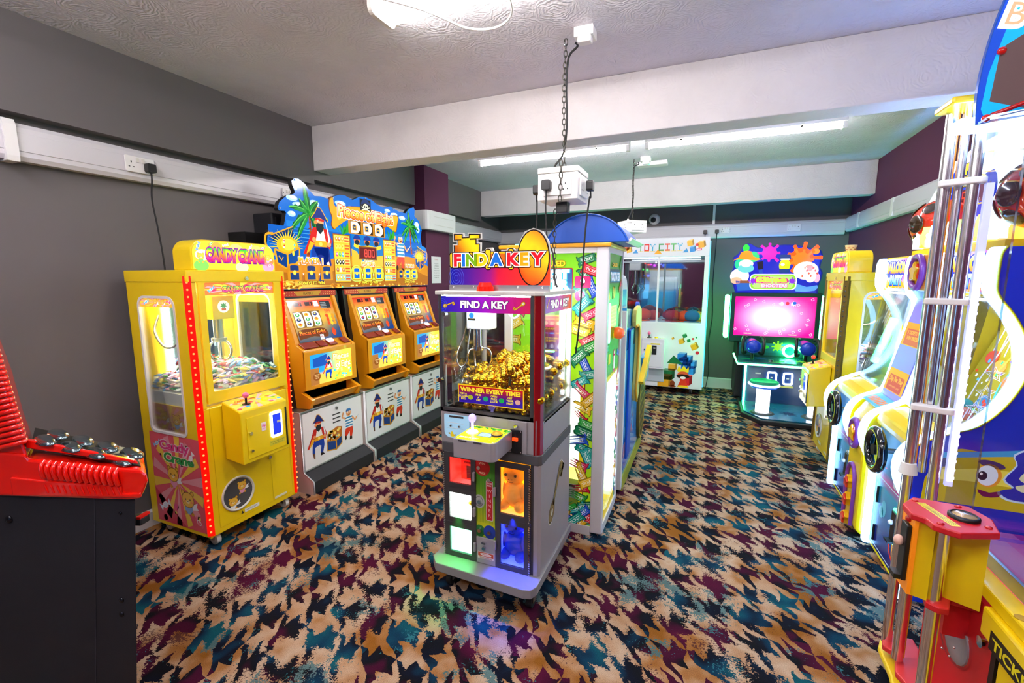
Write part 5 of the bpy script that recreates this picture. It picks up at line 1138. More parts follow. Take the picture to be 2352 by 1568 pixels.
# sticker across the window
a = Art(); a.poly([(-1.028, .932), (-.70, .925), (-.70, 1.012), (-1.028, 1.018)], '#f0c818', 0); a.grid(-1.023, .931, -.705, 1.011, lambda x, y: mixc('#3018a0', '#c01820', min(1, max(0, (y-.955)*22))), 4, 6, 1)
a.text('WINNER EVERY TIME!', -.864, .985, .019, '#ffe838', 3, .05, width=.30)
for k, (w1, w2, w3) in enumerate((('WIN A', 'GOLDEN', 'EGG'), ('FIND', 'A', 'KEY'), ('OPEN', 'PRIZE', 'DOOR'), ('GET', 'YOUR', 'PRIZE!'))):
    x = -1.0+.078*k
    for q, wd in enumerate((w1, w2, w3)): a.text(wd, x, .969-.012*q, .0085, '#ffe838', 3, .03)
    a.ell(x+.037, .958, .013, .011, ['#a8b828', '#20a870', '#18a850', '#e0b0a0'][k], 3)
K.art('window_sticker', a, FY(Y0-.0005), printmat(.1, .25))
# key-shaped header sign
HP = [(-1.108, 1.46), (-1.108, 1.545), (-1.112, 1.56), (-1.112, 1.605), (-1.10, 1.619), (-1.092, 1.621), (-1.092, 1.655), (-1.07, 1.655), (-1.07, 1.667), (-1.091, 1.667), (-1.09, 1.707), (-1.033, 1.705), (-1.033, 1.69), (-1.012, 1.69), (-1.012, 1.705), (-.942, 1.701), (-.943, 1.673), (-.962, 1.672), (-.962, 1.66), (-.944, 1.659), (-.946, 1.62), (-.925, 1.622), (-.918, 1.634), (-.888, 1.635), (-.882, 1.62), (-.822, 1.616), (-.815, 1.63), (-.785, 1.63), (-.775, 1.618), (-.759, 1.617), (-.756, 1.66), (-.733, 1.699), (-.693, 1.713), (-.650, 1.698), (-.622, 1.655), (-.614, 1.60), (-.614, 1.46)]
hd = K.part('header_board', MB().prism(HP, 'y', 1.885, 1.895), M['cream'])
K.part('header_bracket', MB().box(-1.108, 1.875, 1.442, -.614, 1.885, 1.468), M['alu'])
for x in (-1.085, -.98, -.76, -.645): K.part('bolt', MB().sphere((x, 1.874, 1.458), .005, 8, 6), M['chrome'])
a = Art(); a.grid(-1.107, 1.465, -.615, 1.60, lambda x, y: (lambda t: mixc('#101890', '#a01878', t*2) if t < .5 else mixc('#c01838', '#ff4010', t*2-1))(min(1, max(0, (x+1.107)/.49))), 12, 3, 0)
for k in range(5): a.line([(-1.075+.01*k*math.cos(q/3), 1.50+.013*k*math.sin(q/3)) for q in range(20)], .0012, '#5868d8', 1)
def gold(x, y): return mixc('#a03810', '#ffd818', .5+.5*math.sin(x*22+y*14))
BW = [(-1.086, 1.60), (-1.086, 1.65), (-1.065, 1.65), (-1.065, 1.672), (-1.085, 1.672), (-1.085, 1.702), (-1.038, 1.70), (-1.038, 1.685), (-1.007, 1.685), (-1.007, 1.70), (-.947, 1.697), (-.947, 1.678), (-.967, 1.677), (-.967, 1.655), (-.95, 1.654), (-.95, 1.60)]
a.poly(BW, '#20140c', 2); a.grid(-1.08, 1.60, -.955, 1.65, gold, 8, 4, 3); a.grid(-1.06, 1.65, -.972, 1.672, gold, 6, 2, 3); a.grid(-1.08, 1.676, -1.043, 1.696, gold, 3, 2, 3); a.grid(-1.002, 1.679, -.952, 1.692, gold, 3, 2, 3); a.grid(-1.045, 1.67, -1.0, 1.68, gold, 3, 2, 3)
a.ell(-.692, 1.585, .076, .122, '#20140c', 2, n=36); 
def gold2(x, y): return mixc('#e04010', '#f8d018', max(0, min(1, 1.15-abs((y-1.62)+(x+.69)*.6)*8))) 
el = [(-.692+.070*math.cos(2*PI*k/36), 1.585+.116*math.sin(2*PI*k/36)) for k in range(36)]
a._add([(-.692, 1.585)]+[(-.692+(x+.692)*.5, 1.585+(y-1.585)*.5) for x, y in el]+el, [(0, 1+k, 1+(k+1) % 36) for k in range(36)]+[(1+k, 37+k, 37+(k+1) % 36) for k in range(36)]+[(1+k, 37+(k+1) % 36, 1+(k+1) % 36) for k in range(36)], gold2, 3)
a.poly(rrect(-1.11, 1.545, -.70, 1.618, .012), '#20140c', 4); a.poly(rrect(-1.106, 1.549, -.70, 1.614, .010), '#f0b818', 5); a.rect(-.93, 1.556, -.80, 1.608, '#c86018', 6)
for x in (-.912, -.80): a.poly(rrect(x-.012, 1.535, x+.018, 1.63, .012), '#20140c', 6); a.poly(rrect(x-.009, 1.539, x+.015, 1.626, .010), '#f8c820', 7)
for ch, x, c, w_ in (('F', -1.068, '#e01828', 1.15), ('I', -1.034, '#1868c8', 1.1), ('N', -.993, '#70a818', 1.05), ('D', -.943, '#f8c818', 1.05), ('A', -.868, '#1868c8', 1.05), ('K', -.790, '#e01828', 1.1), ('E', -.735, '#f8a010', 1.1), ('Y', -.672, '#f01020', 1.05)):
    a.text(ch, x, 1.556, .052, '#180c10', 9, .16, w_); a.text(ch, x, 1.556, .052, '#fff0e0', 10, .11, w_); a.text(ch, x, 1.556, .052, c, 11, .05, w_)
K.art('key_header_print', a, FY(1.8845), printmat(.25, .2), parent=hd, label='big golden key with coloured letters')
bc = K.part('red_beacon', MB().cyl((-.905, 1.845, 1.442), (-.905, 1.845, 1.462), .042, .040, 8).cyl((-.905, 1.845, 1.462), (-.905, 1.845, 1.480), .036, .028, 8), mat('beacon_red', '#d01808', .15, emit=.15, coat=.8))
# golden key sticker on the grey side panel
a = Art(); d_key(a, 2.0, .425, .185, -.62, '#a88c40', '#f0ece0', 1); d_key(a, 2.0, .425, .17, -.62, '#8a7234', '#3a3014', 4)
K.art('side_key_sticker', a, FX(X1+.0005), printmat(0, .3))
for x, y in ((-1.08, 1.80), (-.66, 1.80), (-1.08, 2.22), (-.66, 2.24)):
    c = K.part('castor', MB().cyl((x-.012, y, .038), (x+.012, y, .038), .038), M['rubber'])
    K.part('castor_fork', MB().box(x-.018, y-.02, .03, x-.014, y+.02, .09).box(x+.014, y-.02, .03, x+.018, y+.02, .09).box(x-.018, y-.03, .088, x+.018, y+.03, .106), M['steel'], parent=c, kind='stuff')
    K.part('brake_lever', MB().box(x-.015, y+.03, .05, x+.015, y+.055, .062), M['steel'], parent=c, bev=.002)
# golden eggs: only the ones at the surface of the heap or against the glass can be seen
b = MB().sphere((0, 0, 0), .0195, 14, 9, (1, 1, 1.12)); ge = single('golden_egg', 'shiny golden egg in the heap inside the key machine', 'egg', b, M['gold'], group='golden eggs heaped inside the key machine')
rd = random.Random(3); cand = []
for L in range(7):
    for i in range(13):
        for j in range(12):
            x = X0+.035+.0365*i+(.018 if (j+L) % 2 else 0); y = Y0+.032+.0365*j; z = .908+.032*L
            if x > X1-.03 or y > Y1-.03: continue
            if (x+1.045)**2+(y-1.885)**2 < .080**2 or (x < -1.0 and y < 1.86): continue
            top = .985+.10*min(1, max(0, (x+1.06)/.25))+.06*min(1, max(0, (y-1.82)/.3))+.02*math.sin(x*31+y*17)
            if x > -.75: top -= .05
            if z > top: continue
            near = (top-z < .036)*2+(top-z < .075)*.5+(y < Y0+.04)*2+(x > X1-.06)*1.5
            if near > 0: cand.append((near*10-y*3, (x+rd.uniform(-.009, .009)+.012*(L % 3-1), y+rd.uniform(-.009, .009), z+rd.uniform(-.006, .006))))
cand.sort(reverse=True)
for i, (_, p) in enumerate(cand[:300]):
    o = ge if i == 0 else ge.copy()
    if i: COL.objects.link(o)
    o.location = p; o.rotation_euler = (rd.uniform(0, 3), rd.uniform(0, 3), rd.uniform(0, 3))
if len(cand) > 300:
    b = MB()
    for _, p in cand[300:]: b.sphere(p, .0195, 10, 7)
    single('golden_eggs', 'rest of the golden eggs deep in the heap of the key machine', 'eggs', b, M['gold'], kind='stuff')
# ------------------------------------------------------------------ tall ticket counting cabinet behind the key machine
T = Thing('ticket_counter', 'tall white framed cabinet printed with coloured tickets under a blue domed top', 'ticket machine', (-.79, 2.72, 0))
x0, x1, y0, y1, zt = -1.11, -.478, 2.47, 2.965, 1.665
fw_ = mat('frame_white', '#e6e6ee', .3)
for xa, xb, ya, yb in ((x1-.068, x1, y0, y0+.045), (x1-.03, x1, y1-.03, y1), (x0, x0+.05, y0, y0+.045), (x0, x0+.03, y1-.03, y1)):
    T.part('corner_post', MB().box(xa, ya, .02, xb, yb, zt), fw_, bev=.006)
for za, zb in ((.0, .055), (1.635, zt)):
    T.part('front_rail', MB().box(x0+.05, y0+.004, za, x1-.068, y0+.03, zb), fw_); T.part('side_rail', MB().box(x1-.03, y0+.045, za, x1-.004, y1-.03, zb), fw_)
T.part('back_panel', MB().box(x0, y1-.02, .03, x1-.03, y1-.004, zt), fw_)
T.part('floor_tray', MB().box(x0+.02, y0+.03, .03, x1-.03, y1-.02, .06), M['yellow'])
T.part('top_plate', MB().box(x0-.01, y0-.012, zt, x1+.012, y1+.01, zt+.022), mat('top_orange', '#f0a818', .3), bev=.006)
# arched blue top, profile seen from the side
N = 22; cxa, ra = -.61, .36
arc = [(-.61+.235*math.sin(t), 1.69+.15*(math.cos(t)-math.cos(1.22))/(1-math.cos(1.22))) for t in [(-1.22+2.44*i/N) for i in range(N+1)]]
arc = [(-.612+(x+.61)*1.04, z) for x, z in arc]
T.part('arched_top', MB().prism(arc[::-1]+[], 'y', y0+.02, y1-.02), M['bluep'], bev=.004)
T.part('arch_trim', MB().tube([(x, y0+.018, z) for x, z in arc], .005, 6), M['bluep'])
T.part('arch_lip', MB().prism([(-.40, 1.686), (-.372, 1.712), (-.362, 1.704), (-.385, 1.682)], 'y', y0+.03, y1-.03), M['white'])
GR = '#8fd010'
a = Art(); fx0, fx1, fz0, fz1 = x0+.05, x1-.068, .055, 1.635
a.grid(fx0, fz0, fx1, fz1, lambda x, y: mixc('#70c818', '#b0e018', max(0, min(1, (1.7-y)))), 2, 6)
TC = ['#18784a', '#c81c30', '#d8a818', '#1a9a98', '#1c4cc0', '#2c9a38', '#e8b820', '#d02858', '#149080']
d_ticket(a, -.60, 1.60, .10, .3, '#18784a', 4); d_ticket(a, -.57, 1.54, .11, -.35, '#c81c30', 6)
rd = random.Random(5)
for k in range(30):
    z = 1.50-k*.049; x = fx1-.055+.035*math.sin(k*1.9); d_ticket(a, x, z, rd.uniform(.10, .125), rd.choice([-.7, -.3, .25, .5, .75, -1.1]), TC[(k*4) % 9], 3+k % 5*3, 'TICKET' if k % 2 else 'TICKET')
for k in range(16): d_ticket(a, fx0+.03+.02*math.sin(k), 1.50-k*.09, .11, rd.uniform(-.8, .8), TC[(k*5) % 9], 3+k % 4*3)
for k in range(9): d_ticket(a, fx1-.04-.05*(k % 5), .08+.035*(k//3), .12, rd.uniform(-.6, .7), TC[(k*2) % 9], 6+k % 4*3)
a.text('CALLED', -.80, 1.565, .03, '#f8d020', 14, .05, width=.16, outline='#80400a', ow=.05); 
a.poly(rrect(-.97, 1.43, -.675, 1.555, .01), '#a01c28', 12); a.poly(rrect(-.965, 1.435, -.68, 1.55, .01), '#205088', 13)
a.text('TICKET', -.82, 1.498, .044, '#f0f8ff', 16, .09, width=.25, outline='#38b0e0', ow=.06); a.text('EATER', -.82, 1.443, .044, '#f0f8ff', 16, .09, width=.24, outline='#38b0e0', ow=.06)
a.text('2 WIN', -.80, 1.355, .055, '#f8d820', 16, .07, width=.20, outline='#6a4808', ow=.06, shear=.15)
a.poly(rrect(-.665, 1.445, -.575, 1.51, .012), '#d02870', 12); a.text('9', -.62, 1.46, .035, '#fff0f8', 14, .06, outline='#701030'); a.ell(-.635, 1.40, .03, .03, '#e83888', 11); a.ell(-.628, 1.404, .012, .012, '#fff', 12)
tp = T.part('front_panel', MB().box(fx0, y0+.012, .93, fx1, y0+.02, fz1), mat('panel_green', '#80c020', .4))
ring = MB().ring(rrect(fx0, fz0, fx1, .93, .001, 3), rrect(fx0+.09, .16, fx1-.075, .885, .03, 3), 'y', y0+.012, y0+.02)
T.part('lower_panel', ring, mat('panel_green', '#80c020', .4))
# keep printed pieces off the window hole
def keep(A, f):
    F2 = []
    for t_ in A.F:
        c = [sum(A.V[i][q] for i in t_)/3 for q in (0, 1)]
        if f(*c): F2.append(t_)
    A.F = F2; return A
hx0, hx1, hz0, hz1 = fx0+.09, fx1-.075, .16, .885
# the big background square is rebuilt round the hole
a.F = a.F[24:]
for r in ((fx0, hz1, fx1, fz1), (fx0, fz0, fx1, hz0), (fx0, hz0, hx0, hz1), (hx1, hz0, fx1, hz1)): a.grid(*r, lambda x, y: mixc('#70c818', '#b0e018', max(0, min(1, (1.7-y)))), 2, 4)
keep(a, lambda x, y: fx0 < x < fx1 and fz0 < y < fz1 and not (hx0 < x < hx1 and hz0 < y < hz1))
a.line([(hx0-.012, hz0-.012), (hx1+.012, hz0-.012), (hx1+.012, hz1+.012), (hx0-.012, hz1+.012)], .022, '#f0d818', 2, True); a.line([(hx0-.026, hz0-.026), (hx1+.026, hz0-.026), (hx1+.026, hz1+.026), (hx0-.026, hz1+.026)], .006, '#8a1820', 3, True)
T.art('ticket_print', a, FY(y0+.0115), printmat(.12, .25), parent=tp, label='lime green print of scattered coloured tickets')
T.part('window_glass', MB().box(hx0, y0+.014, hz0, hx1, y0+.018, hz1), M['glass'])
T.part('white_liner', MB().prism([(hx0-.02, .06), (hx1+.03, .06), (hx1+.03, .90), (hx0-.02, .90)], 'y', y0+.20, y0+.21), mat('liner_lit', '#e8f0e8', .6, emit=.45, ecol='#f4fff4'))
T.part('inner_ledge', MB().box(hx0-.02, y0+.03, .06, hx1+.03, y0+.2, .32), mat('ledge_yellow', '#e8e060', .5))
a = Art(); a.rect(hx1-.09, .20, hx1-.02, .29, '#e8e8e0', 0); a.rect(hx1-.085, .27, hx1-.025, .285, '#404040', 1)
for k in range(4): a.rect(hx1-.082, .21+.013*k, hx1-.03, .216+.013*k, '#888', 1)
T.art('rating_label', a, FY(y0+.0285), printmat(0))
T.part('light_column', MB().cyl((x1-.10, y0+.08, .1), (x1-.10, y0+.08, 1.60), .010), mat('inner_light', '#ffffff', emit=7, ecol='#f2fbff'))
# aisle side: print above, long lit window below
sy0, sy1 = y0+.045, y1-.03
a = Art(); a.rect(sy0, .93, sy1, 1.635, '#3f9a10', 0)
a.text('CALLED', 2.70, 1.565, .02, '#e8b820', 14, .05, width=.16, outline='#804010'); a.rect(2.55, 1.47, 2.89, 1.55, '#183860', 4); a.text('TICKETEATER', 2.72, 1.485, .045, '#e8f4ff', 16, .05, width=.30, outline='#30a0d0'); a.text('10', 2.70, 1.385, .06, '#f0c020', 8, .05, outline='#805010')
a.rect(2.62, 1.21, 2.82, 1.34, '#e05818', 4); a.rect(2.635, 1.33, 2.805, 1.338, '#ffd080', 5)
for k in range(5): a.rect(2.64, 1.225+.021*k, 2.80, 1.233+.021*k, '#f8b070', 5)
a.ell(2.78, .99, .035, .07, '#d81878', 5); a.ell(2.78, 1.04, .03, .03, '#d81878', 5); a.rect(2.76, .95, 2.80, 1.03, '#f8e8f0', 6)
for q in (-1, 1): a.ell(2.78+.012*q, 1.05, .009, .011, '#fff', 7)
for k in range(10): d_ticket(a, sy0+.03+.36*(k % 2), .96+.07*k, .08, rd.uniform(-1, 1), TC[(k*4) % 9], 4+k, None)
a.rect(2.60, 1.00, 2.66, 1.06, '#e8c020', 3); a.rect(2.86, 1.13, 2.90, 1.19, '#b02838', 3); a.poly(star(2.74, 1.16, .035, 5), '#d8e020', 4)
sp = T.part('side_panel', MB().box(x1-.02, sy0, .93, x1-.012, sy1, 1.635), mat('panel_green', '#80c020', .4))
keep(a, lambda x, y: sy0 < x < sy1 and .93 < y < 1.635)
T.art('side_print', a, FX(x1-.0115), printmat(.12, .25), parent=sp, label='darker green print with price board and pink creature')
T.part('lit_bar', MB().prism(rrect(2.555, 1.13, 2.60, 1.36, .02), 'x', x1-.011, x1-.004), mat('bar_green', '#a0ffc8', .3, emit=1.6, ecol='#90ffc0'))
T.part('globe_lamp', MB().sphere((x1+.012, 2.78, 1.17), .038), mat('globe_orange', '#e86028', .1, emit=.25, coat=.8))
T.part('side_window', MB().box(x1-.018, sy0, .055, x1-.014, sy1, .93), M['glass'])
T.part('light_column', MB().box(x1-.04, sy1-.055, .10, x1-.025, sy1-.035, .90), mat('inner_light', '#ffffff', emit=7, ecol='#f2fbff'))
T.part('side_glow_board', MB().box(x1-.16, sy1-.03, .06, x1-.03, sy1-.02, .92), mat('liner_lit', '#e8f0e8', .6, emit=.45, ecol='#f4fff4'))
for k in range(18):
    pass
a = Art()
for k in range(26): d_ticket(a, sy1-.02+.012*math.sin(k*2), .07+.033*k, .06, rd.uniform(-1.2, 1.2), TC[(k*4) % 9], 1+k % 3*3, None)
for k in range(5): a.poly([(sy0, .06+.02*k), (sy0+.05, .06), (sy0, .06)], '#d8c020', 1)
a.poly([(sy0, .055), (sy1, .055), (sy1, .12), (sy0+.15, .09), (sy0, .14)], '#e8c818', 1); a.poly([(sy0, .94), (sy0+.02, .78), (sy0+.08, .90), (sy1, .92), (sy1, .94)], '#e8d018', 1)
keep(a, lambda x, y: sy0 < x < sy1); T.art('ticket_edge_print', a, FX(x1-.0118), printmat(.15))
for x in (x0+.05, x1-.05): T.part('foot', MB().cyl((x, y1-.06, 0), (x, y1-.06, .03), .02), M['rubber'])
# ------------------------------------------------------------------ blue and yellow beach game behind the ticket cabinet
B = Thing('beach_game_machine', 'blue glossy game cabinet with yellow curved rail, behind the ticket cabinet', 'arcade machine', (-.78, 3.65, 0))
sea = mat('sea_blue', '#2a9ad8', .15, coat=.6)
B.part('cabinet', MB().prism([(3.12, .03), (4.20, .03), (4.20, .62), (3.95, .70), (3.62, 1.25), (3.12, 1.30)], 'x', -1.05, -.475), sea, bev=.004)
B.part('white_corner', MB().box(-.53, 3.08, .02, -.468, 3.12, 1.28), M['white'], bev=.004)
B.part('green_foot_strip', MB().box(-.474, 3.12, .0, -.466, 4.16, .10), mat('sand_green', '#a8a830', .4))
B.part('blue_upright', MB().box(-.47, 3.22, .20, -.455, 3.36, 1.14), M['bluep'], bev=.003)
B.part('yellow_rail', MB().prism(smooth([(3.36, 1.27), (3.62, 1.27), (3.66, 1.0), (3.70, .75), (3.64, .58), (3.52, .56), (3.46, .66), (3.50, .80), (3.53, 1.0), (3.50, 1.14), (3.36, 1.15)], 3, True), 'x', -.468, -.438), mat('pale_yellow', '#e0d468', .4), bev=.006)
B.part('rail_edge', MB().tube([( -.438, y, z) for y, z in smooth([(3.36, 1.15), (3.50, 1.14), (3.53, 1.0), (3.50, .80), (3.46, .66), (3.52, .56)], 4)], .010, 6), mat('edge_orange', '#e8a818', .4))
B.part('blue_cloth', MB().prism(smooth([(3.72, 1.30), (3.80, 1.26), (3.92, .98), (3.95, .72), (3.84, .66), (3.74, .80), (3.70, 1.1)], 3, True), 'x', -.50, -.47), mat('royal_blue', '#0a48b8', .6), bev=.004)
B.part('yellow_ramp', MB().prism([(3.58, .70), (3.66, .66), (4.16, .86), (4.16, .90), (4.10, .92)], 'x', -.44, -.40), M['yellow'], bev=.003)
B.part('splash_pool', MB().box(-.475, 3.9, .62, -.42, 4.16, .84), mat('pool_print', '#58b8e0', .2), bev=.01)
a = Art(); el_ = [(4.02+.19*math.cos(t), .44+.34*math.sin(t)) for t in [2*PI*k/24 for k in range(24)]]
a.poly(el_, '#d8b020', 0); a.poly([(4.02+(y-4.02)*.9, .44+(z-.44)*.93) for y, z in el_], '#3a3418', 1)
for k in range(9): a.line([(3.86, .12+.08*k), (4.18, .16+.08*k)], .02, '#b8a830', 2); 
for k in range(4): a.line([(3.90+.08*k, .14), (3.92+.08*k, .76)], .014, '#1c1c18', 3)
a.F = [t_ for t_ in a.F if all(((a.V[i][0]-4.02)/.2)**2+((a.V[i][1]-.44)/.36)**2 < 1.3 for i in t_)]
B.part('lattice_disc', MB().prism(el_, 'x', -.474, -.45), mat('olive', '#6a5c18', .4))
B.art('lattice_print', a, FX(-.4495), printmat(0, .3))
a = Art(); rd = random.Random(6)
a.grid(3.14, .10, 3.84, 1.0, lambda x, y: mixc('#1c68c0', '#48b8e8', y), 2, 5)
for k in range(16): a.ell(rd.uniform(3.2, 3.75), rd.uniform(.15, .9), rd.uniform(.01, .03), rd.uniform(.02, .06), rd.choice(['#d06078', '#2878c8', '#70d0f0', '#38a0d8', '#185098']), 1+k % 2)
for k in range(4): a.rect(3.17+.03*k, .22, 3.185+.03*k, .32, '#d83040', 3); a.rect(3.185+.03*k, .22, 3.2+.03*k, .32, '#f0e8e0', 3)
a.rect(3.17, .13, 3.30, .20, '#1850c0', 3)
B.art('beach_print', a, FX(-.4745), printmat(.05, .12))
B.part('white_tower', MB().prism(rrect(3.14, 1.25, 3.44, 1.52, (0, 0, .12, .12)), 'x', -.9, -.52), mat('pearl_white', '#dfe0ee', .25), bev=.02)
B.part('blue_visor', MB().prism(rrect(3.18, 1.30, 3.36, 1.42, .02), 'x', -.522, -.515), M['bluep'])
# ------------------------------------------------------------------ white toy claw machine by the far wall
C = Thing('toy_claw_machine', 'wide white claw machine with toy block pictures against the far wall', 'claw machine', (-.55, 6.44, 0))
x0, x1, y0, y1 = -1.13, .035, 6.15, 6.70
W_ = mat('machine_white', '#e4e4ee', .3)
C.part('lower_body', MB().box(x0, y0, .085, x1, y1, .93), W_, bev=.006)
C.part('roof', MB().box(x0, y0, 1.765, x1, y1, 2.0), W_, bev=.006)
for xa in (x0, x1-.05): C.part('corner_post', MB().box(xa, y0, .93, xa+.05, y0+.04, 1.765), W_)
C.part('centre_post', MB().box(-.565, y0+.002, .93, -.54, y0+.02, 1.765), W_)
C.part('back_mirror', MB().box(x0+.02, y1-.04, .93, x1-.02, y1-.03, 1.765), M['mirror']); C.part('back_panel', MB().box(x0, y1-.02, .93, x1, y1, 1.765), W_)
C.part('front_glass', MB().box(x0+.05, y0+.02, .93, -.565, y0+.024, 1.765), M['glass']); C.part('front_glass', MB().box(-.54, y0+.02, .93, x1-.05, y0+.024, 1.765), M['glass'])
C.part('side_glass', MB().box(x1-.012, y0+.04, .93, x1-.008, y1-.04, 1.765), M['glass']); C.part('toy_floor', MB().box(x0+.02, y0+.03, .93, x1-.02, y1-.04, .94), W_)
C.part('blue_edge_strip', MB().box(x1, y0+.01, .12, x1+.012, y0+.05, 1.95), mat('cyan_strip', '#70c8e8', .2, emit=.3, ecol='#30b0ff'))
C.part('lit_panel', MB().box(x0+.1, y0+.05, 1.745, x1-.1, y0+.06, 1.76), mat('inner_soft', '#ffffff', emit=3, ecol='#e8f4ff'))
C.part('crane_rail', MB().box(x0+.03, y0+.25, 1.70, x1-.03, y0+.27, 1.73), M['steel']); C.part('crane_carriage', MB().box(-.95, y0+.18, 1.60, -.80, y0+.32, 1.70), M['steel'], bev=.004)
C.part('hose', MB().tube(smooth([(-.9, y0+.16, 1.6), (-.93, y0+.14, 1.4), (-.88, y0+.14, 1.32), (-.83, y0+.14, 1.4), (-.84, y0+.16, 1.6)], 5), .008, 6), M['black'])
for k in range(3): C.part('claw_arm', MB().tube([(-.875+.02*math.cos(k*2.1), y0+.25+.02*math.sin(k*2.1), 1.42), (-.875+.07*math.cos(k*2.1), y0+.25+.07*math.sin(k*2.1), 1.36), (-.875+.03*math.cos(k*2.1), y0+.25+.03*math.sin(k*2.1), 1.28)], .008, 6), M['chrome'])
C.part('claw_tube', MB().cyl((-.875, y0+.25, 1.60), (-.875, y0+.25, 1.41), .018), M['chrome'])
a = Art(); hz = 1.79
def block(x, y, s, c, r=0): 
    a.at(x, y, s, rot=r); a.poly([(-.5, -.5), (.3, -.5), (.3, .3), (-.5, .3)], c, 2); a.poly([(-.5, .3), (.3, .3), (.55, .5), (-.25, .5)], mixc(c, '#ffffff', .35), 2); a.poly([(.3, -.5), (.55, -.3), (.55, .5), (.3, .3)], mixc(c, '#000000', .3), 2); a.home()
PX = {'T': ['11111', '00100', '00100', '00100', '00100'], 'O': ['11111', '10001', '10001', '10001', '11111'], 'Y': ['10001', '01010', '00100', '00100', '00100'], 'C': ['11111', '10000', '10000', '10000', '11111'], 'I': ['11111', '00100', '00100', '00100', '11111']}
x = -.815
for ch, c in zip('TOY CITY', ['#30a048', '#e03028', '#30a8d0', '', '#289048', '#e04828', '#38a848', '#30a8d0']):
    if ch == ' ': x += .03; continue
    for r_, row in enumerate(PX[ch]):
        for q, v in enumerate(row):
            if v == '1': a.rect(x+q*.0125, 1.912-r_*.018, x+q*.0125+.0122, 1.912-r_*.018+.0175, c, 3)
    a.rect(x, 1.833, x+.0622, 1.839, '#f0d060', 2); x += .074
for X_, Y_, s_, c in ((-.93, 1.86, .07, '#e8b028'), (-.19, 1.93, .075, '#e8b028'), (-.06, 1.91, .085, '#e8a828'), (-.16, 1.855, .07, '#2888d0'), (-.99, 1.90, .11, '#e06030')): block(X_, Y_, s_, c, .2)
for X_, Y_, c in ((-.85, 1.835, '#3090d0'), (-.24, 1.835, '#3090d0')): a.poly([(X_-.035, Y_-.02), (X_+.035, Y_-.02), (X_+.01, Y_+.03)], c, 2)
a.poly([(-.62, 1.80), (-.52, 1.80), (-.57, 1.86)], '#f0a820', 2); a.ell(-.112, 1.905, .018, None, '#d02838', 2); a.poly(rrect(-.115, 1.835, -.055, 1.862, .006), '#d02868', 2); a.text('PRIZE', -.085, 1.842, .013, '#fff', 3, .04)
a.poly(star(-.90, 1.96, .04, 5), '#e03050', 2); a.poly(star(-.90, 1.96, .02, 5), '#60c0e8', 3)
for X_, Y_, s_, c in ((-.235, .70, .07, '#d8a028'), (-.08, .64, .085, '#e0a020'), (-.20, .77, .05, '#1c8048'), (-.15, .71, .04, '#1c8048'), (-.34, .73, .03, '#e0a020')): block(X_, Y_, s_, c, .4)
for X_, Y_, r_, c in ((-.10, .735, .014, '#d02838'), (-.04, .56, .022, '#d02838'), (-.06, .755, .012, '#1c8048'), (-.07, .69, .008, '#e08020')): a.ell(X_, Y_, r_, None, c, 2)
for k, (X_, Y_, c) in enumerate(((-.22, .44, '#2078c8'), (-.15, .41, '#2888d8'), (-.20, .38, '#2070c0'), (-.10, .35, '#3090e0'), (-.17, .32, '#2070c0'), (-.11, .27, '#2888d8'))): block(X_, Y_, .11, c)
a.poly([(-.40, .345), (-.20, .34), (-.32, .45)], '#146838', 4); block(-.33, .30, .10, '#e0a030'); block(-.38, .20, .15, '#186a3c'); block(-.41, .08+.09, .0, '#000'); block(-.42, .155-.04, .17, '#d89820'); block(-.16, .14, .14, '#c82028')
a.poly([(-.27, .26), (-.25, .32), (-.22, .28), (-.19, .33), (-.16, .28), (-.13, .31), (-.13, .24), (-.26, .24)], '#f0d020', 6); a.ell(-.195, .20, .07, .05, '#d85830', 7); a.ell(-.195, .185, .08, .028, '#241410', 8); a.ell(-.195, .165, .035, .018, '#f8f0f0', 9)
a.poly([(-.22, .14), (-.16, .14), (-.13, .04), (-.26, .04)], '#d83820', 7); a.ell(-.19, .05+.0, .07, .015, '#f0d020', 8); a.ell(-.32, .08, .03, .04, '#7a3418', 6); a.ell(-.32, .03+.015, .045, .015, '#7a3418', 6)
a.V = [(v[0], v[1]+(.06 if v[1] < .5 else 0), v[2]) for v in a.V]
C.art('block_print', a, FY(y0-.001), printmat(.05, .3), label='printed coloured toy blocks and pixel lettering')
cb = C.part('coin_box', MB().box(-.715, y0-.10, .335, -.43, y0, .73), W_, bev=.008)
C.part('coin_door', MB().box(-.69, y0-.106, .36, -.46, y0-.10, .67), W_, parent=cb, bev=.002); C.part('coin_mech', MB().box(-.585, y0-.115, .52, -.525, y0-.106, .64), M['black'], parent=cb, bev=.004); C.part('coin_slot', MB().box(-.565, y0-.118, .60, -.54, y0-.115, .615), M['cream'], parent=cb)
for z in (.58, .48): C.part('lock', MB().cyl((-.675, y0-.106, z), (-.675, y0-.116, z), .01), M['chrome'], parent=cb)
a = Art(); a.rect(-.60, .65, -.49, .668, '#e8d020', 0); a.text('30p', -.62, .625, .014, '#d04030', 0); a.F = a.F
C.art('coin_label', a, FY(y0-.1065), printmat(0), parent=cb)['kind'] = 'stuff'
a = Art(); rd = random.Random(8); a.rect(-.71, y0-.098, -.435, y0-.004, '#f4f0f0', 0)
for k in range(16): a.rect(-.70+.016*k, y0-.09+.03*(k % 3), -.69+.016*k, y0-.07+.03*(k % 3), rd.choice(['#e83030', '#f0a020', '#3090d0', '#f08060']), 1)
C.art('control_print', a, ((0, 0, .7305), (1, 0, 0), (0, 1, 0)), printmat(0), parent=cb)
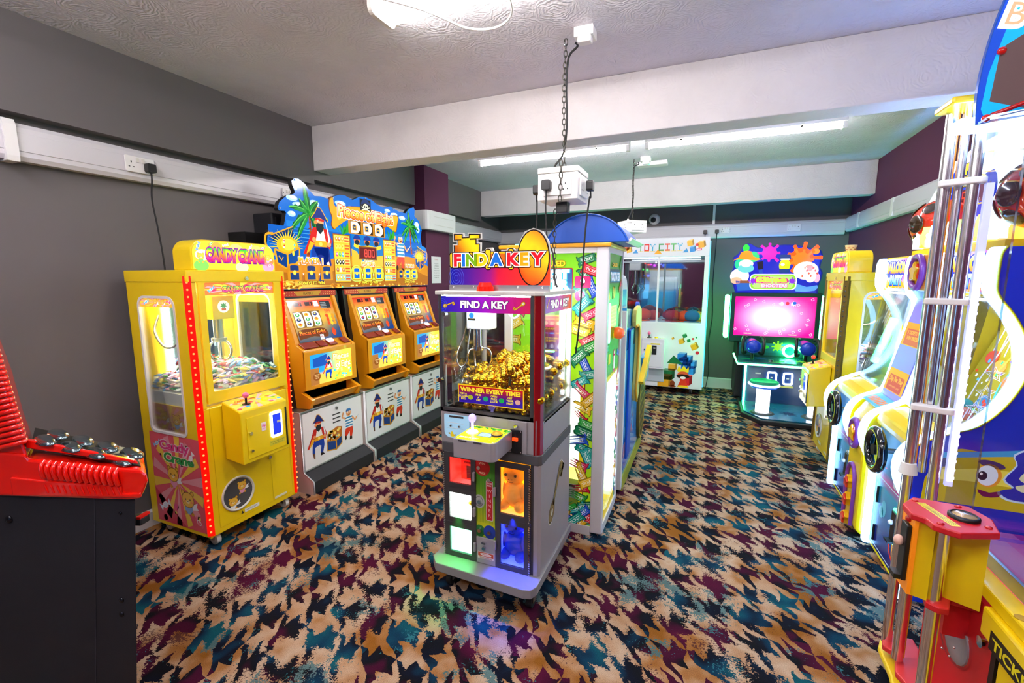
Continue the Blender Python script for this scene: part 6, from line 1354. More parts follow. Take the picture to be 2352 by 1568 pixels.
C.part('joystick', MB().cyl((-.63, y0-.05, .73), (-.63, y0-.05, .775), .007).cyl((-.63, y0-.05, .73), (-.63, y0-.05, .736), .03), M['black'], parent=cb); C.part('ball_top', MB().sphere((-.63, y0-.05, .79), .022), M['pink'], parent=cb)
C.part('push_button', MB().cyl((-.54, y0-.05, .73), (-.54, y0-.05, .745), .022), M['yellow'], parent=cb)
C.part('prize_door', MB().box(-.66, y0-.012, .15, -.43, y0, .325), mat('flap_grey', '#b8bccc', .3), bev=.01)
for x in (-.95, -.10): 
    c = C.part('castor', MB().cyl((x-.015, y0+.08, .04), (x+.015, y0+.08, .04), .04), M['black']); C.part('castor_hub', MB().cyl((x+.0151, y0+.08, .04), (x+.018, y0+.08, .04), .02), M['cream'], parent=c)
for i, (x, y, r, c, l) in enumerate(((-.74, .12, .11, '#e84820', 'orange round plush toy at left in the wide white claw machine'), (-.62, .25, .09, '#d83c1c', 'orange plush toy behind the left one in the wide white claw machine'), (-.36, .14, .10, '#b02028', 'dark red plush cushion low in the wide white claw machine'), (-.30, .28, .10, '#6c6460', 'grey plush toy in the wide white claw machine'), (-.22, .16, .095, '#e85828', 'small orange plush toy in middle of the right pane'), (-.13, .12, .10, '#2a88b8', 'front blue plush toy in right pane of wide white claw machine'), (-.13, .30, .10, '#1f7898', 'teal plush toy at back of the right pane'), (-.05, .20, .09, '#e87838', 'peach orange plush cap at right edge of the wide claw machine'), (-.42, .30, .09, '#a81c30', 'wine red plush toy at the back beside the centre post'), (-.9, .2, .10, '#2c2c3c', 'dark plush toy at far left of the wide claw machine'))):
    g = Thing('plush_toy', l, 'toy', (x, y0+y, .941)); m = mat('plush_'+c, c, .9, bump=.6, bscale=200)
    g.part('body', MB().sphere((x, y0+y, .941+r*.72), r, 18, 12, (1, .85, .72)), m, label=None)
    g.part('brim', MB().prism([(x+.9*r*math.cos(k), y0+y-r*.6-.35*r*max(0, math.sin(k))) for k in [PI*q/8 for q in range(9)]], 'z', .943, .953), m)
    g.part('top_button', MB().sphere((x, y0+y, .941+r*1.44), r*.1), m)
# ------------------------------------------------------------------ splat shooter game
G = Thing('shooter_game', 'big screen shooter game with splat sign, green light bars and pink screen', 'arcade game', (.75, 5.9, 0))
dkg = mat('dark_green_board', '#0c3a34', .3); gl = mat('green_light', '#d0ffe0', .3, emit=24, ecol='#40ff88'); nb = mat('navy_print', '#0c2c5c', .25)
teal = mat('deck_teal', '#0a5a78', .25, coat=.3)
G.part('platform', MB().prism([(.44, 5.42), (.60, 5.16), (1.28, 5.16), (1.36, 5.3), (1.36, 6.1), (.44, 6.1)], 'z', .0, .05), M['charcoal'], bev=.01)
G.part('deck', MB().prism([(.47, 5.44), (.62, 5.20), (1.26, 5.20), (1.33, 5.32), (1.33, 6.1), (.47, 6.1)], 'z', .05, .062), teal)
a = Art(); a.poly(splat(.90, 5.48, .07, 3), '#0a2848', 1); a.poly(splat(.62, 5.7, .05, 5), '#0c3050', 1)
G.art('deck_print', a, ((0, 0, .0625), (1, 0, 0), (0, 1, 0)), printmat(0, .2))
G.part('lower_cabinet', MB().box(.47, 5.90, .05, 1.26, 6.60, .56), nb, bev=.01)
G.part('control_deck', MB().prism([(.38, 5.55), (1.30, 5.55), (1.26, 6.12), (.42, 6.12)], 'z', .545, .59), mat('deck_dark', '#0a3c4c', .25), bev=.01)
G.part('deck_light', MB().tube([(.34, 5.62, .66), (.38, 5.545, .56), (1.30, 5.545, .56)], .010, 8), gl)
G.part('leg_light', MB().box(.485, 5.885, .06, .505, 5.90, .54), gl)
G.part('screen_back', MB().box(.30, 6.03, .74, 1.21, 6.25, 1.335), dkg, bev=.01); G.part('rear_body', MB().box(.40, 6.12, .05, 1.14, 6.68, 1.30), M['charcoal'], bev=.01)
G.part('screen_bezel', MB().ring(rrect(.30, .755, 1.21, 1.335, .01, 2), rrect(.345, .825, 1.165, 1.285, .004, 2), 'y', 6.0, 6.03), dkg, bev=.003)
a = Art(); 
a.grid(.345, .825, 1.165, 1.285, lambda x, y: mixc('#fff4f8', '#e8148c', min(1, (max(0, math.hypot((x-.74)/.42, (y-1.05)/.27)-.22)*1.15))), 24, 16)
rd = random.Random(10)
for k in range(34):
    x, y = rd.uniform(.36, 1.14), rd.uniform(.84, 1.27); s_ = .011
    if math.hypot((x-.75)/.42, (y-1.05)/.25) > .55: a.at(x, y, s_, rot=.5); a.line([(-1, -1), (1, -1), (1, 1), (-1, 1)], .5, '#ffc8e4', 2, True); a.home()
a.ell(.885, 1.21, .018, .02, '#e02840', 3); a.ell(.83, 1.205, .016, .022, '#e8e8f8', 3); a.poly(splat(.945, 1.205, .025, 4), '#ffffff', 3); a.ell(.955, 1.215, .02, .018, '#2860c0', 4)
for x in (.50, .96): a.text('PRESS START', x, .845, .010, '#fff0a0', 3, .04)
G.art('screen_picture', a, FY(6.0295), printmat(.6, .1), label='glowing pink game screen')
for xs in (.262, 1.232): 
    G.part('light_bar', MB().prism(rrect(xs-.024, .79, xs+.024, 1.30, .02), 'y', 6.0, 6.12), gl, label='tall glowing green light bar')
MO = smooth([(.338, 1.325), (.300, 1.429), (.272, 1.531), (.3, 1.618), (.301, 1.705), (.286, 1.734), (.336, 1.776), (.402, 1.875), (.459, 1.895), (.512, 1.858), (.589, 1.842), (.725, 1.866), (.847, 1.87), (.944, 1.86), (.993, 1.845), (1.078, 1.823), (1.149, 1.808), (1.178, 1.746), (1.171, 1.679), (1.164, 1.611), (1.192, 1.556), (1.176, 1.461), (1.158, 1.392), (1.163, 1.325)], 2)
G.part('sign_board', MB().prism(MO, 'y', 5.995, 6.02), mat('sign_blue', '#1828a0', .2), bev=.003)
a = Art(); MI = [(.73+(x-.73)*.965, 1.60+(y-1.60)*.96) for x, y in MO]; a.poly(MI, '#1820a8', 0)
a.poly(splat(.66, 1.78, .10, 3), '#d018a8', 2); a.poly(splat(.98, 1.72, .15, 6, 9), '#ff5a10', 2); a.poly(splat(.98, 1.70, .11, 8, 9), '#ff7a20', 3); a.ell(1.11, 1.79, .035, .03, '#ff8a20', 3)
a.ell(.42, 1.84, .034, .044, '#28c838', 3); a.ell(.50, 1.74, .06, .06, '#30b868', 2); a.ell(.38, 1.66, .07, .07, '#28b888', 2)
# miner figure
a.poly(smooth([(.29, 1.70), (.36, 1.715), (.55, 1.70), (.57, 1.72), (.50, 1.745), (.48, 1.80), (.42, 1.81), (.37, 1.79), (.35, 1.74)], 2, True), '#f08818', 6); a.ell(.43, 1.66, .075, .05, '#fff2e8', 5); a.ell(.43, 1.61, .085, .05, '#60b8b8', 6); a.ell(.43, 1.655, .05, .03, '#fff8f4', 7)
a.ell(.37, 1.52, .10, .09, '#fff0e4', 5); a.ell(.34, 1.47, .06, .04, '#f8a888', 6); a.poly([(.33, 1.47), (.50, 1.45), (.53, 1.36), (.36, 1.35)], '#2858a8', 6); a.rect(.38, 1.44, .50, 1.47, '#7a4a30', 7)
a.poly([(.54, 1.68), (.60, 1.69), (.61, 1.60), (.56, 1.59)], '#201828', 6); a.poly([(.56, 1.60), (.60, 1.60), (.62, 1.50), (.58, 1.49)], '#2040a0', 6)
# green bug and pale monster
a.ell(.82, 1.64, .055, .075, '#c8f020', 6); a.poly([(.76, 1.70), (.88, 1.71), (.87, 1.76), (.77, 1.76)], '#183878', 7); a.rect(.775, 1.70, .865, 1.715, '#f0f0f0', 8); a.ell(.80, 1.65, .02, .015, '#fff', 8); a.rect(.77, 1.56, .87, 1.60, '#183878', 7)
a.ell(1.03, 1.58, .12, .10, '#ffe8e0', 5); a.ell(1.06, 1.61, .04, .035, '#f09070', 6); a.ell(1.02, 1.60, .022, .02, '#ffffff', 7); a.ell(1.08, 1.51, .05, .06, '#fff4f0', 6); a.ell(1.14, 1.50, .03, .05, '#f0a8c8', 5)
for k in range(8): a.ell(1.0+.02*k, 1.52+.03*((k*3) % 4), .01, .012, '#f05030', 7)
a.poly(smooth([(.93, 1.44), (1.05, 1.40), (1.15, 1.42), (1.13, 1.36), (.95, 1.35)], 2, True), '#5090d8', 6)
a.poly(rrect(.48, 1.365, .95, 1.545, .05), '#ffffff', 8); a.poly(rrect(.49, 1.373, .94, 1.537, .045), '#80c830', 9); a.poly(rrect(.51, 1.385, .92, 1.525, .04), '#a8dc70', 10)
a.poly(splat(.515, 1.465, .035, 2), '#8028c8', 11); a.poly(splat(.905, 1.465, .035, 7), '#8028c8', 11)
a.text('Slime', .70, 1.452, .058, '#b8e040', 14, .06, width=.31, outline='#c8008c', ow=.09); a.text('SHOOTERS', .73, 1.395, .034, '#f8c8e8', 14, .05, width=.26, outline='#c8008c', ow=.09)
G.art('splat_print', a, FY(5.9945), printmat(.45, .12), label='back lit splat and monster sign')
# control details, seats, blasters
a = Art(); rd = random.Random(13)
for k, c in enumerate(['#148a50', '#1c58a8', '#0c2838', '#1890b0', '#a8c020', '#0c2838']): a.poly(splat(.50+.13*k, 5.75+.08*(k % 2), .06, k+2), c, 1)
G.art('control_print', a, ((0, 0, .5905), (1, 0, 0), (0, 1, 0)), printmat(.05, .2))
a = Art(); a.grid(.42, .60, 1.10, .745, lambda x, y: mixc('#0c4858', '#187890', (y-.6)*5), 2, 2)
for q in range(3): a.line([(.42, .63+.04*q), (1.10, .63+.04*q)], .003, '#0a2c38', 1)
a.poly(splat(.82, .71, .05, 5), '#a8b820', 2); a.ell(.70, .70, .03, .02, '#30b030', 2); a.poly(splat(.56, .68, .04, 4), '#1868b0', 2)
G.part('brick_panel', MB().box(.42, 6.0, .59, 1.12, 6.03, .755), dkg); G.art('brick_print', a, FY(5.9995), printmat(.08))
G.part('light_ring', MB().torus((.93, 5.93, .675), .062, .013, 'y', 28, 8), gl)
for x, lx in ((.54, 'left'), (1.06, 'right')):
    g = Thing('toy_blaster', lx+' blue toy blaster with black handles on the shooter game', 'toy gun', (x, 5.78, .59), group=None)
    g.part('stem', MB().cyl((x, 5.78, .59), (x, 5.78, .68), .018), M['black'])
    g.part('drum', MB().cyl((x, 5.68, .74), (x, 5.92, .74), .075, .07, 20), mat('blaster_blue', '#1038c8', .2, coat=.5), bev=.01)
    g.part('drum_cap', MB().sphere((x, 5.68, .74), .068, sc=(1, .4, 1)), mat('blaster_blue', '#1038c8', .2, coat=.5))
    for q in (-1, 1):
        g.part('handle', MB().tube(smooth([(x+q*.07, 5.78, .66), (x+q*.10, 5.72, .66), (x+q*.105, 5.70, .74), (x+q*.10, 5.74, .83), (x+q*.07, 5.78, .83)], 4), .018, 8), M['black'])
for x in (.72, .83): G.part('button', MB().cyl((x, 5.70, .59), (x, 5.70, .602), .025), M['chrome'] if x < .8 else mat('btn_green', '#40e080', .3, emit=1))
for x in (.77, .93):
    G.part('coin_entry', MB().ring(rrect(x-.05, .29, x+.05, .43, .02, 4), rrect(x-.034, .305, x+.034, .415, .012, 4), 'y', 5.885, 5.90), mat('entry_light', '#ffffff', emit=5, ecol='#e0f0ff')); G.part('coin_slot', MB().box(x-.012, 5.89, .355, x+.012, 5.899, .368), M['cream'])
for x in (.63, 1.08): G.part('brand_plate', MB().box(x-.03, 5.893, .395, x+.03, 5.90, .41), M['cream'])
G.part('price_sticker', MB().box(.85, 5.893, .255, .99, 5.90, .275), mat('pale_gold', '#c8b860', .5))
for x, nm in ((.64, 'white lit stool with green seat standing left on the shooter platform'), (1.12, 'white lit stool at right, half hidden by the yellow coin box')):
    s_ = Thing('stool', nm, 'stool', (x, 5.42, .062))
    s_.part('base_disc', MB().cyl((x, 5.42, .0625), (x, 5.42, .075), .12, .10, 28), M['charcoal'])
    s_.part('column', MB().cyl((x, 5.42, .075), (x, 5.42, .335), .066, seg=28), mat('stool_glow', '#ffffff', .3, emit=3.0, ecol='#ecf4ff'), label='glowing white column')
    s_.part('under_ring', MB().lathe([(.066, .335), (.125, .345), (.14, .36), (.14, .375)], (x, 5.42, 0), seg=28), mat('ring_blue', '#2858c0', .3, emit=.5))
    s_.part('light_ring', MB().torus((x, 5.42, .378), .142, .010, 'z', 32, 8), mat('stool_glow2', '#ffffff', .3, emit=6.0, ecol='#d8ecff'))
    s_.part('seat', MB().lathe([(.14, .388), (.142, .40), (.13, .415), (.11, .42), (0, .422)], (x, 5.42, 0), seg=28), mat('seat_green', '#0f8a68', .4))
# ------------------------------------------------------------------ low lit machine far behind the key machine
Q = Thing('far_prize_machine', 'dim prize machine with a pink and teal lit top in the far left corner', 'arcade machine', (-2.0, 6.3, 0))
Q.part('body', MB().box(-2.45, 5.95, .02, -1.35, 6.7, 1.70), mat('teal_board', '#0c5a60', .4), bev=.01)
Q.part('light_top', MB().box(-2.43, 5.90, 1.94, -1.3, 5.93, 1.96), mat('teal_tube', '#b0fff0', emit=3, ecol='#30ffe0'))
a = Art(); a.rect(-2.43, 1.72, -1.3, 1.93, '#801848', 0); a.poly(rrect(-2.1, 1.76, -1.5, 1.90, .05), '#f8e8ff', 1); a.poly(rrect(-1.75, 1.735, -1.32, 1.80, .02), '#f0a020', 2); a.text('PRIZE DROP', -1.8, 1.80, .06, '#d060e0', 3, .05, width=.5)
Q.part('marquee', MB().box(-2.43, 5.91, 1.70, -1.3, 6.1, 1.94), mat('maroon_board', '#6a1840', .4)); Q.art('marquee_print', a, FY(5.9095), printmat(.8))
a = Art(); a.grid(-2.38, .75, -1.42, 1.60, lambda x, y: mixc('#301858', '#1890a0', y-.6), 4, 4)
for k in range(30): a.ell(rd.uniform(-2.35, -1.45), rd.uniform(.78, 1.55), .03, None, rd.choice(['#c02848', '#f0a030', '#3060d0', '#20b070', '#e0e0f0']), 1)
Q.art('window_print', a, FY(5.9495), printmat(.2))

# ------------------------------------------------------------------ prize wheel game behind the viewer, seen in the mirror of the toy claw machine
V_ = Thing('prize_wheel_game', 'blue prize wheel game with ring of coloured bulbs behind the viewer', 'arcade machine', (-1.36, -1.9, 0))
V_.part('cabinet', MB().prism([(-2.15, .02), (-1.75, .02), (-1.72, .8), (-1.85, 1.3), (-1.95, 1.5), (-2.15, 1.5)], 'x', -1.85, -.87), mat('wheel_blue', '#2878c0', .3), bev=.01)
V_.part('wheel', MB().cyl((-1.36, -1.95, 1.75), (-1.36, -1.90, 1.75), .42, seg=40), mat('wheel_disc', '#501848', .4))
V_.part('wheel_rim', MB().torus((-1.36, -1.90, 1.75), .42, .03, 'y', 40, 8), mat('rim_gold', '#b88838', .3, .6))
for k in range(20):
    r = .36 if k < 12 else .2; a_ = 2*PI*k/(12 if k < 12 else 8); c = ['#ff4030', '#40ff60', '#4060ff', '#f0f0ff', '#e040ff'][k % 5]
    V_.part('bulb', MB().sphere((-1.36+r*math.cos(a_), -1.885, 1.75+r*math.sin(a_)), .025, 10, 8), mat('bulb_'+c, c, emit=6))
V_.part('screen', MB().box(-1.80, -1.78, .85, -.92, -1.70, 1.3), mat('wheel_screen', '#60b8f0', .3, emit=.8))
V_.part('side_panel', MB().box(-.87, -2.15, .02, -.84, -1.75, 1.5), M['yellow'])

G.part('added_rear_fill', MB().box(.45, 6.30, 1.302, 1.05, 6.34, 1.315), mat('rear_fill_teal', '#20d0ff', .3, emit=55, ecol='#2c88e0'), label='added glowing strip behind the sign, tinting wall and ceiling')  # glowing strip added to tint the far wall and ceiling
# ------------------------------------------------------------------ two player space pusher on the right
U = Thing('space_pusher_machine', 'long blue and yellow two player space game with white glowing edges and black steering wheels', 'arcade machine', (1.24, 3.15, 0))
glow = mat('edge_glow', '#ffffff', .3, emit=5.0, ecol='#78b8ff')
LEG = [(.915, .02), (.915, .25), (.915, .45), (.885, .52), (.857, .59), (.848, .66), (.865, .73), (.91, .785), (1.0, .835)]
CURVE = [(1.08, .875), (1.15, .96), (1.198, 1.07), (1.205, 1.16), (1.185, 1.26), (1.14, 1.35), (1.09, 1.42)]
STR = [(1.03, .88), (1.075, 1.10), (1.12, 1.34), (1.095, 1.40)]
TOP = [(1.075, 1.47), (1.075, 1.59), (1.09, 1.625)]
def outline(mid): return smooth(LEG+mid+TOP, 3)
BK = [(1.56, 1.625), (1.56, .02)]
bluep = mat('panel_blue', '#1030b0', .3)
for y, mid, nm in ((2.50, CURVE, 'near'), (3.80, CURVE, 'far'), (3.31, STR, 'mid'), (3.0, STR, 'mid')):
    ol = outline(mid)
    if mid is CURVE:
        U.part('side_panel', MB().prism(ol+BK, 'y', y-.012, y+.012), bluep if y < 3 else mat('pale_panel', '#b8c0e0', .3))
        ac = [(1.0, .835), (1.075, 1.47)]+[p for p in smooth(CURVE, 3)[::-1]]
        U.part('acrylic_guard', MB().prism(ac, 'y', y-.004, y+.004), M['acrylic'])
        a = Art()
        for (sx, sz, r) in ((1.135, 1.10, .034), (1.115, 1.02, .034), (1.09, .95, .034)):
            a.line(star(sx, sz, r), .004, '#ffffff', 1, True); a.line(star(sx, sz, r*.6), .003, '#ffffff', 1, True)
        for q in range(3): a.line([(1.12+.018*q, 1.20-.012*q), (1.15+.014*q, 1.30-.014*q)], .004, '#ffffff', 1); a.line([(1.03+.02*q, .89+.004*q), (1.05+.02*q, .95+.002*q)], .004, '#ffffff', 1)
        U.art('star_lines', a, FY(y-.0045), printmat(.3))['kind'] = 'stuff'
    else:
        U.part('side_panel', MB().prism(ol+BK, 'y', y-.012, y+.012), M['yellow'])
    U.part('glow_edge', MB().prism([(x-.012, z) for x, z in ol]+[(x+.016, z) for x, z in ol[::-1]], 'y', y-.024, y+.024), glow, bev=.006, label='white glowing curved edge')
    if mid is CURVE: U.part('yellow_piping', MB().tube([(x+.024, y-.014, z) for x, z in ol[10:]], .005, 6), M['yellow'])
def moonprint():
    a = Art()
    ol = outline(CURVE); pts = [(x+.028, z) for x, z in ol]+[(1.555, 1.62), (1.555, .03)]
    a.poly(pts, '#1030b8', 0)
    a.poly(smooth([(1.0, .74), (1.06, .77), (1.15, .765), (1.3, .80), (1.55, .84)], 3)+[(1.55, .52), (.945, .52), (.95, .62)], '#c8b818', 1)
    a.poly([(1.0, .745), (1.2, .78), (1.55, .85), (1.55, .81), (1.2, .755), (1.0, .72)], '#28a0d8', 2)
    a.poly([(.97, .66), (1.12, .69), (1.4, .70), (1.4, .62), (1.1, .63), (.97, .62)], '#f0e858', 2)
    a.ell(1.005, .70, .04, .020, '#3a2c58', 3, .3); a.ell(1.165, .715, .045, .016, '#3a3468', 3, -.2)
    a.ell(1.16, .665, .042, .052, '#e8a030', 3); a.ell(1.155, .665, .035, .045, '#e0f0fc', 4); a.ell(1.14, .662, .016, .020, '#1c2038', 5); a.ell(1.135, .67, .005, .006, '#fff', 6)
    a.poly(smooth([(1.13, .60), (1.17, .59), (1.21, .605), (1.20, .575), (1.15, .57)], 2, True), '#701850', 3)
    A1 = smooth([(1.22, .66), (1.25, .72), (1.24, .76), (1.30, .80), (1.36, .82), (1.40, .78), (1.42, .70), (1.38, .60), (1.32, .58), (1.24, .58), (1.21, .61), (1.25, .63)], 3, True)
    a.poly([(1.31+(x-1.31)*1.16, .69+(z-.69)*1.14) for x, z in A1], '#c8e8fc', 3); a.poly([(1.31+(x-1.31)*1.08, .69+(z-.69)*1.07) for x, z in A1], '#1030b0', 4); a.poly([(1.32+(x-1.31)*.72, .69+(z-.69)*.72) for x, z in A1], '#e0e8b8', 5); a.poly([(1.33+(x-1.31)*.5, .69+(z-.69)*.5) for x, z in A1], '#c8c828', 6)
    for k, (z, c) in enumerate(((1.50, '#28a0d8'), (1.42, '#a8b860'), (1.34, '#3068d0'), (1.22, '#2890d8'))): a.poly([(1.28, z+.03), (1.55, z-.03), (1.55, z-.09), (1.28, z-.02)], c, 1)
    return a
U.art('moon_print', moonprint(), FY(2.487), printmat(.12, .2), label='side print of a yellow moon face')
# lower fronts with doors
for (ya, yb, tag_) in ((2.524, 2.976, 'near'), (3.334, 3.776, 'far')):
    yc = (ya+yb)/2
    U.part('lower_front', MB().prism([(.93, .03), (.93, .46), (.925, .72), (1.56, .72), (1.56, .03)], 'y', ya, yb), mat('panel_teal', '#1878a8', .3))
    a = Art(); 
    def colr(x, z):
        if z > .50: return mixc('#20a0c8', '#1870b0', min(1, (z-.5)*6))
        if z > .40: return mixc('#c0408a', '#30a0b8', abs(z-.45)*16)
        return mixc('#141c70', '#2090b0', max(0, min(1, (z-.10)*3.2)))
    a.grid(-yb, .03, -ya, .72, colr, 4, 28)
    X = lambda y: -y
    a.line([(-yb+.02, .06), (-ya-.02, .06)], .006, '#d0e8f0', 1); a.line([(-yb+.02, .44), (-ya-.02, .44)], .005, '#c8e8f4', 1); a.line([(-yb+.03, .06), (-yb+.03, .44)], .003, '#d0e8f0', 1)
    a.rect(-yb, .03, -ya, .045, '#e8d818', 1)
    a.ell(-ya-.10, .17, .055, .09, '#f0a828', 2); 
    for k in range(4): a.ell(-ya-.10, .12+.03*k, .048, .007, '#d87818', 3)
    a.line(smooth([(-ya-.19, .17), (-ya-.16, .12), (-ya-.08, .10), (-ya-.02, .12)], 4), .014, '#e02818', 4)
    a.ell(-ya-.30, .30, .03, .045, '#40a0b8', 2); a.ell(-ya-.33, .27, .03, .03, '#58b0b8', 2)
    a.ell(-yc-.02, .63, .05, .06, '#b87828', 2); a.ell(-yc-.02, .63, .042, .05, '#d89838', 3)
    for k, (dy, z, c) in enumerate(((-.10, .66, '#c84860'), (.15, .60, '#a070b8'), (.10, .54, '#d05878'))): a.ell(-yc-dy, z, .022, .03, c, 2)
    U.art('space_print', a, ((.9295, 0, 0), (0, -1, 0), (0, 0, 1)), printmat(.1, .25), label='blue space print with ringed planet')
    for z in (.34, .12): U.part('door_hinge', MB().cyl((.926, yb-.06, z-.045), (.926, yb-.06, z+.045), .006), M['black'])
    # coin mech with green surround
    cm = U.part('mech_surround', MB().prism(rrect(ya+.035, .22, ya+.115, .40, .02), 'x', .905, .93), mat('surround_green', '#c8ffe0', .3, emit=1.6, ecol='#30ffa0') if tag_ == 'near' else mat('surround_pale', '#c8d8e0', .3))
    U.part('coin_mech', MB().box(.895, ya+.05, .235, .905, ya+.10, .385), M['black'], parent=cm, bev=.002); U.part('mech_knob', MB().sphere((.888, ya+.075, .335), .012), M['white'], parent=cm); U.part('mech_cup', MB().box(.875, ya+.05, .235, .895, ya+.10, .245), M['black'], parent=cm)
    U.part('speaker_frame', MB().ring(rrect(ya+.06, .47, ya+.18, .585, .015, 3), rrect(ya+.075, .483, ya+.165, .572, .008, 3), 'x', .915, .926), M['white']); U.part('speaker_grille', MB().box(.918, ya+.075, .483, .922, ya+.165, .572), M['dark'])
    # padded yellow dash
    U.part('dash_pad', MB().prism([(.905, .715), (.90, .75), (.915, .785), (.96, .81), (1.03, .83), (1.05, .80), (1.05, .715)], 'y', ya, yb), M['yellow'], bev=.012)
    # steering wheel
    sw = U.part('steering_wheel', MB().torus((.842, yc, .64), .098, .021, 'x', 36, 12), mat('wheel_black', '#0c0c0e', .12, coat=.8), label='glossy black steering wheel')
    U.part('wheel_stripe', MB().torus((.823, yc, .64), .098, .003, 'x', 36, 6), mat('stripe_yellow', '#c8d820', .3), parent=sw)
    for k in range(3):
        t_ = PI/2+2*PI*k/3; U.part('spoke', MB().box(.838, yc-.010, .64, .848, yc+.010, .735), M['black'], parent=sw).matrix_local
    b = MB()
    for k in range(2):
        t_ = [PI*.5, PI*1.5][k]
    U.part('hub', MB().cyl((.83, yc, .64), (.86, yc, .64), .028), M['black'], parent=sw); U.part('shaft', MB().cyl((.86, yc, .64), (.93, yc, .64), .013), M['steel'], parent=sw)
    # playfield
    inner_y = mat('playfield_yellow', '#d8c018', .4) if tag_ == 'near' else mat('playfield_grey', '#7a98a0', .4)
    U.part('back_board', MB().prism([(1.20, .84), (1.42, 1.44), (1.45, 1.44), (1.24, .84)], 'y', ya, yb), inner_y)
    U.part('playfield_floor', MB().box(.98, ya, .72, 1.24, yb, .80), mat('playfield_green', '#18806a', .35))
    U.part('playfield_step', MB().prism([(1.05, .80), (1.24, .80), (1.24, .86), (1.15, .86)], 'y', ya, yb), M['yellow'])
    U.part('playfield_trim', MB().box(1.02, ya+.01, .80, 1.045, yb-.01, .815), mat('navy_trim', '#1c3c78', .3))
    U.part('sloping_glass', MB().prism([(1.02, .835), (1.026, .835), (1.106, 1.42), (1.10, 1.42)], 'y', ya, yb), M['glass'])
    a = Art(); rd = random.Random(int(ya*10)); L_ = math.hypot(.22, .60); 
    for k in range(40): a.ell(-rd.uniform(ya+.02, yb-.02), rd.uniform(.02, .6), rd.uniform(.005, .012), None, rd.choice(['#ff4030', '#40ff80', '#f0f0ff', '#8060ff', '#40c0ff']), 3)
    for k in range(6): a.ell(-rd.uniform(ya+.06, yb-.06), rd.uniform(.05, .35), .05, .035, rd.choice(['#e87838', '#4890b8', '#f0a050', '#e04838', '#6878b0']), 1+k % 2)
    for k in range(4): a.line(smooth([(-ya-.05-.1*k, .05), (-ya-.12-.08*k, .2), (-ya-.04-.1*k, .35), (-ya-.1-.08*k, .55)], 5), .010, ['#e8e8f0', '#40c8e0', '#f8d850', '#d8d8ff'][k], 2)
    U.art('playfield_print', a, ((1.1975, 0, .84), (0, -1, 0), (.22/L_, 0, .60/L_)), printmat(.6, .2))
    a = Art(); digits(a, '000', 0, 0, .03, '#ff3020', 1); U.art('score_digits', a, ((1.375, yc+.03, 1.36), (0, -1, 0), (.22/L_, 0, .60/L_)), printmat(2))['kind'] = 'stuff'
    for k, (x, z, c) in enumerate(((1.12, .88, '#e86840'), (1.16, .90, '#30b0a0'), (1.13, .885, '#f0c030'))):
        g = U.part('prize_capsule', MB().sphere((x, ya+.12+.1*k, z+.01), .030), mat('capsule_'+c, c, .2, coat=.5))
    U.part('strip_light', MB().box(1.13, ya+.02, 1.40, 1.15, yb-.02, 1.41), mat('inner_light', '#ffffff', emit=7, ecol='#f2fbff'))
    U.part('bottom_light', MB().box(1.06, ya+.02, .802, 1.07, ya+.03, .95), mat('inner_soft', '#ffffff', emit=3, ecol='#e8f4ff'))
    # marquee
    U.part('marquee', MB().prism(smooth([(1.11, 1.43), (1.092, 1.47), (1.09, 1.53), (1.10, 1.60), (1.12, 1.62)], 2)+[(1.30, 1.62), (1.30, 1.43)], 'y', ya, yb), mat('marquee_white', '#e8f0f8', .2))
    a = Art(); c0 = -yb; wd = yb-ya
    a.grid(c0, 1.44, c0+wd, 1.615, lambda x, z: mixc('#d8f4f8', '#f060c0', max(0, min(1, (x-c0)/wd*1.6-.5))), 8, 2)
    for k in range(7): a.ell(c0+.10+.055*k, 1.455+.01*(k % 2), .03, .03, '#f0a818', 1)
    for k in range(4): a.ell(c0+.12+.09*k, 1.55, .05, .05, '#2838b8', 2)
    a.text('BALLOON', c0+wd*.52, 1.535, .058, ['#f88818', '#ffe030', '#fff8b0'], 6, .09, width=wd*.72, outline='#2030a8', ow=.08)
    a.text('PARTY', c0+wd*.55, 1.462, .052, ['#30a0e8', '#e0f8ff'], 9, .08, width=wd*.45, outline='#2030a8', ow=.08)
    keep(a, lambda x, z: c0 < x < c0+wd and 1.44 < z < 1.615)
    U.art('marquee_print', a, BX(1.088), printmat(.55, .15), label='back lit marquee with orange bubble letters')
# centre column
cy0, cy1 = 3.024, 3.286; cyc = (cy0+cy1)/2
U.part('centre_column', MB().prism([(.90, .03), (.872, .06), (.872, .50), (.865, .62), (.88, .70), (.93, .78), (1.0, .81), (1.5, .81), (1.5, .03)], 'y', cy0, cy1), M['yellow'], bev=.02)
U.part('purple_track', MB().tube(smooth([(.865, cyc+.075, .06), (.865, cyc+.075, .30), (.865, cyc+.05, .38), (.865, cyc, .41), (.865, cyc-.05, .38), (.865, cyc-.075, .30), (.865, cyc-.075, .06)], 5), .012, 8), M['purple'])
for z in (.30, .19, .075):
    k_ = U.part('star_knob', MB().prism([(p[0], p[1]) for p in star(cyc, z, .045, 5, .6)], 'x', .84, .873), mat('knob_yellow', '#f0b810', .2, coat=.5), bev=.008)
    U.part('red_star', MB().prism([(p[0], p[1]) for p in star(cyc-.012, z, .038, 5, .6)], 'x', .832, .845), mat('knob_red', '#e03010', .2, coat=.5), parent=k_, bev=.005)
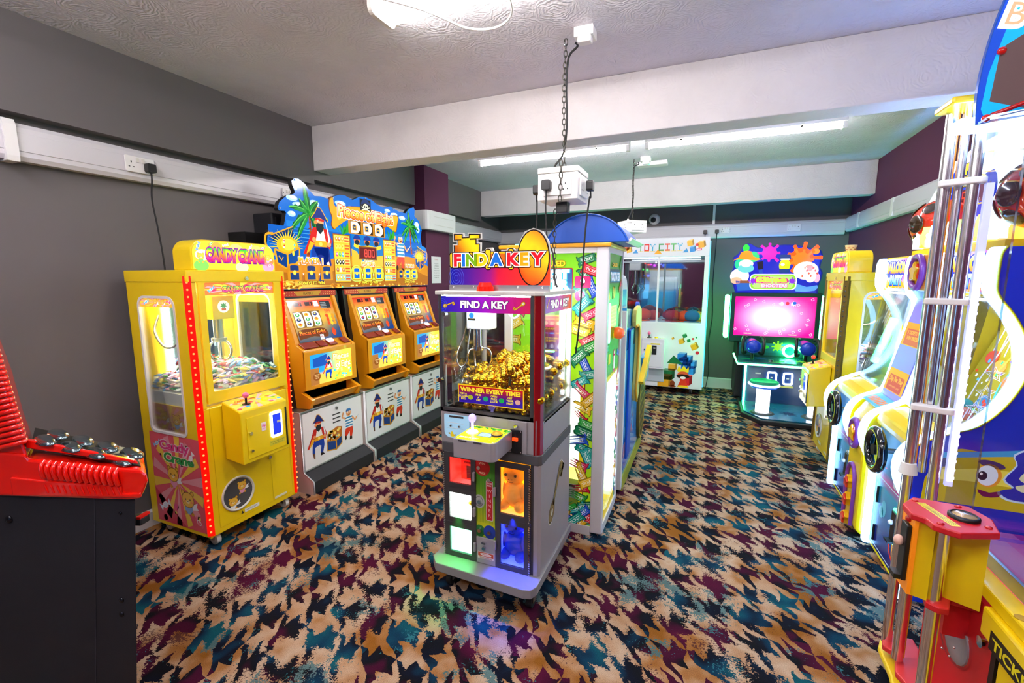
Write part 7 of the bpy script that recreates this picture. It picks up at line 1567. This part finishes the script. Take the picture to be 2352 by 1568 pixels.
for (x, z, R_) in ((.858, .60, .075), (1.058, 1.53, .082)):
    r_ = U.part('ring_bumper', MB().torus((x, cyc, z), R_, .016, 'x', 32, 8, (.9, 1.05)), M['purple'])
    U.part('star_knob', MB().prism(star(cyc, z, R_*.75, 5, .6), 'x', x-.022, x+.01), mat('knob_yellow', '#f0b810', .2, coat=.5), parent=r_, bev=.01); U.part('red_star', MB().prism(star(cyc-.022, z, R_*.6, 5, .6), 'x', x-.014, x+.004), mat('knob_red', '#e03010', .2, coat=.5), parent=r_, bev=.006)
U.part('column_head', MB().box(1.068, cy0-.01, 1.43, 1.3, cy1+.01, 1.625), M['amber'], bev=.012)
U.part('sloping_panel', MB().prism([(1.0, .80), (1.12, 1.38), (1.09, 1.43), (1.4, 1.43), (1.4, .80)], 'y', cy0-.008, cy1+.008), mat('lilac_panel', '#9080f0', .3))
a = Art(); PL = math.hypot(.12, .58); a.rect(-cy1, 0, -cy0, PL, '#9480f8', 0)
for z0 in (.06, .33):
    a.rect(-cy1, z0, -cy0, z0+.13, '#f0a010', 1); a.rect(-cy1+.03, z0+.005, -cy0-.03, z0+.095, '#d82838', 2)
a.text('50p Per Play', -cyc, .12, .028, '#ffb040', 3, .03, width=.18); a.text('PLEASE INSERT COINS', -cyc, .085, .010, '#ffc070', 3)
a.text('3 TICKETS TO', -cyc, .395, .020, '#ffb040', 3, .03, width=.17); a.text('WIN PRIZES', -cyc, .365, .020, '#ffb040', 3, .03, width=.15)
U.art('price_print', a, ((.9985, 0, .80), (0, -1, 0), (.12/PL, 0, .58/PL)), printmat(.1))
U.part('instruction_shelf', MB().prism([(.915, .79), (1.0, .825), (1.0, .815), (.92, .78)], 'y', cy0, cy1), mat('sky_shelf', '#50b0d8', .3))
a = Art(); a.rect(-cy1+.01, 0, -cy0-.01, .085, '#48b0d8', 0)
for k in range(7): a.rect(-cy1+.03+.03*k, .015, -cy1+.05+.03*k, .06, '#f08040', 1)
U.art('instruction_print', a, ((.915, 0, .7905), (0, -1, 0), (.085/math.hypot(.085, .035), 0, .035/math.hypot(.085, .035))), printmat(.1))
# roof decorations
U.part('roof_box', MB().box(1.12, 2.5, 1.60, 1.56, 3.80, 1.63), M['yellow'])
U.part('yellow_gable', MB().prism([(3.95, 1.63), (3.95, 1.67), (3.40, 1.76), (2.55, 1.76), (2.55, 1.63)], 'x', 1.30, 1.36), mat('gable_yellow', '#e8b818', .35), bev=.004)
U.part('added_blue_fill', MB().box(1.47, 2.6, 1.632, 1.555, 3.75, 1.645), mat('roof_fill_blue', '#2060ff', .3, emit=85, ecol='#5090f0'), label='added blue glowing strip on the roof, tinting the ceiling')  # glowing strip added for the blue tint on ceiling and beam
starp = U.part('star_shelf', MB().box(1.22, 2.75, 1.63, 1.30, 3.75, 1.67), M['yellow'])
cols_ = ['#ffffff', '#60ff40', '#ff9020', '#ffffff', '#a0ffb0', '#ffffff', '#ffe040']
for k in range(9):
    y = 3.66-.10*k; U.part('glowing_star', MB().prism(star(y, 1.735, .07, 5, .5), 'x', 1.20, 1.26), mat('star_glow%d' % (k % 4), ['#f4fff4', '#c8ff90', '#ffffff', '#ffd080'][k % 4], .3, emit=[2.2, 1.3, 2.4, 1.4][k % 4], ecol=['#e0ffe8', '#70ff30', '#ffffff', '#ff9a30'][k % 4]), bev=.004)
def bug(y, z, lab):
    p_ = U.part('spotted_ball', MB().sphere((1.33, y, z), .15, 28, 18), mat('bug_red', '#e03008', .12, coat=.8), label=lab)
    for (dy, dz, s_) in ((-.05, .0, .055), (.085, -.05, .05), (.05, .10, .05), (-.08, .09, .04), (-.03, -.10, .045)):
        v = Vector((-math.sqrt(max(.001, .15**2-dy*dy-dz*dz)), dy, dz)); nrm = v.normalized(); b = MB(); b.sphere((0, 0, 0), s_, 16, 10, (.16, 1, 1))
        q = nrm.to_track_quat('-X', 'Z'); c = Vector((1.33, y, z))+v*.985
        b.v = [tuple(q @ Vector(w_)+c) for w_ in b.v]; U.part('dark_spot', b, mat('spot_brown', '#3a2410', .12, coat=.8), parent=p_)
bug(3.70, 1.83, 'glossy red ball with brown spots at far end of the star row'); bug(2.76, 1.86, 'glossy red ball with brown spots at near end of the star row')
SGN = smooth([(4.15, 2.0), (3.95, 2.14), (3.82, 2.22), (3.45, 2.26), (3.1, 2.24), (2.95, 2.05), (3.0, 1.86), (3.35, 1.72), (3.62, 1.74), (3.78, 1.80), (3.88, 1.88), (4.05, 1.96)], 2, True)
U.part('cloud_sign', MB().prism(SGN, 'x', 1.40, 1.46), mat('sign_white', '#f0fff8', .3, emit=.8, ecol='#e0fff4'), bev=.01)
a = Art()
a.poly([(-y, z) for y, z in smooth([(3.80, 2.02), (3.84, 2.10), (3.74, 2.19), (3.62, 2.16), (3.55, 2.05), (3.35, 2.08), (3.30, 1.95), (3.42, 1.85), (3.40, 1.76), (3.55, 1.74), (3.66, 1.84), (3.80, 1.87), (3.90, 1.93), (3.88, 2.01)], 3, True)], '#1030b0', 1)
a.text('SUPER', -3.64, 2.115, .05, '#f8d818', 5, .09, width=.20, outline='#101840', ow=.08); a.text('BONUS', -3.62, 2.045, .05, '#f8d818', 5, .09, width=.20, outline='#101840', ow=.08)
a.rect(-3.70, 1.925, -3.36, 2.02, '#581018', 2); digits(a, '500', -3.66, 1.94, .065, '#ff4020', 3, .9); a.line([(-3.72, 1.915), (-3.36, 1.915)], .008, '#f0b818', 3)
a.line([(-y, z) for y, z in smooth([(3.86, 1.98), (3.88, 1.93), (3.78, 1.89)], 3)], .008, '#f8e060', 2); a.ell(-3.60, 1.885, .03, .03, '#f8e040', 2); a.ell(-3.52, 2.13, .035, .045, '#f8e040', 3)
a.line([(-y, z) for y, z in smooth([(3.78, 2.10), (3.66, 2.155), (3.55, 2.1), (3.42, 2.06)], 4)], .008, '#f8e060', 2); a.line([(-y, z) for y, z in smooth([(3.60, 1.86), (3.50, 1.82), (3.46, 1.95)], 4)], .007, '#ffffff', 2)
a.text('<', -3.815, 1.92, .05, '#ffffff', 3, .04)
U.art('cloud_print', a, BX(1.3995), printmat(.4, .2))
for y in (3.3, 3.6): U.part('sign_post', MB().cyl((1.44, y, 1.62), (1.44, y, 1.78), .02), M['steel'])
# ------------------------------------------------------------------ pole and coin post machine at the right edge
R_ = Thing('rolling_ball_machine', 'red, yellow and chrome pole game with clear tower at the right edge', 'arcade machine', (1.15, 1.55, 0))
yl, rd_ = M['yellow'], M['dred']
R_.part('body', MB().box(.83, .9, .10, 1.5, 1.98, .56), rd_, bev=.004)
R_.part('base', MB().box(.82, .9, .02, 1.5, 2.0, .10), yl)
R_.part('red_front', MB().box(.80, 1.565, .10, .83, 1.97, .56), rd_)
R_.part('yellow_rim', MB().prism([(.79, .95), (.79, 1.66), (.815, 1.98), (.845, 1.98), (.845, .95)], 'z', .585, .625), yl, bev=.006)
R_.part('rim_block', MB().box(.775, .9, .50, .845, 1.60, .585), yl, bev=.008)
tk = R_.part('ticket_front', MB().box(.79, .9, .10, .83, 1.53, .50), yl, bev=.004)
R_.part('rim_recess', MB().cyl((.805, 1.50, .6245), (.805, 1.50, .6265), .014), mat('recess', '#b89008', .5))
a = Art(); a.poly([(-1.548, .49), (-1.30, .49), (-1.30, .545), (-1.548, .545)], '#141414', 0); a.text('TICKETS', -1.43, .503, .028, '#e8d818', 2, .03, width=.21)
R_.art('ticket_label', a, BX(.7745), printmat(0))
R_.part('pink_playfield', MB().box(.845, .9, .60, 1.5, 1.97, .645), mat('pink_lit', '#e04890', .25, emit=.35, ecol='#ff4090'))
a = Art(); a.rect(.845, .9, 1.5, 1.97, '#e878b0', 0)
for k, c in enumerate(['#e8a0c8', '#c02868', '#e06858', '#d83060', '#e8b0d0']): a.poly([(.9+.12*k, .9), (1.0+.12*k, .9), (.95+.14*k, 1.97), (.88+.12*k, 1.97)], c, 1)
a.rect(.845, 1.90, 1.5, 1.93, '#8858d0', 2)
R_.art('playfield_print', a, ((0, 0, .6455), (1, 0, 0), (0, 1, 0)), printmat(.3, .15))
R_.part('playfield_glass', MB().prism([(.85, .66), (1.5, .66), (1.5, .668), (.85, .668)], 'y', .9, 1.96), M['glass'])
R_.part('metal_rim', MB().box(.843, .9, .625, .853, 1.96, .668), M['alu'])
# clear tower panel with light strip
R_.part('clear_tower', MB().box(.80, 2.0, .64, 1.5, 2.008, 2.05), M['acrylic'])
R_.part('clear_column', MB().box(.826, 1.985, .64, .90, 1.998, 2.0), glassmat('blue_acrylic', (.86, .90, 1.), .10, .05))
ls = R_.part('strip_channel', MB().box(.812, 1.975, .78, .832, 1.99, 1.80), mat('channel_clear', '#dfe4ff', .2, emit=.3, ecol='#a8b0ff'))
R_.part('strip_light', MB().box(.815, 1.970, .80, .829, 1.976, 1.58), mat('strip_lamp', '#ffffff', .3, emit=2.2, ecol='#b8b8ff'), parent=ls)
b = MB()
for k in range(26): b.box(.814, 1.966, .81+.03*k, .830, 1.9705, .818+.03*k)
R_.part('strip_leds', b, mat('strip_dot', '#ffffff', emit=3, ecol='#c8c8ff'), parent=ls, kind='stuff')
for z in (1.80, 1.86): R_.part('clear_crossbar', MB().box(.80, 1.96, z, 1.5, 1.985, z+.035), M['acrylic'])
for (x, y, z0, z1, r, nm) in ((.725, 2.03, .10, 2.04, .0165, 0), (.765, 2.035, .80, 2.04, .012, 0), (.785, 1.99, .62, 2.02, .0165, 0), (.722, 1.92, .12, .52, .0165, 0), (.690, 1.65, .04, .78, .0165, 0)):
    R_.part('chrome_pole', MB().cyl((x, y, z0), (x, y, z1), r, seg=20), mat('pole_chrome', '#f2f2f6', .2, 1.))
R_.part('yellow_bar', MB().box(.705, 1.66, .06, .715, 1.68, .53), yl); R_.part('yellow_bar', MB().box(.738, 2.045, .8, .752, 2.055, 2.04), mat('bar_orange', '#f09018', .3)); R_.part('yellow_bar', MB().box(.737, 1.93, .12, .747, 1.95, .53), yl)
for z in (1.80, 1.41, 1.035):
    R_.part('white_spacer', MB().prism(rrect(-.05, -.02, .06, .02, .01, 3), 'z', 0, .02), M['white'], bev=.004)
    o = [c for c in R_.o.children if c.name.startswith('white_spacer')][-1]; o.data.transform(Matrix.Translation((.755-R_.loc[0], 2.0-R_.loc[1], z-R_.loc[2])) @ Matrix.Rotation(-.42, 4, 'Z') @ Matrix.Scale(1.05, 4)@Matrix.Translation(R_.loc)) 
R_.part('foot_ring', MB().cyl((.725, 2.03, .79), (.725, 2.03, .83), .028, .022), M['white']); 
R_.part('yellow_top_plate', MB().box(.685, 1.93, 2.04, .95, 2.06, 2.062), yl, bev=.006)
R_.part('yellow_bottom_plate', MB().prism([(.668, 1.55), (.69, 1.50), (.82, 1.50), (.82, 2.08), (.73, 2.10), (.705, 2.04), (.70, 1.90), (.68, 1.80)], 'z', .04, .065), yl, bev=.008)
for (zz, P_) in ((.09, [(.70, 1.99), (.73, 1.96), (.70, 1.86), (.72, 1.80), (.82, 1.80), (.82, 2.07), (.72, 2.06)]),
                 (.065, [(.66, 1.62), (.70, 1.58), (.82, 1.58), (.82, 1.82), (.76, 1.86), (.70, 1.80), (.67, 1.74)])):
    R_.part('red_foot_plate', MB().prism(P_, 'z', zz, zz+.022), mat('foot_red', '#d83838', .4), bev=.005)
brk = R_.part('top_bracket', MB().prism([(.607, 1.708), (.643, 1.760), (.655, 1.775), (.787, 1.763), (.812, 1.69), (.790, 1.600), (.690, 1.560), (.662, 1.575), (.640, 1.590), (.634, 1.625), (.607, 1.642)], 'z', .782, .802), rd_, bev=.004)
for x, y in ((.650, 1.745), (.660, 1.60), (.775, 1.625), (.755, 1.745)): R_.part('red_bolt', MB().sphere((x, y, .803), .009, 10, 6, (1, 1, .5)), mat('bolt_red', '#c01010', .2, coat=.4), parent=brk)
R_.part('dial_rim', MB().lathe([(.036, 0), (.036, .008), (.030, .012), (.028, .009)], (.738, 1.668, .802), seg=28), M['black'], parent=brk)
R_.part('dial_face', MB().lathe([(.029, .008), (.02, .012), (0, .014)], (.738, 1.668, .802), seg=28), mat('dial_gold', '#c8a868', .15, .3, coat=1.), parent=brk)
a = Art(); a.rect(-.012, -.075, .012, .065, '#e8d818', 0); a.text('THIS GAME ACCEPTS', .0, .0, .005, '#404010', 1, rot=PI/2); 
for k in range(3): a.line([(-.006+.006*k, -.07), (-.006+.006*k, .06)], .0018, '#70681c', 1)
R_.art('yellow_sticker', a, ((.676, 1.672, .8025), (math.cos(.25), math.sin(.25), 0), (-math.sin(.25), math.cos(.25), 0)), printmat(.05), parent=brk)
bx = R_.part('coin_post', MB().prism([(.640, 1.755), (.778, 1.750), (.790, 1.640), (.700, 1.690), (.668, 1.640), (.628, 1.655), (.628, 1.72)], 'z', .535, .782), yl)
R_.part('coin_front', MB().box(.620, 1.645, .54, .630, 1.73, .78), mat('orange_plate', '#f08818', .35, emit=.15), parent=bx)
cmx = R_.part('coin_mech', MB().box(.607, 1.655, .575, .620, 1.70, .755), M['black'], parent=bx, bev=.003)
R_.part('coin_knob', MB().sphere((.598, 1.678, .695), .013, sc=(1, 1, 1.3)), mat('knob_pink', '#f0c0b0', .3), parent=bx); R_.part('coin_cup', MB().box(.590, 1.66, .575, .607, 1.70, .59), M['black'], parent=bx); R_.part('red_bolt', MB().sphere((.618, 1.68, .768), .010), mat('bolt_red', '#c01010', .2, coat=.4), parent=bx)
R_.part('lower_bracket', MB().prism([(.655, 1.80), (.67, 1.84), (.80, 1.80), (.84, 1.70), (.82, 1.665), (.74, 1.68), (.715, 1.62), (.690, 1.615), (.665, 1.635), (.675, 1.69)], 'z', .513, .535), rd_, bev=.004)
R_.part('red_web', MB().box(.74, 1.70, .40, .80, 1.73, .513), rd_)
R_.part('clear_dome', MB().sphere((.80, 1.745, .36), .085, 20, 14, (.35, 1, .9)), M['acrylic']); R_.part('dome_recess', MB().cyl((.795, 1.745, .36), (.80, 1.745, .36), .07), M['silver'])
for k in range(6): R_.part('clear_rivet', MB().sphere((.772, 1.745+.05*math.cos(k), .36+.05*math.sin(k)), .004, 6, 4), M['chrome'])
R_.part('chrome_lock', MB().cyl((.80, 1.605, .465), (.782, 1.605, .465), .016), M['chrome'])
a = Art(); a.rect(-1.592, .51, -1.562, .56, '#f0f0f4', 0); a.rect(-1.588, .535, -1.566, .555, '#902028', 1); a.text('50p', -1.577, .52, .008, '#a02030', 1)
R_.art('price_sticker', a, BX(.7995), printmat(0)); R_.part('black_edge', MB().box(.792, 1.545, .10, .80, 1.565, .56), M['black'])
# header with letters
HO = smooth([(.727, 1.957), (.722, 2.04), (.727, 2.13), (.74, 2.22), (.758, 2.30), (.78, 2.38), (.82, 2.46)], 3)+[(1.15, 2.52), (1.25, 2.3), (1.2, 2.05), (.95, 1.98)]
R_.part('header_board', MB().prism(HO, 'y', 1.88, 1.895), mat('header_blue', '#1858c8', .25))
a = Art(); a.poly([((x-.95)*.99+.95, (z-2.2)*.99+2.2) for x, z in HO], '#1848c0', 0)
a.poly([(.735, 2.0), (.745, 1.975), (1.1, 2.0), (1.1, 2.45), (.80, 2.35), (.765, 2.2), (.742, 2.1)], '#18a8e8', 1)
a.poly([(.752, 2.02), (.762, 2.165), (.80, 2.19), (1.05, 2.34), (1.10, 2.05), (.85, 1.985)], '#5a4848', 3)
a.text('B', .778, 2.225, .06, '#ffffff', 8, .14, rot=-.25); a.text('B', .778, 2.225, .06, '#f0b088', 9, .0, rot=-.25); a.text('O', .80, 2.31, .075, '#ffffff', 8, .14, rot=-.2); a.text('O', .80, 2.31, .075, '#f0b088', 9, .0, rot=-.2); a.text('B', .833, 2.215, .055, '#f06018', 8, .14, rot=-.5); a.text('B', .833, 2.215, .055, '#ffffff', 9, .05, rot=-.5)
a.poly([(.825, 2.27), (.86, 2.33), (.90, 2.33), (.86, 2.27)], '#f0d818', 4); a.text('N', .865, 2.06, .06, '#f85020', 6, .06); a.text('OUNCE', .93, 2.31, .06, '#ffffff', 8, .1, rot=.1)
R_.art('header_print', a, FY(1.8795), printmat(.35, .15), label='blue header print with white bubble letters')
R_.part('lit_shelf', MB().box(.70, 1.90, 1.955, 1.2, 1.98, 1.985), mat('shelf_lamp', '#ffffff', .3, emit=9, ecol='#a6ccff'))
R_.part('clear_hood', MB().prism([(.73, 1.955), (1.2, 1.955), (1.2, 2.0), (.73, 1.962)], 'y', 1.80, 1.875), M['acrylic'])
R_.part('red_rod', MB().cyl((.752, 1.86, 1.975), (.95, 1.84, 2.045), .0065), mat('rod_red', '#b81018', .25, coat=.5))
for (x, y, z) in ((.742, 1.86, 1.968), (.762, 1.872, 2.155)): R_.part('red_ball', MB().sphere((x, y, z), .011), mat('ball_red', '#d01808', .2, coat=.5))
# ------------------------------------------------------------------ black and red cabinet, near left, seen from the side
th = math.radians(19.2)
P_ = Thing('music_game_cabinet', 'black cabinet with ribbed glossy red top and rows of silver pads, near left', 'arcade machine', (-1.645, .798, 0), th, local=True)
dpt = .42
class SH(MB): pass
_pp = P_.part
def shp(name, mb, m, **k):
    mb.v = [(v[0]-(1.08*v[1] if v[1] > 0 else 0), v[1], v[2]) for v in mb.v]      # the cabinet narrows towards the wall: slanted front
    return _pp(name, mb, m, **k)
P_.part = shp
P_.part('side_board', MB().prism([(-1.1, 0.0), (-.09, 0.0), (-.074, .13), (.001, .80), (-1.1, .80)], 'y', .0, .02), M['charcoal'], bev=.003)
P_.part('front_board', MB().prism([(-.112, 0), (-.09, 0), (.001, .80), (-.02, .80)], 'y', .02, dpt), M['charcoal'])
P_.part('far_side_board', MB().prism([(-1.1, 0.0), (-.09, 0.0), (.001, .80), (-1.1, .80)], 'y', dpt, dpt+.02), M['charcoal'])
P_.part('seam_strip', MB().prism([(-.224, .121), (-.2215, .121), (-.1365, .795), (-.139, .795)], 'y', -.0015, .001), mat('seam_grey', '#34343c', .5))
for (x, z, r) in ((-.447, .714, .013), (-.055, .749, .006), (-.09, .44, .009), (-.096, .388, .009), (-.139, .30, .0)):
    if r: P_.part('dome_bolt', MB().sphere((x, -.001, z), r, 14, 8, (1, .5, 1)), mat('bolt_black', '#1c1c22', .2, .5))
gr = mat('gloss_red', '#f01406', .14, coat=.8)
prof = [(-.60, .800), (-.013, .800), (.030, .806), (.046, .83), (.063, .865), (.060, .888), (.048, .900), (-.041, .906), (-.275, .924), (-.330, .928), (-.342, .945)]
P_.part('red_tray', MB().prism(prof+[(-.60, .96)], 'y', -.012, .14), gr, bev=.008)
P_.part('red_recess', MB().prism([(-.40, .868), (-.29, .860), (-.062, .853), (-.025, .850), (-.025, .825), (.036, .828), (.034, .812), (-.40, .806)], 'y', -.018, -.008), gr, bev=.004)
for k in range(13):
    x = -.285+.0205*k; z1 = .917-.078*(x+.285)
    P_.part('rib', MB().tube(smooth([(x, -.004, z1+.004), (x+.001, -.017, z1-.006), (x+.004, -.021, z1-.025), (x+.006, -.017, z1-.046)], 3), .0075, 8), gr)
    P_.part('grille_slot', MB().tube([(x+.004, -.0185, .848), (x+.012, -.0185, .820)], .0028, 6), gr)
back = [(-.338, .925), (-.350, .976), (-.362, 1.03), (-.372, 1.104), (-.381, 1.176), (-.40, 1.26), (-.43, 1.40)]
P_.part('red_upright', MB().prism(back+[(-.75, 1.40), (-.75, .80), (-.36, .86)], 'y', -.006, .14), gr, bev=.01)
for k in range(24):
    z = .985+.0172*k; 
    xs = -.352-(z-.976)*.155
    P_.part('rib', MB().tube(smooth([(xs+.006, .03, z), (xs+.004, .0, z-.001), (xs-.008, -.016, z-.004), (xs-.05, -.018, z-.014), (xs-.10, -.014, z-.028)], 3), .0078, 8), gr)
P_.part('upright_edge', MB().tube([(-.46, -.012, .90), (-.50, -.012, 1.05), (-.54, -.012, 1.40)], .012, 8), gr)
P_.part('glass_deck', MB().prism([(-.335, .95), (-.06, .912), (-.06, .918), (-.335, .956)], 'y', .02, .13), mat('deck_glass', '#506058', .06, coat=1.))
P_.part('red_spine', MB().prism([(-.35, .985), (.02, .922), (.03, .910), (-.35, .955)], 'y', .012, .03), gr, bev=.004)
sil = mat('pad_silver', '#6e8288', .12, .9, coat=.5)
for r_ in range(2):
    for k in range(4):
        x = -.285+.086*k+r_*.043; z = .976-.020*k+.004*r_
        pad = P_.part('silver_pad', MB().lathe([(.0, .010), (.026, .009), (.036, .005), (.043, -.002), (.042, -.006), (0, -.006)], (x, .04+.045*r_, z-.002), seg=24), sil)
P_.part('pad_rail', MB().prism([(-.33, .975), (.035, .902), (.035, .893), (-.33, .955)], 'y', .02, .15), M['black'])
t = Thing('coin_tray', 'small black tray with red rim poking out past the near left cabinet', 'tray', (-1.62, .93, 0))
bb = MB(); c_, s_ = math.cos(th), math.sin(th)
def loc2(x, y, z): return (-1.645+x*c_-y*s_, .798+x*s_+y*c_, z)
b = MB().box(-.235, .195, .585, -.185, .24, .615); b.v = [loc2(*v) for v in b.v]; t.part('tray_body', b, M['black'], bev=.006)
b = MB().box(-.20, .195, .613, -.185, .24, .622); b.v = [loc2(*v) for v in b.v]; t.part('tray_rim', b, M['red'])
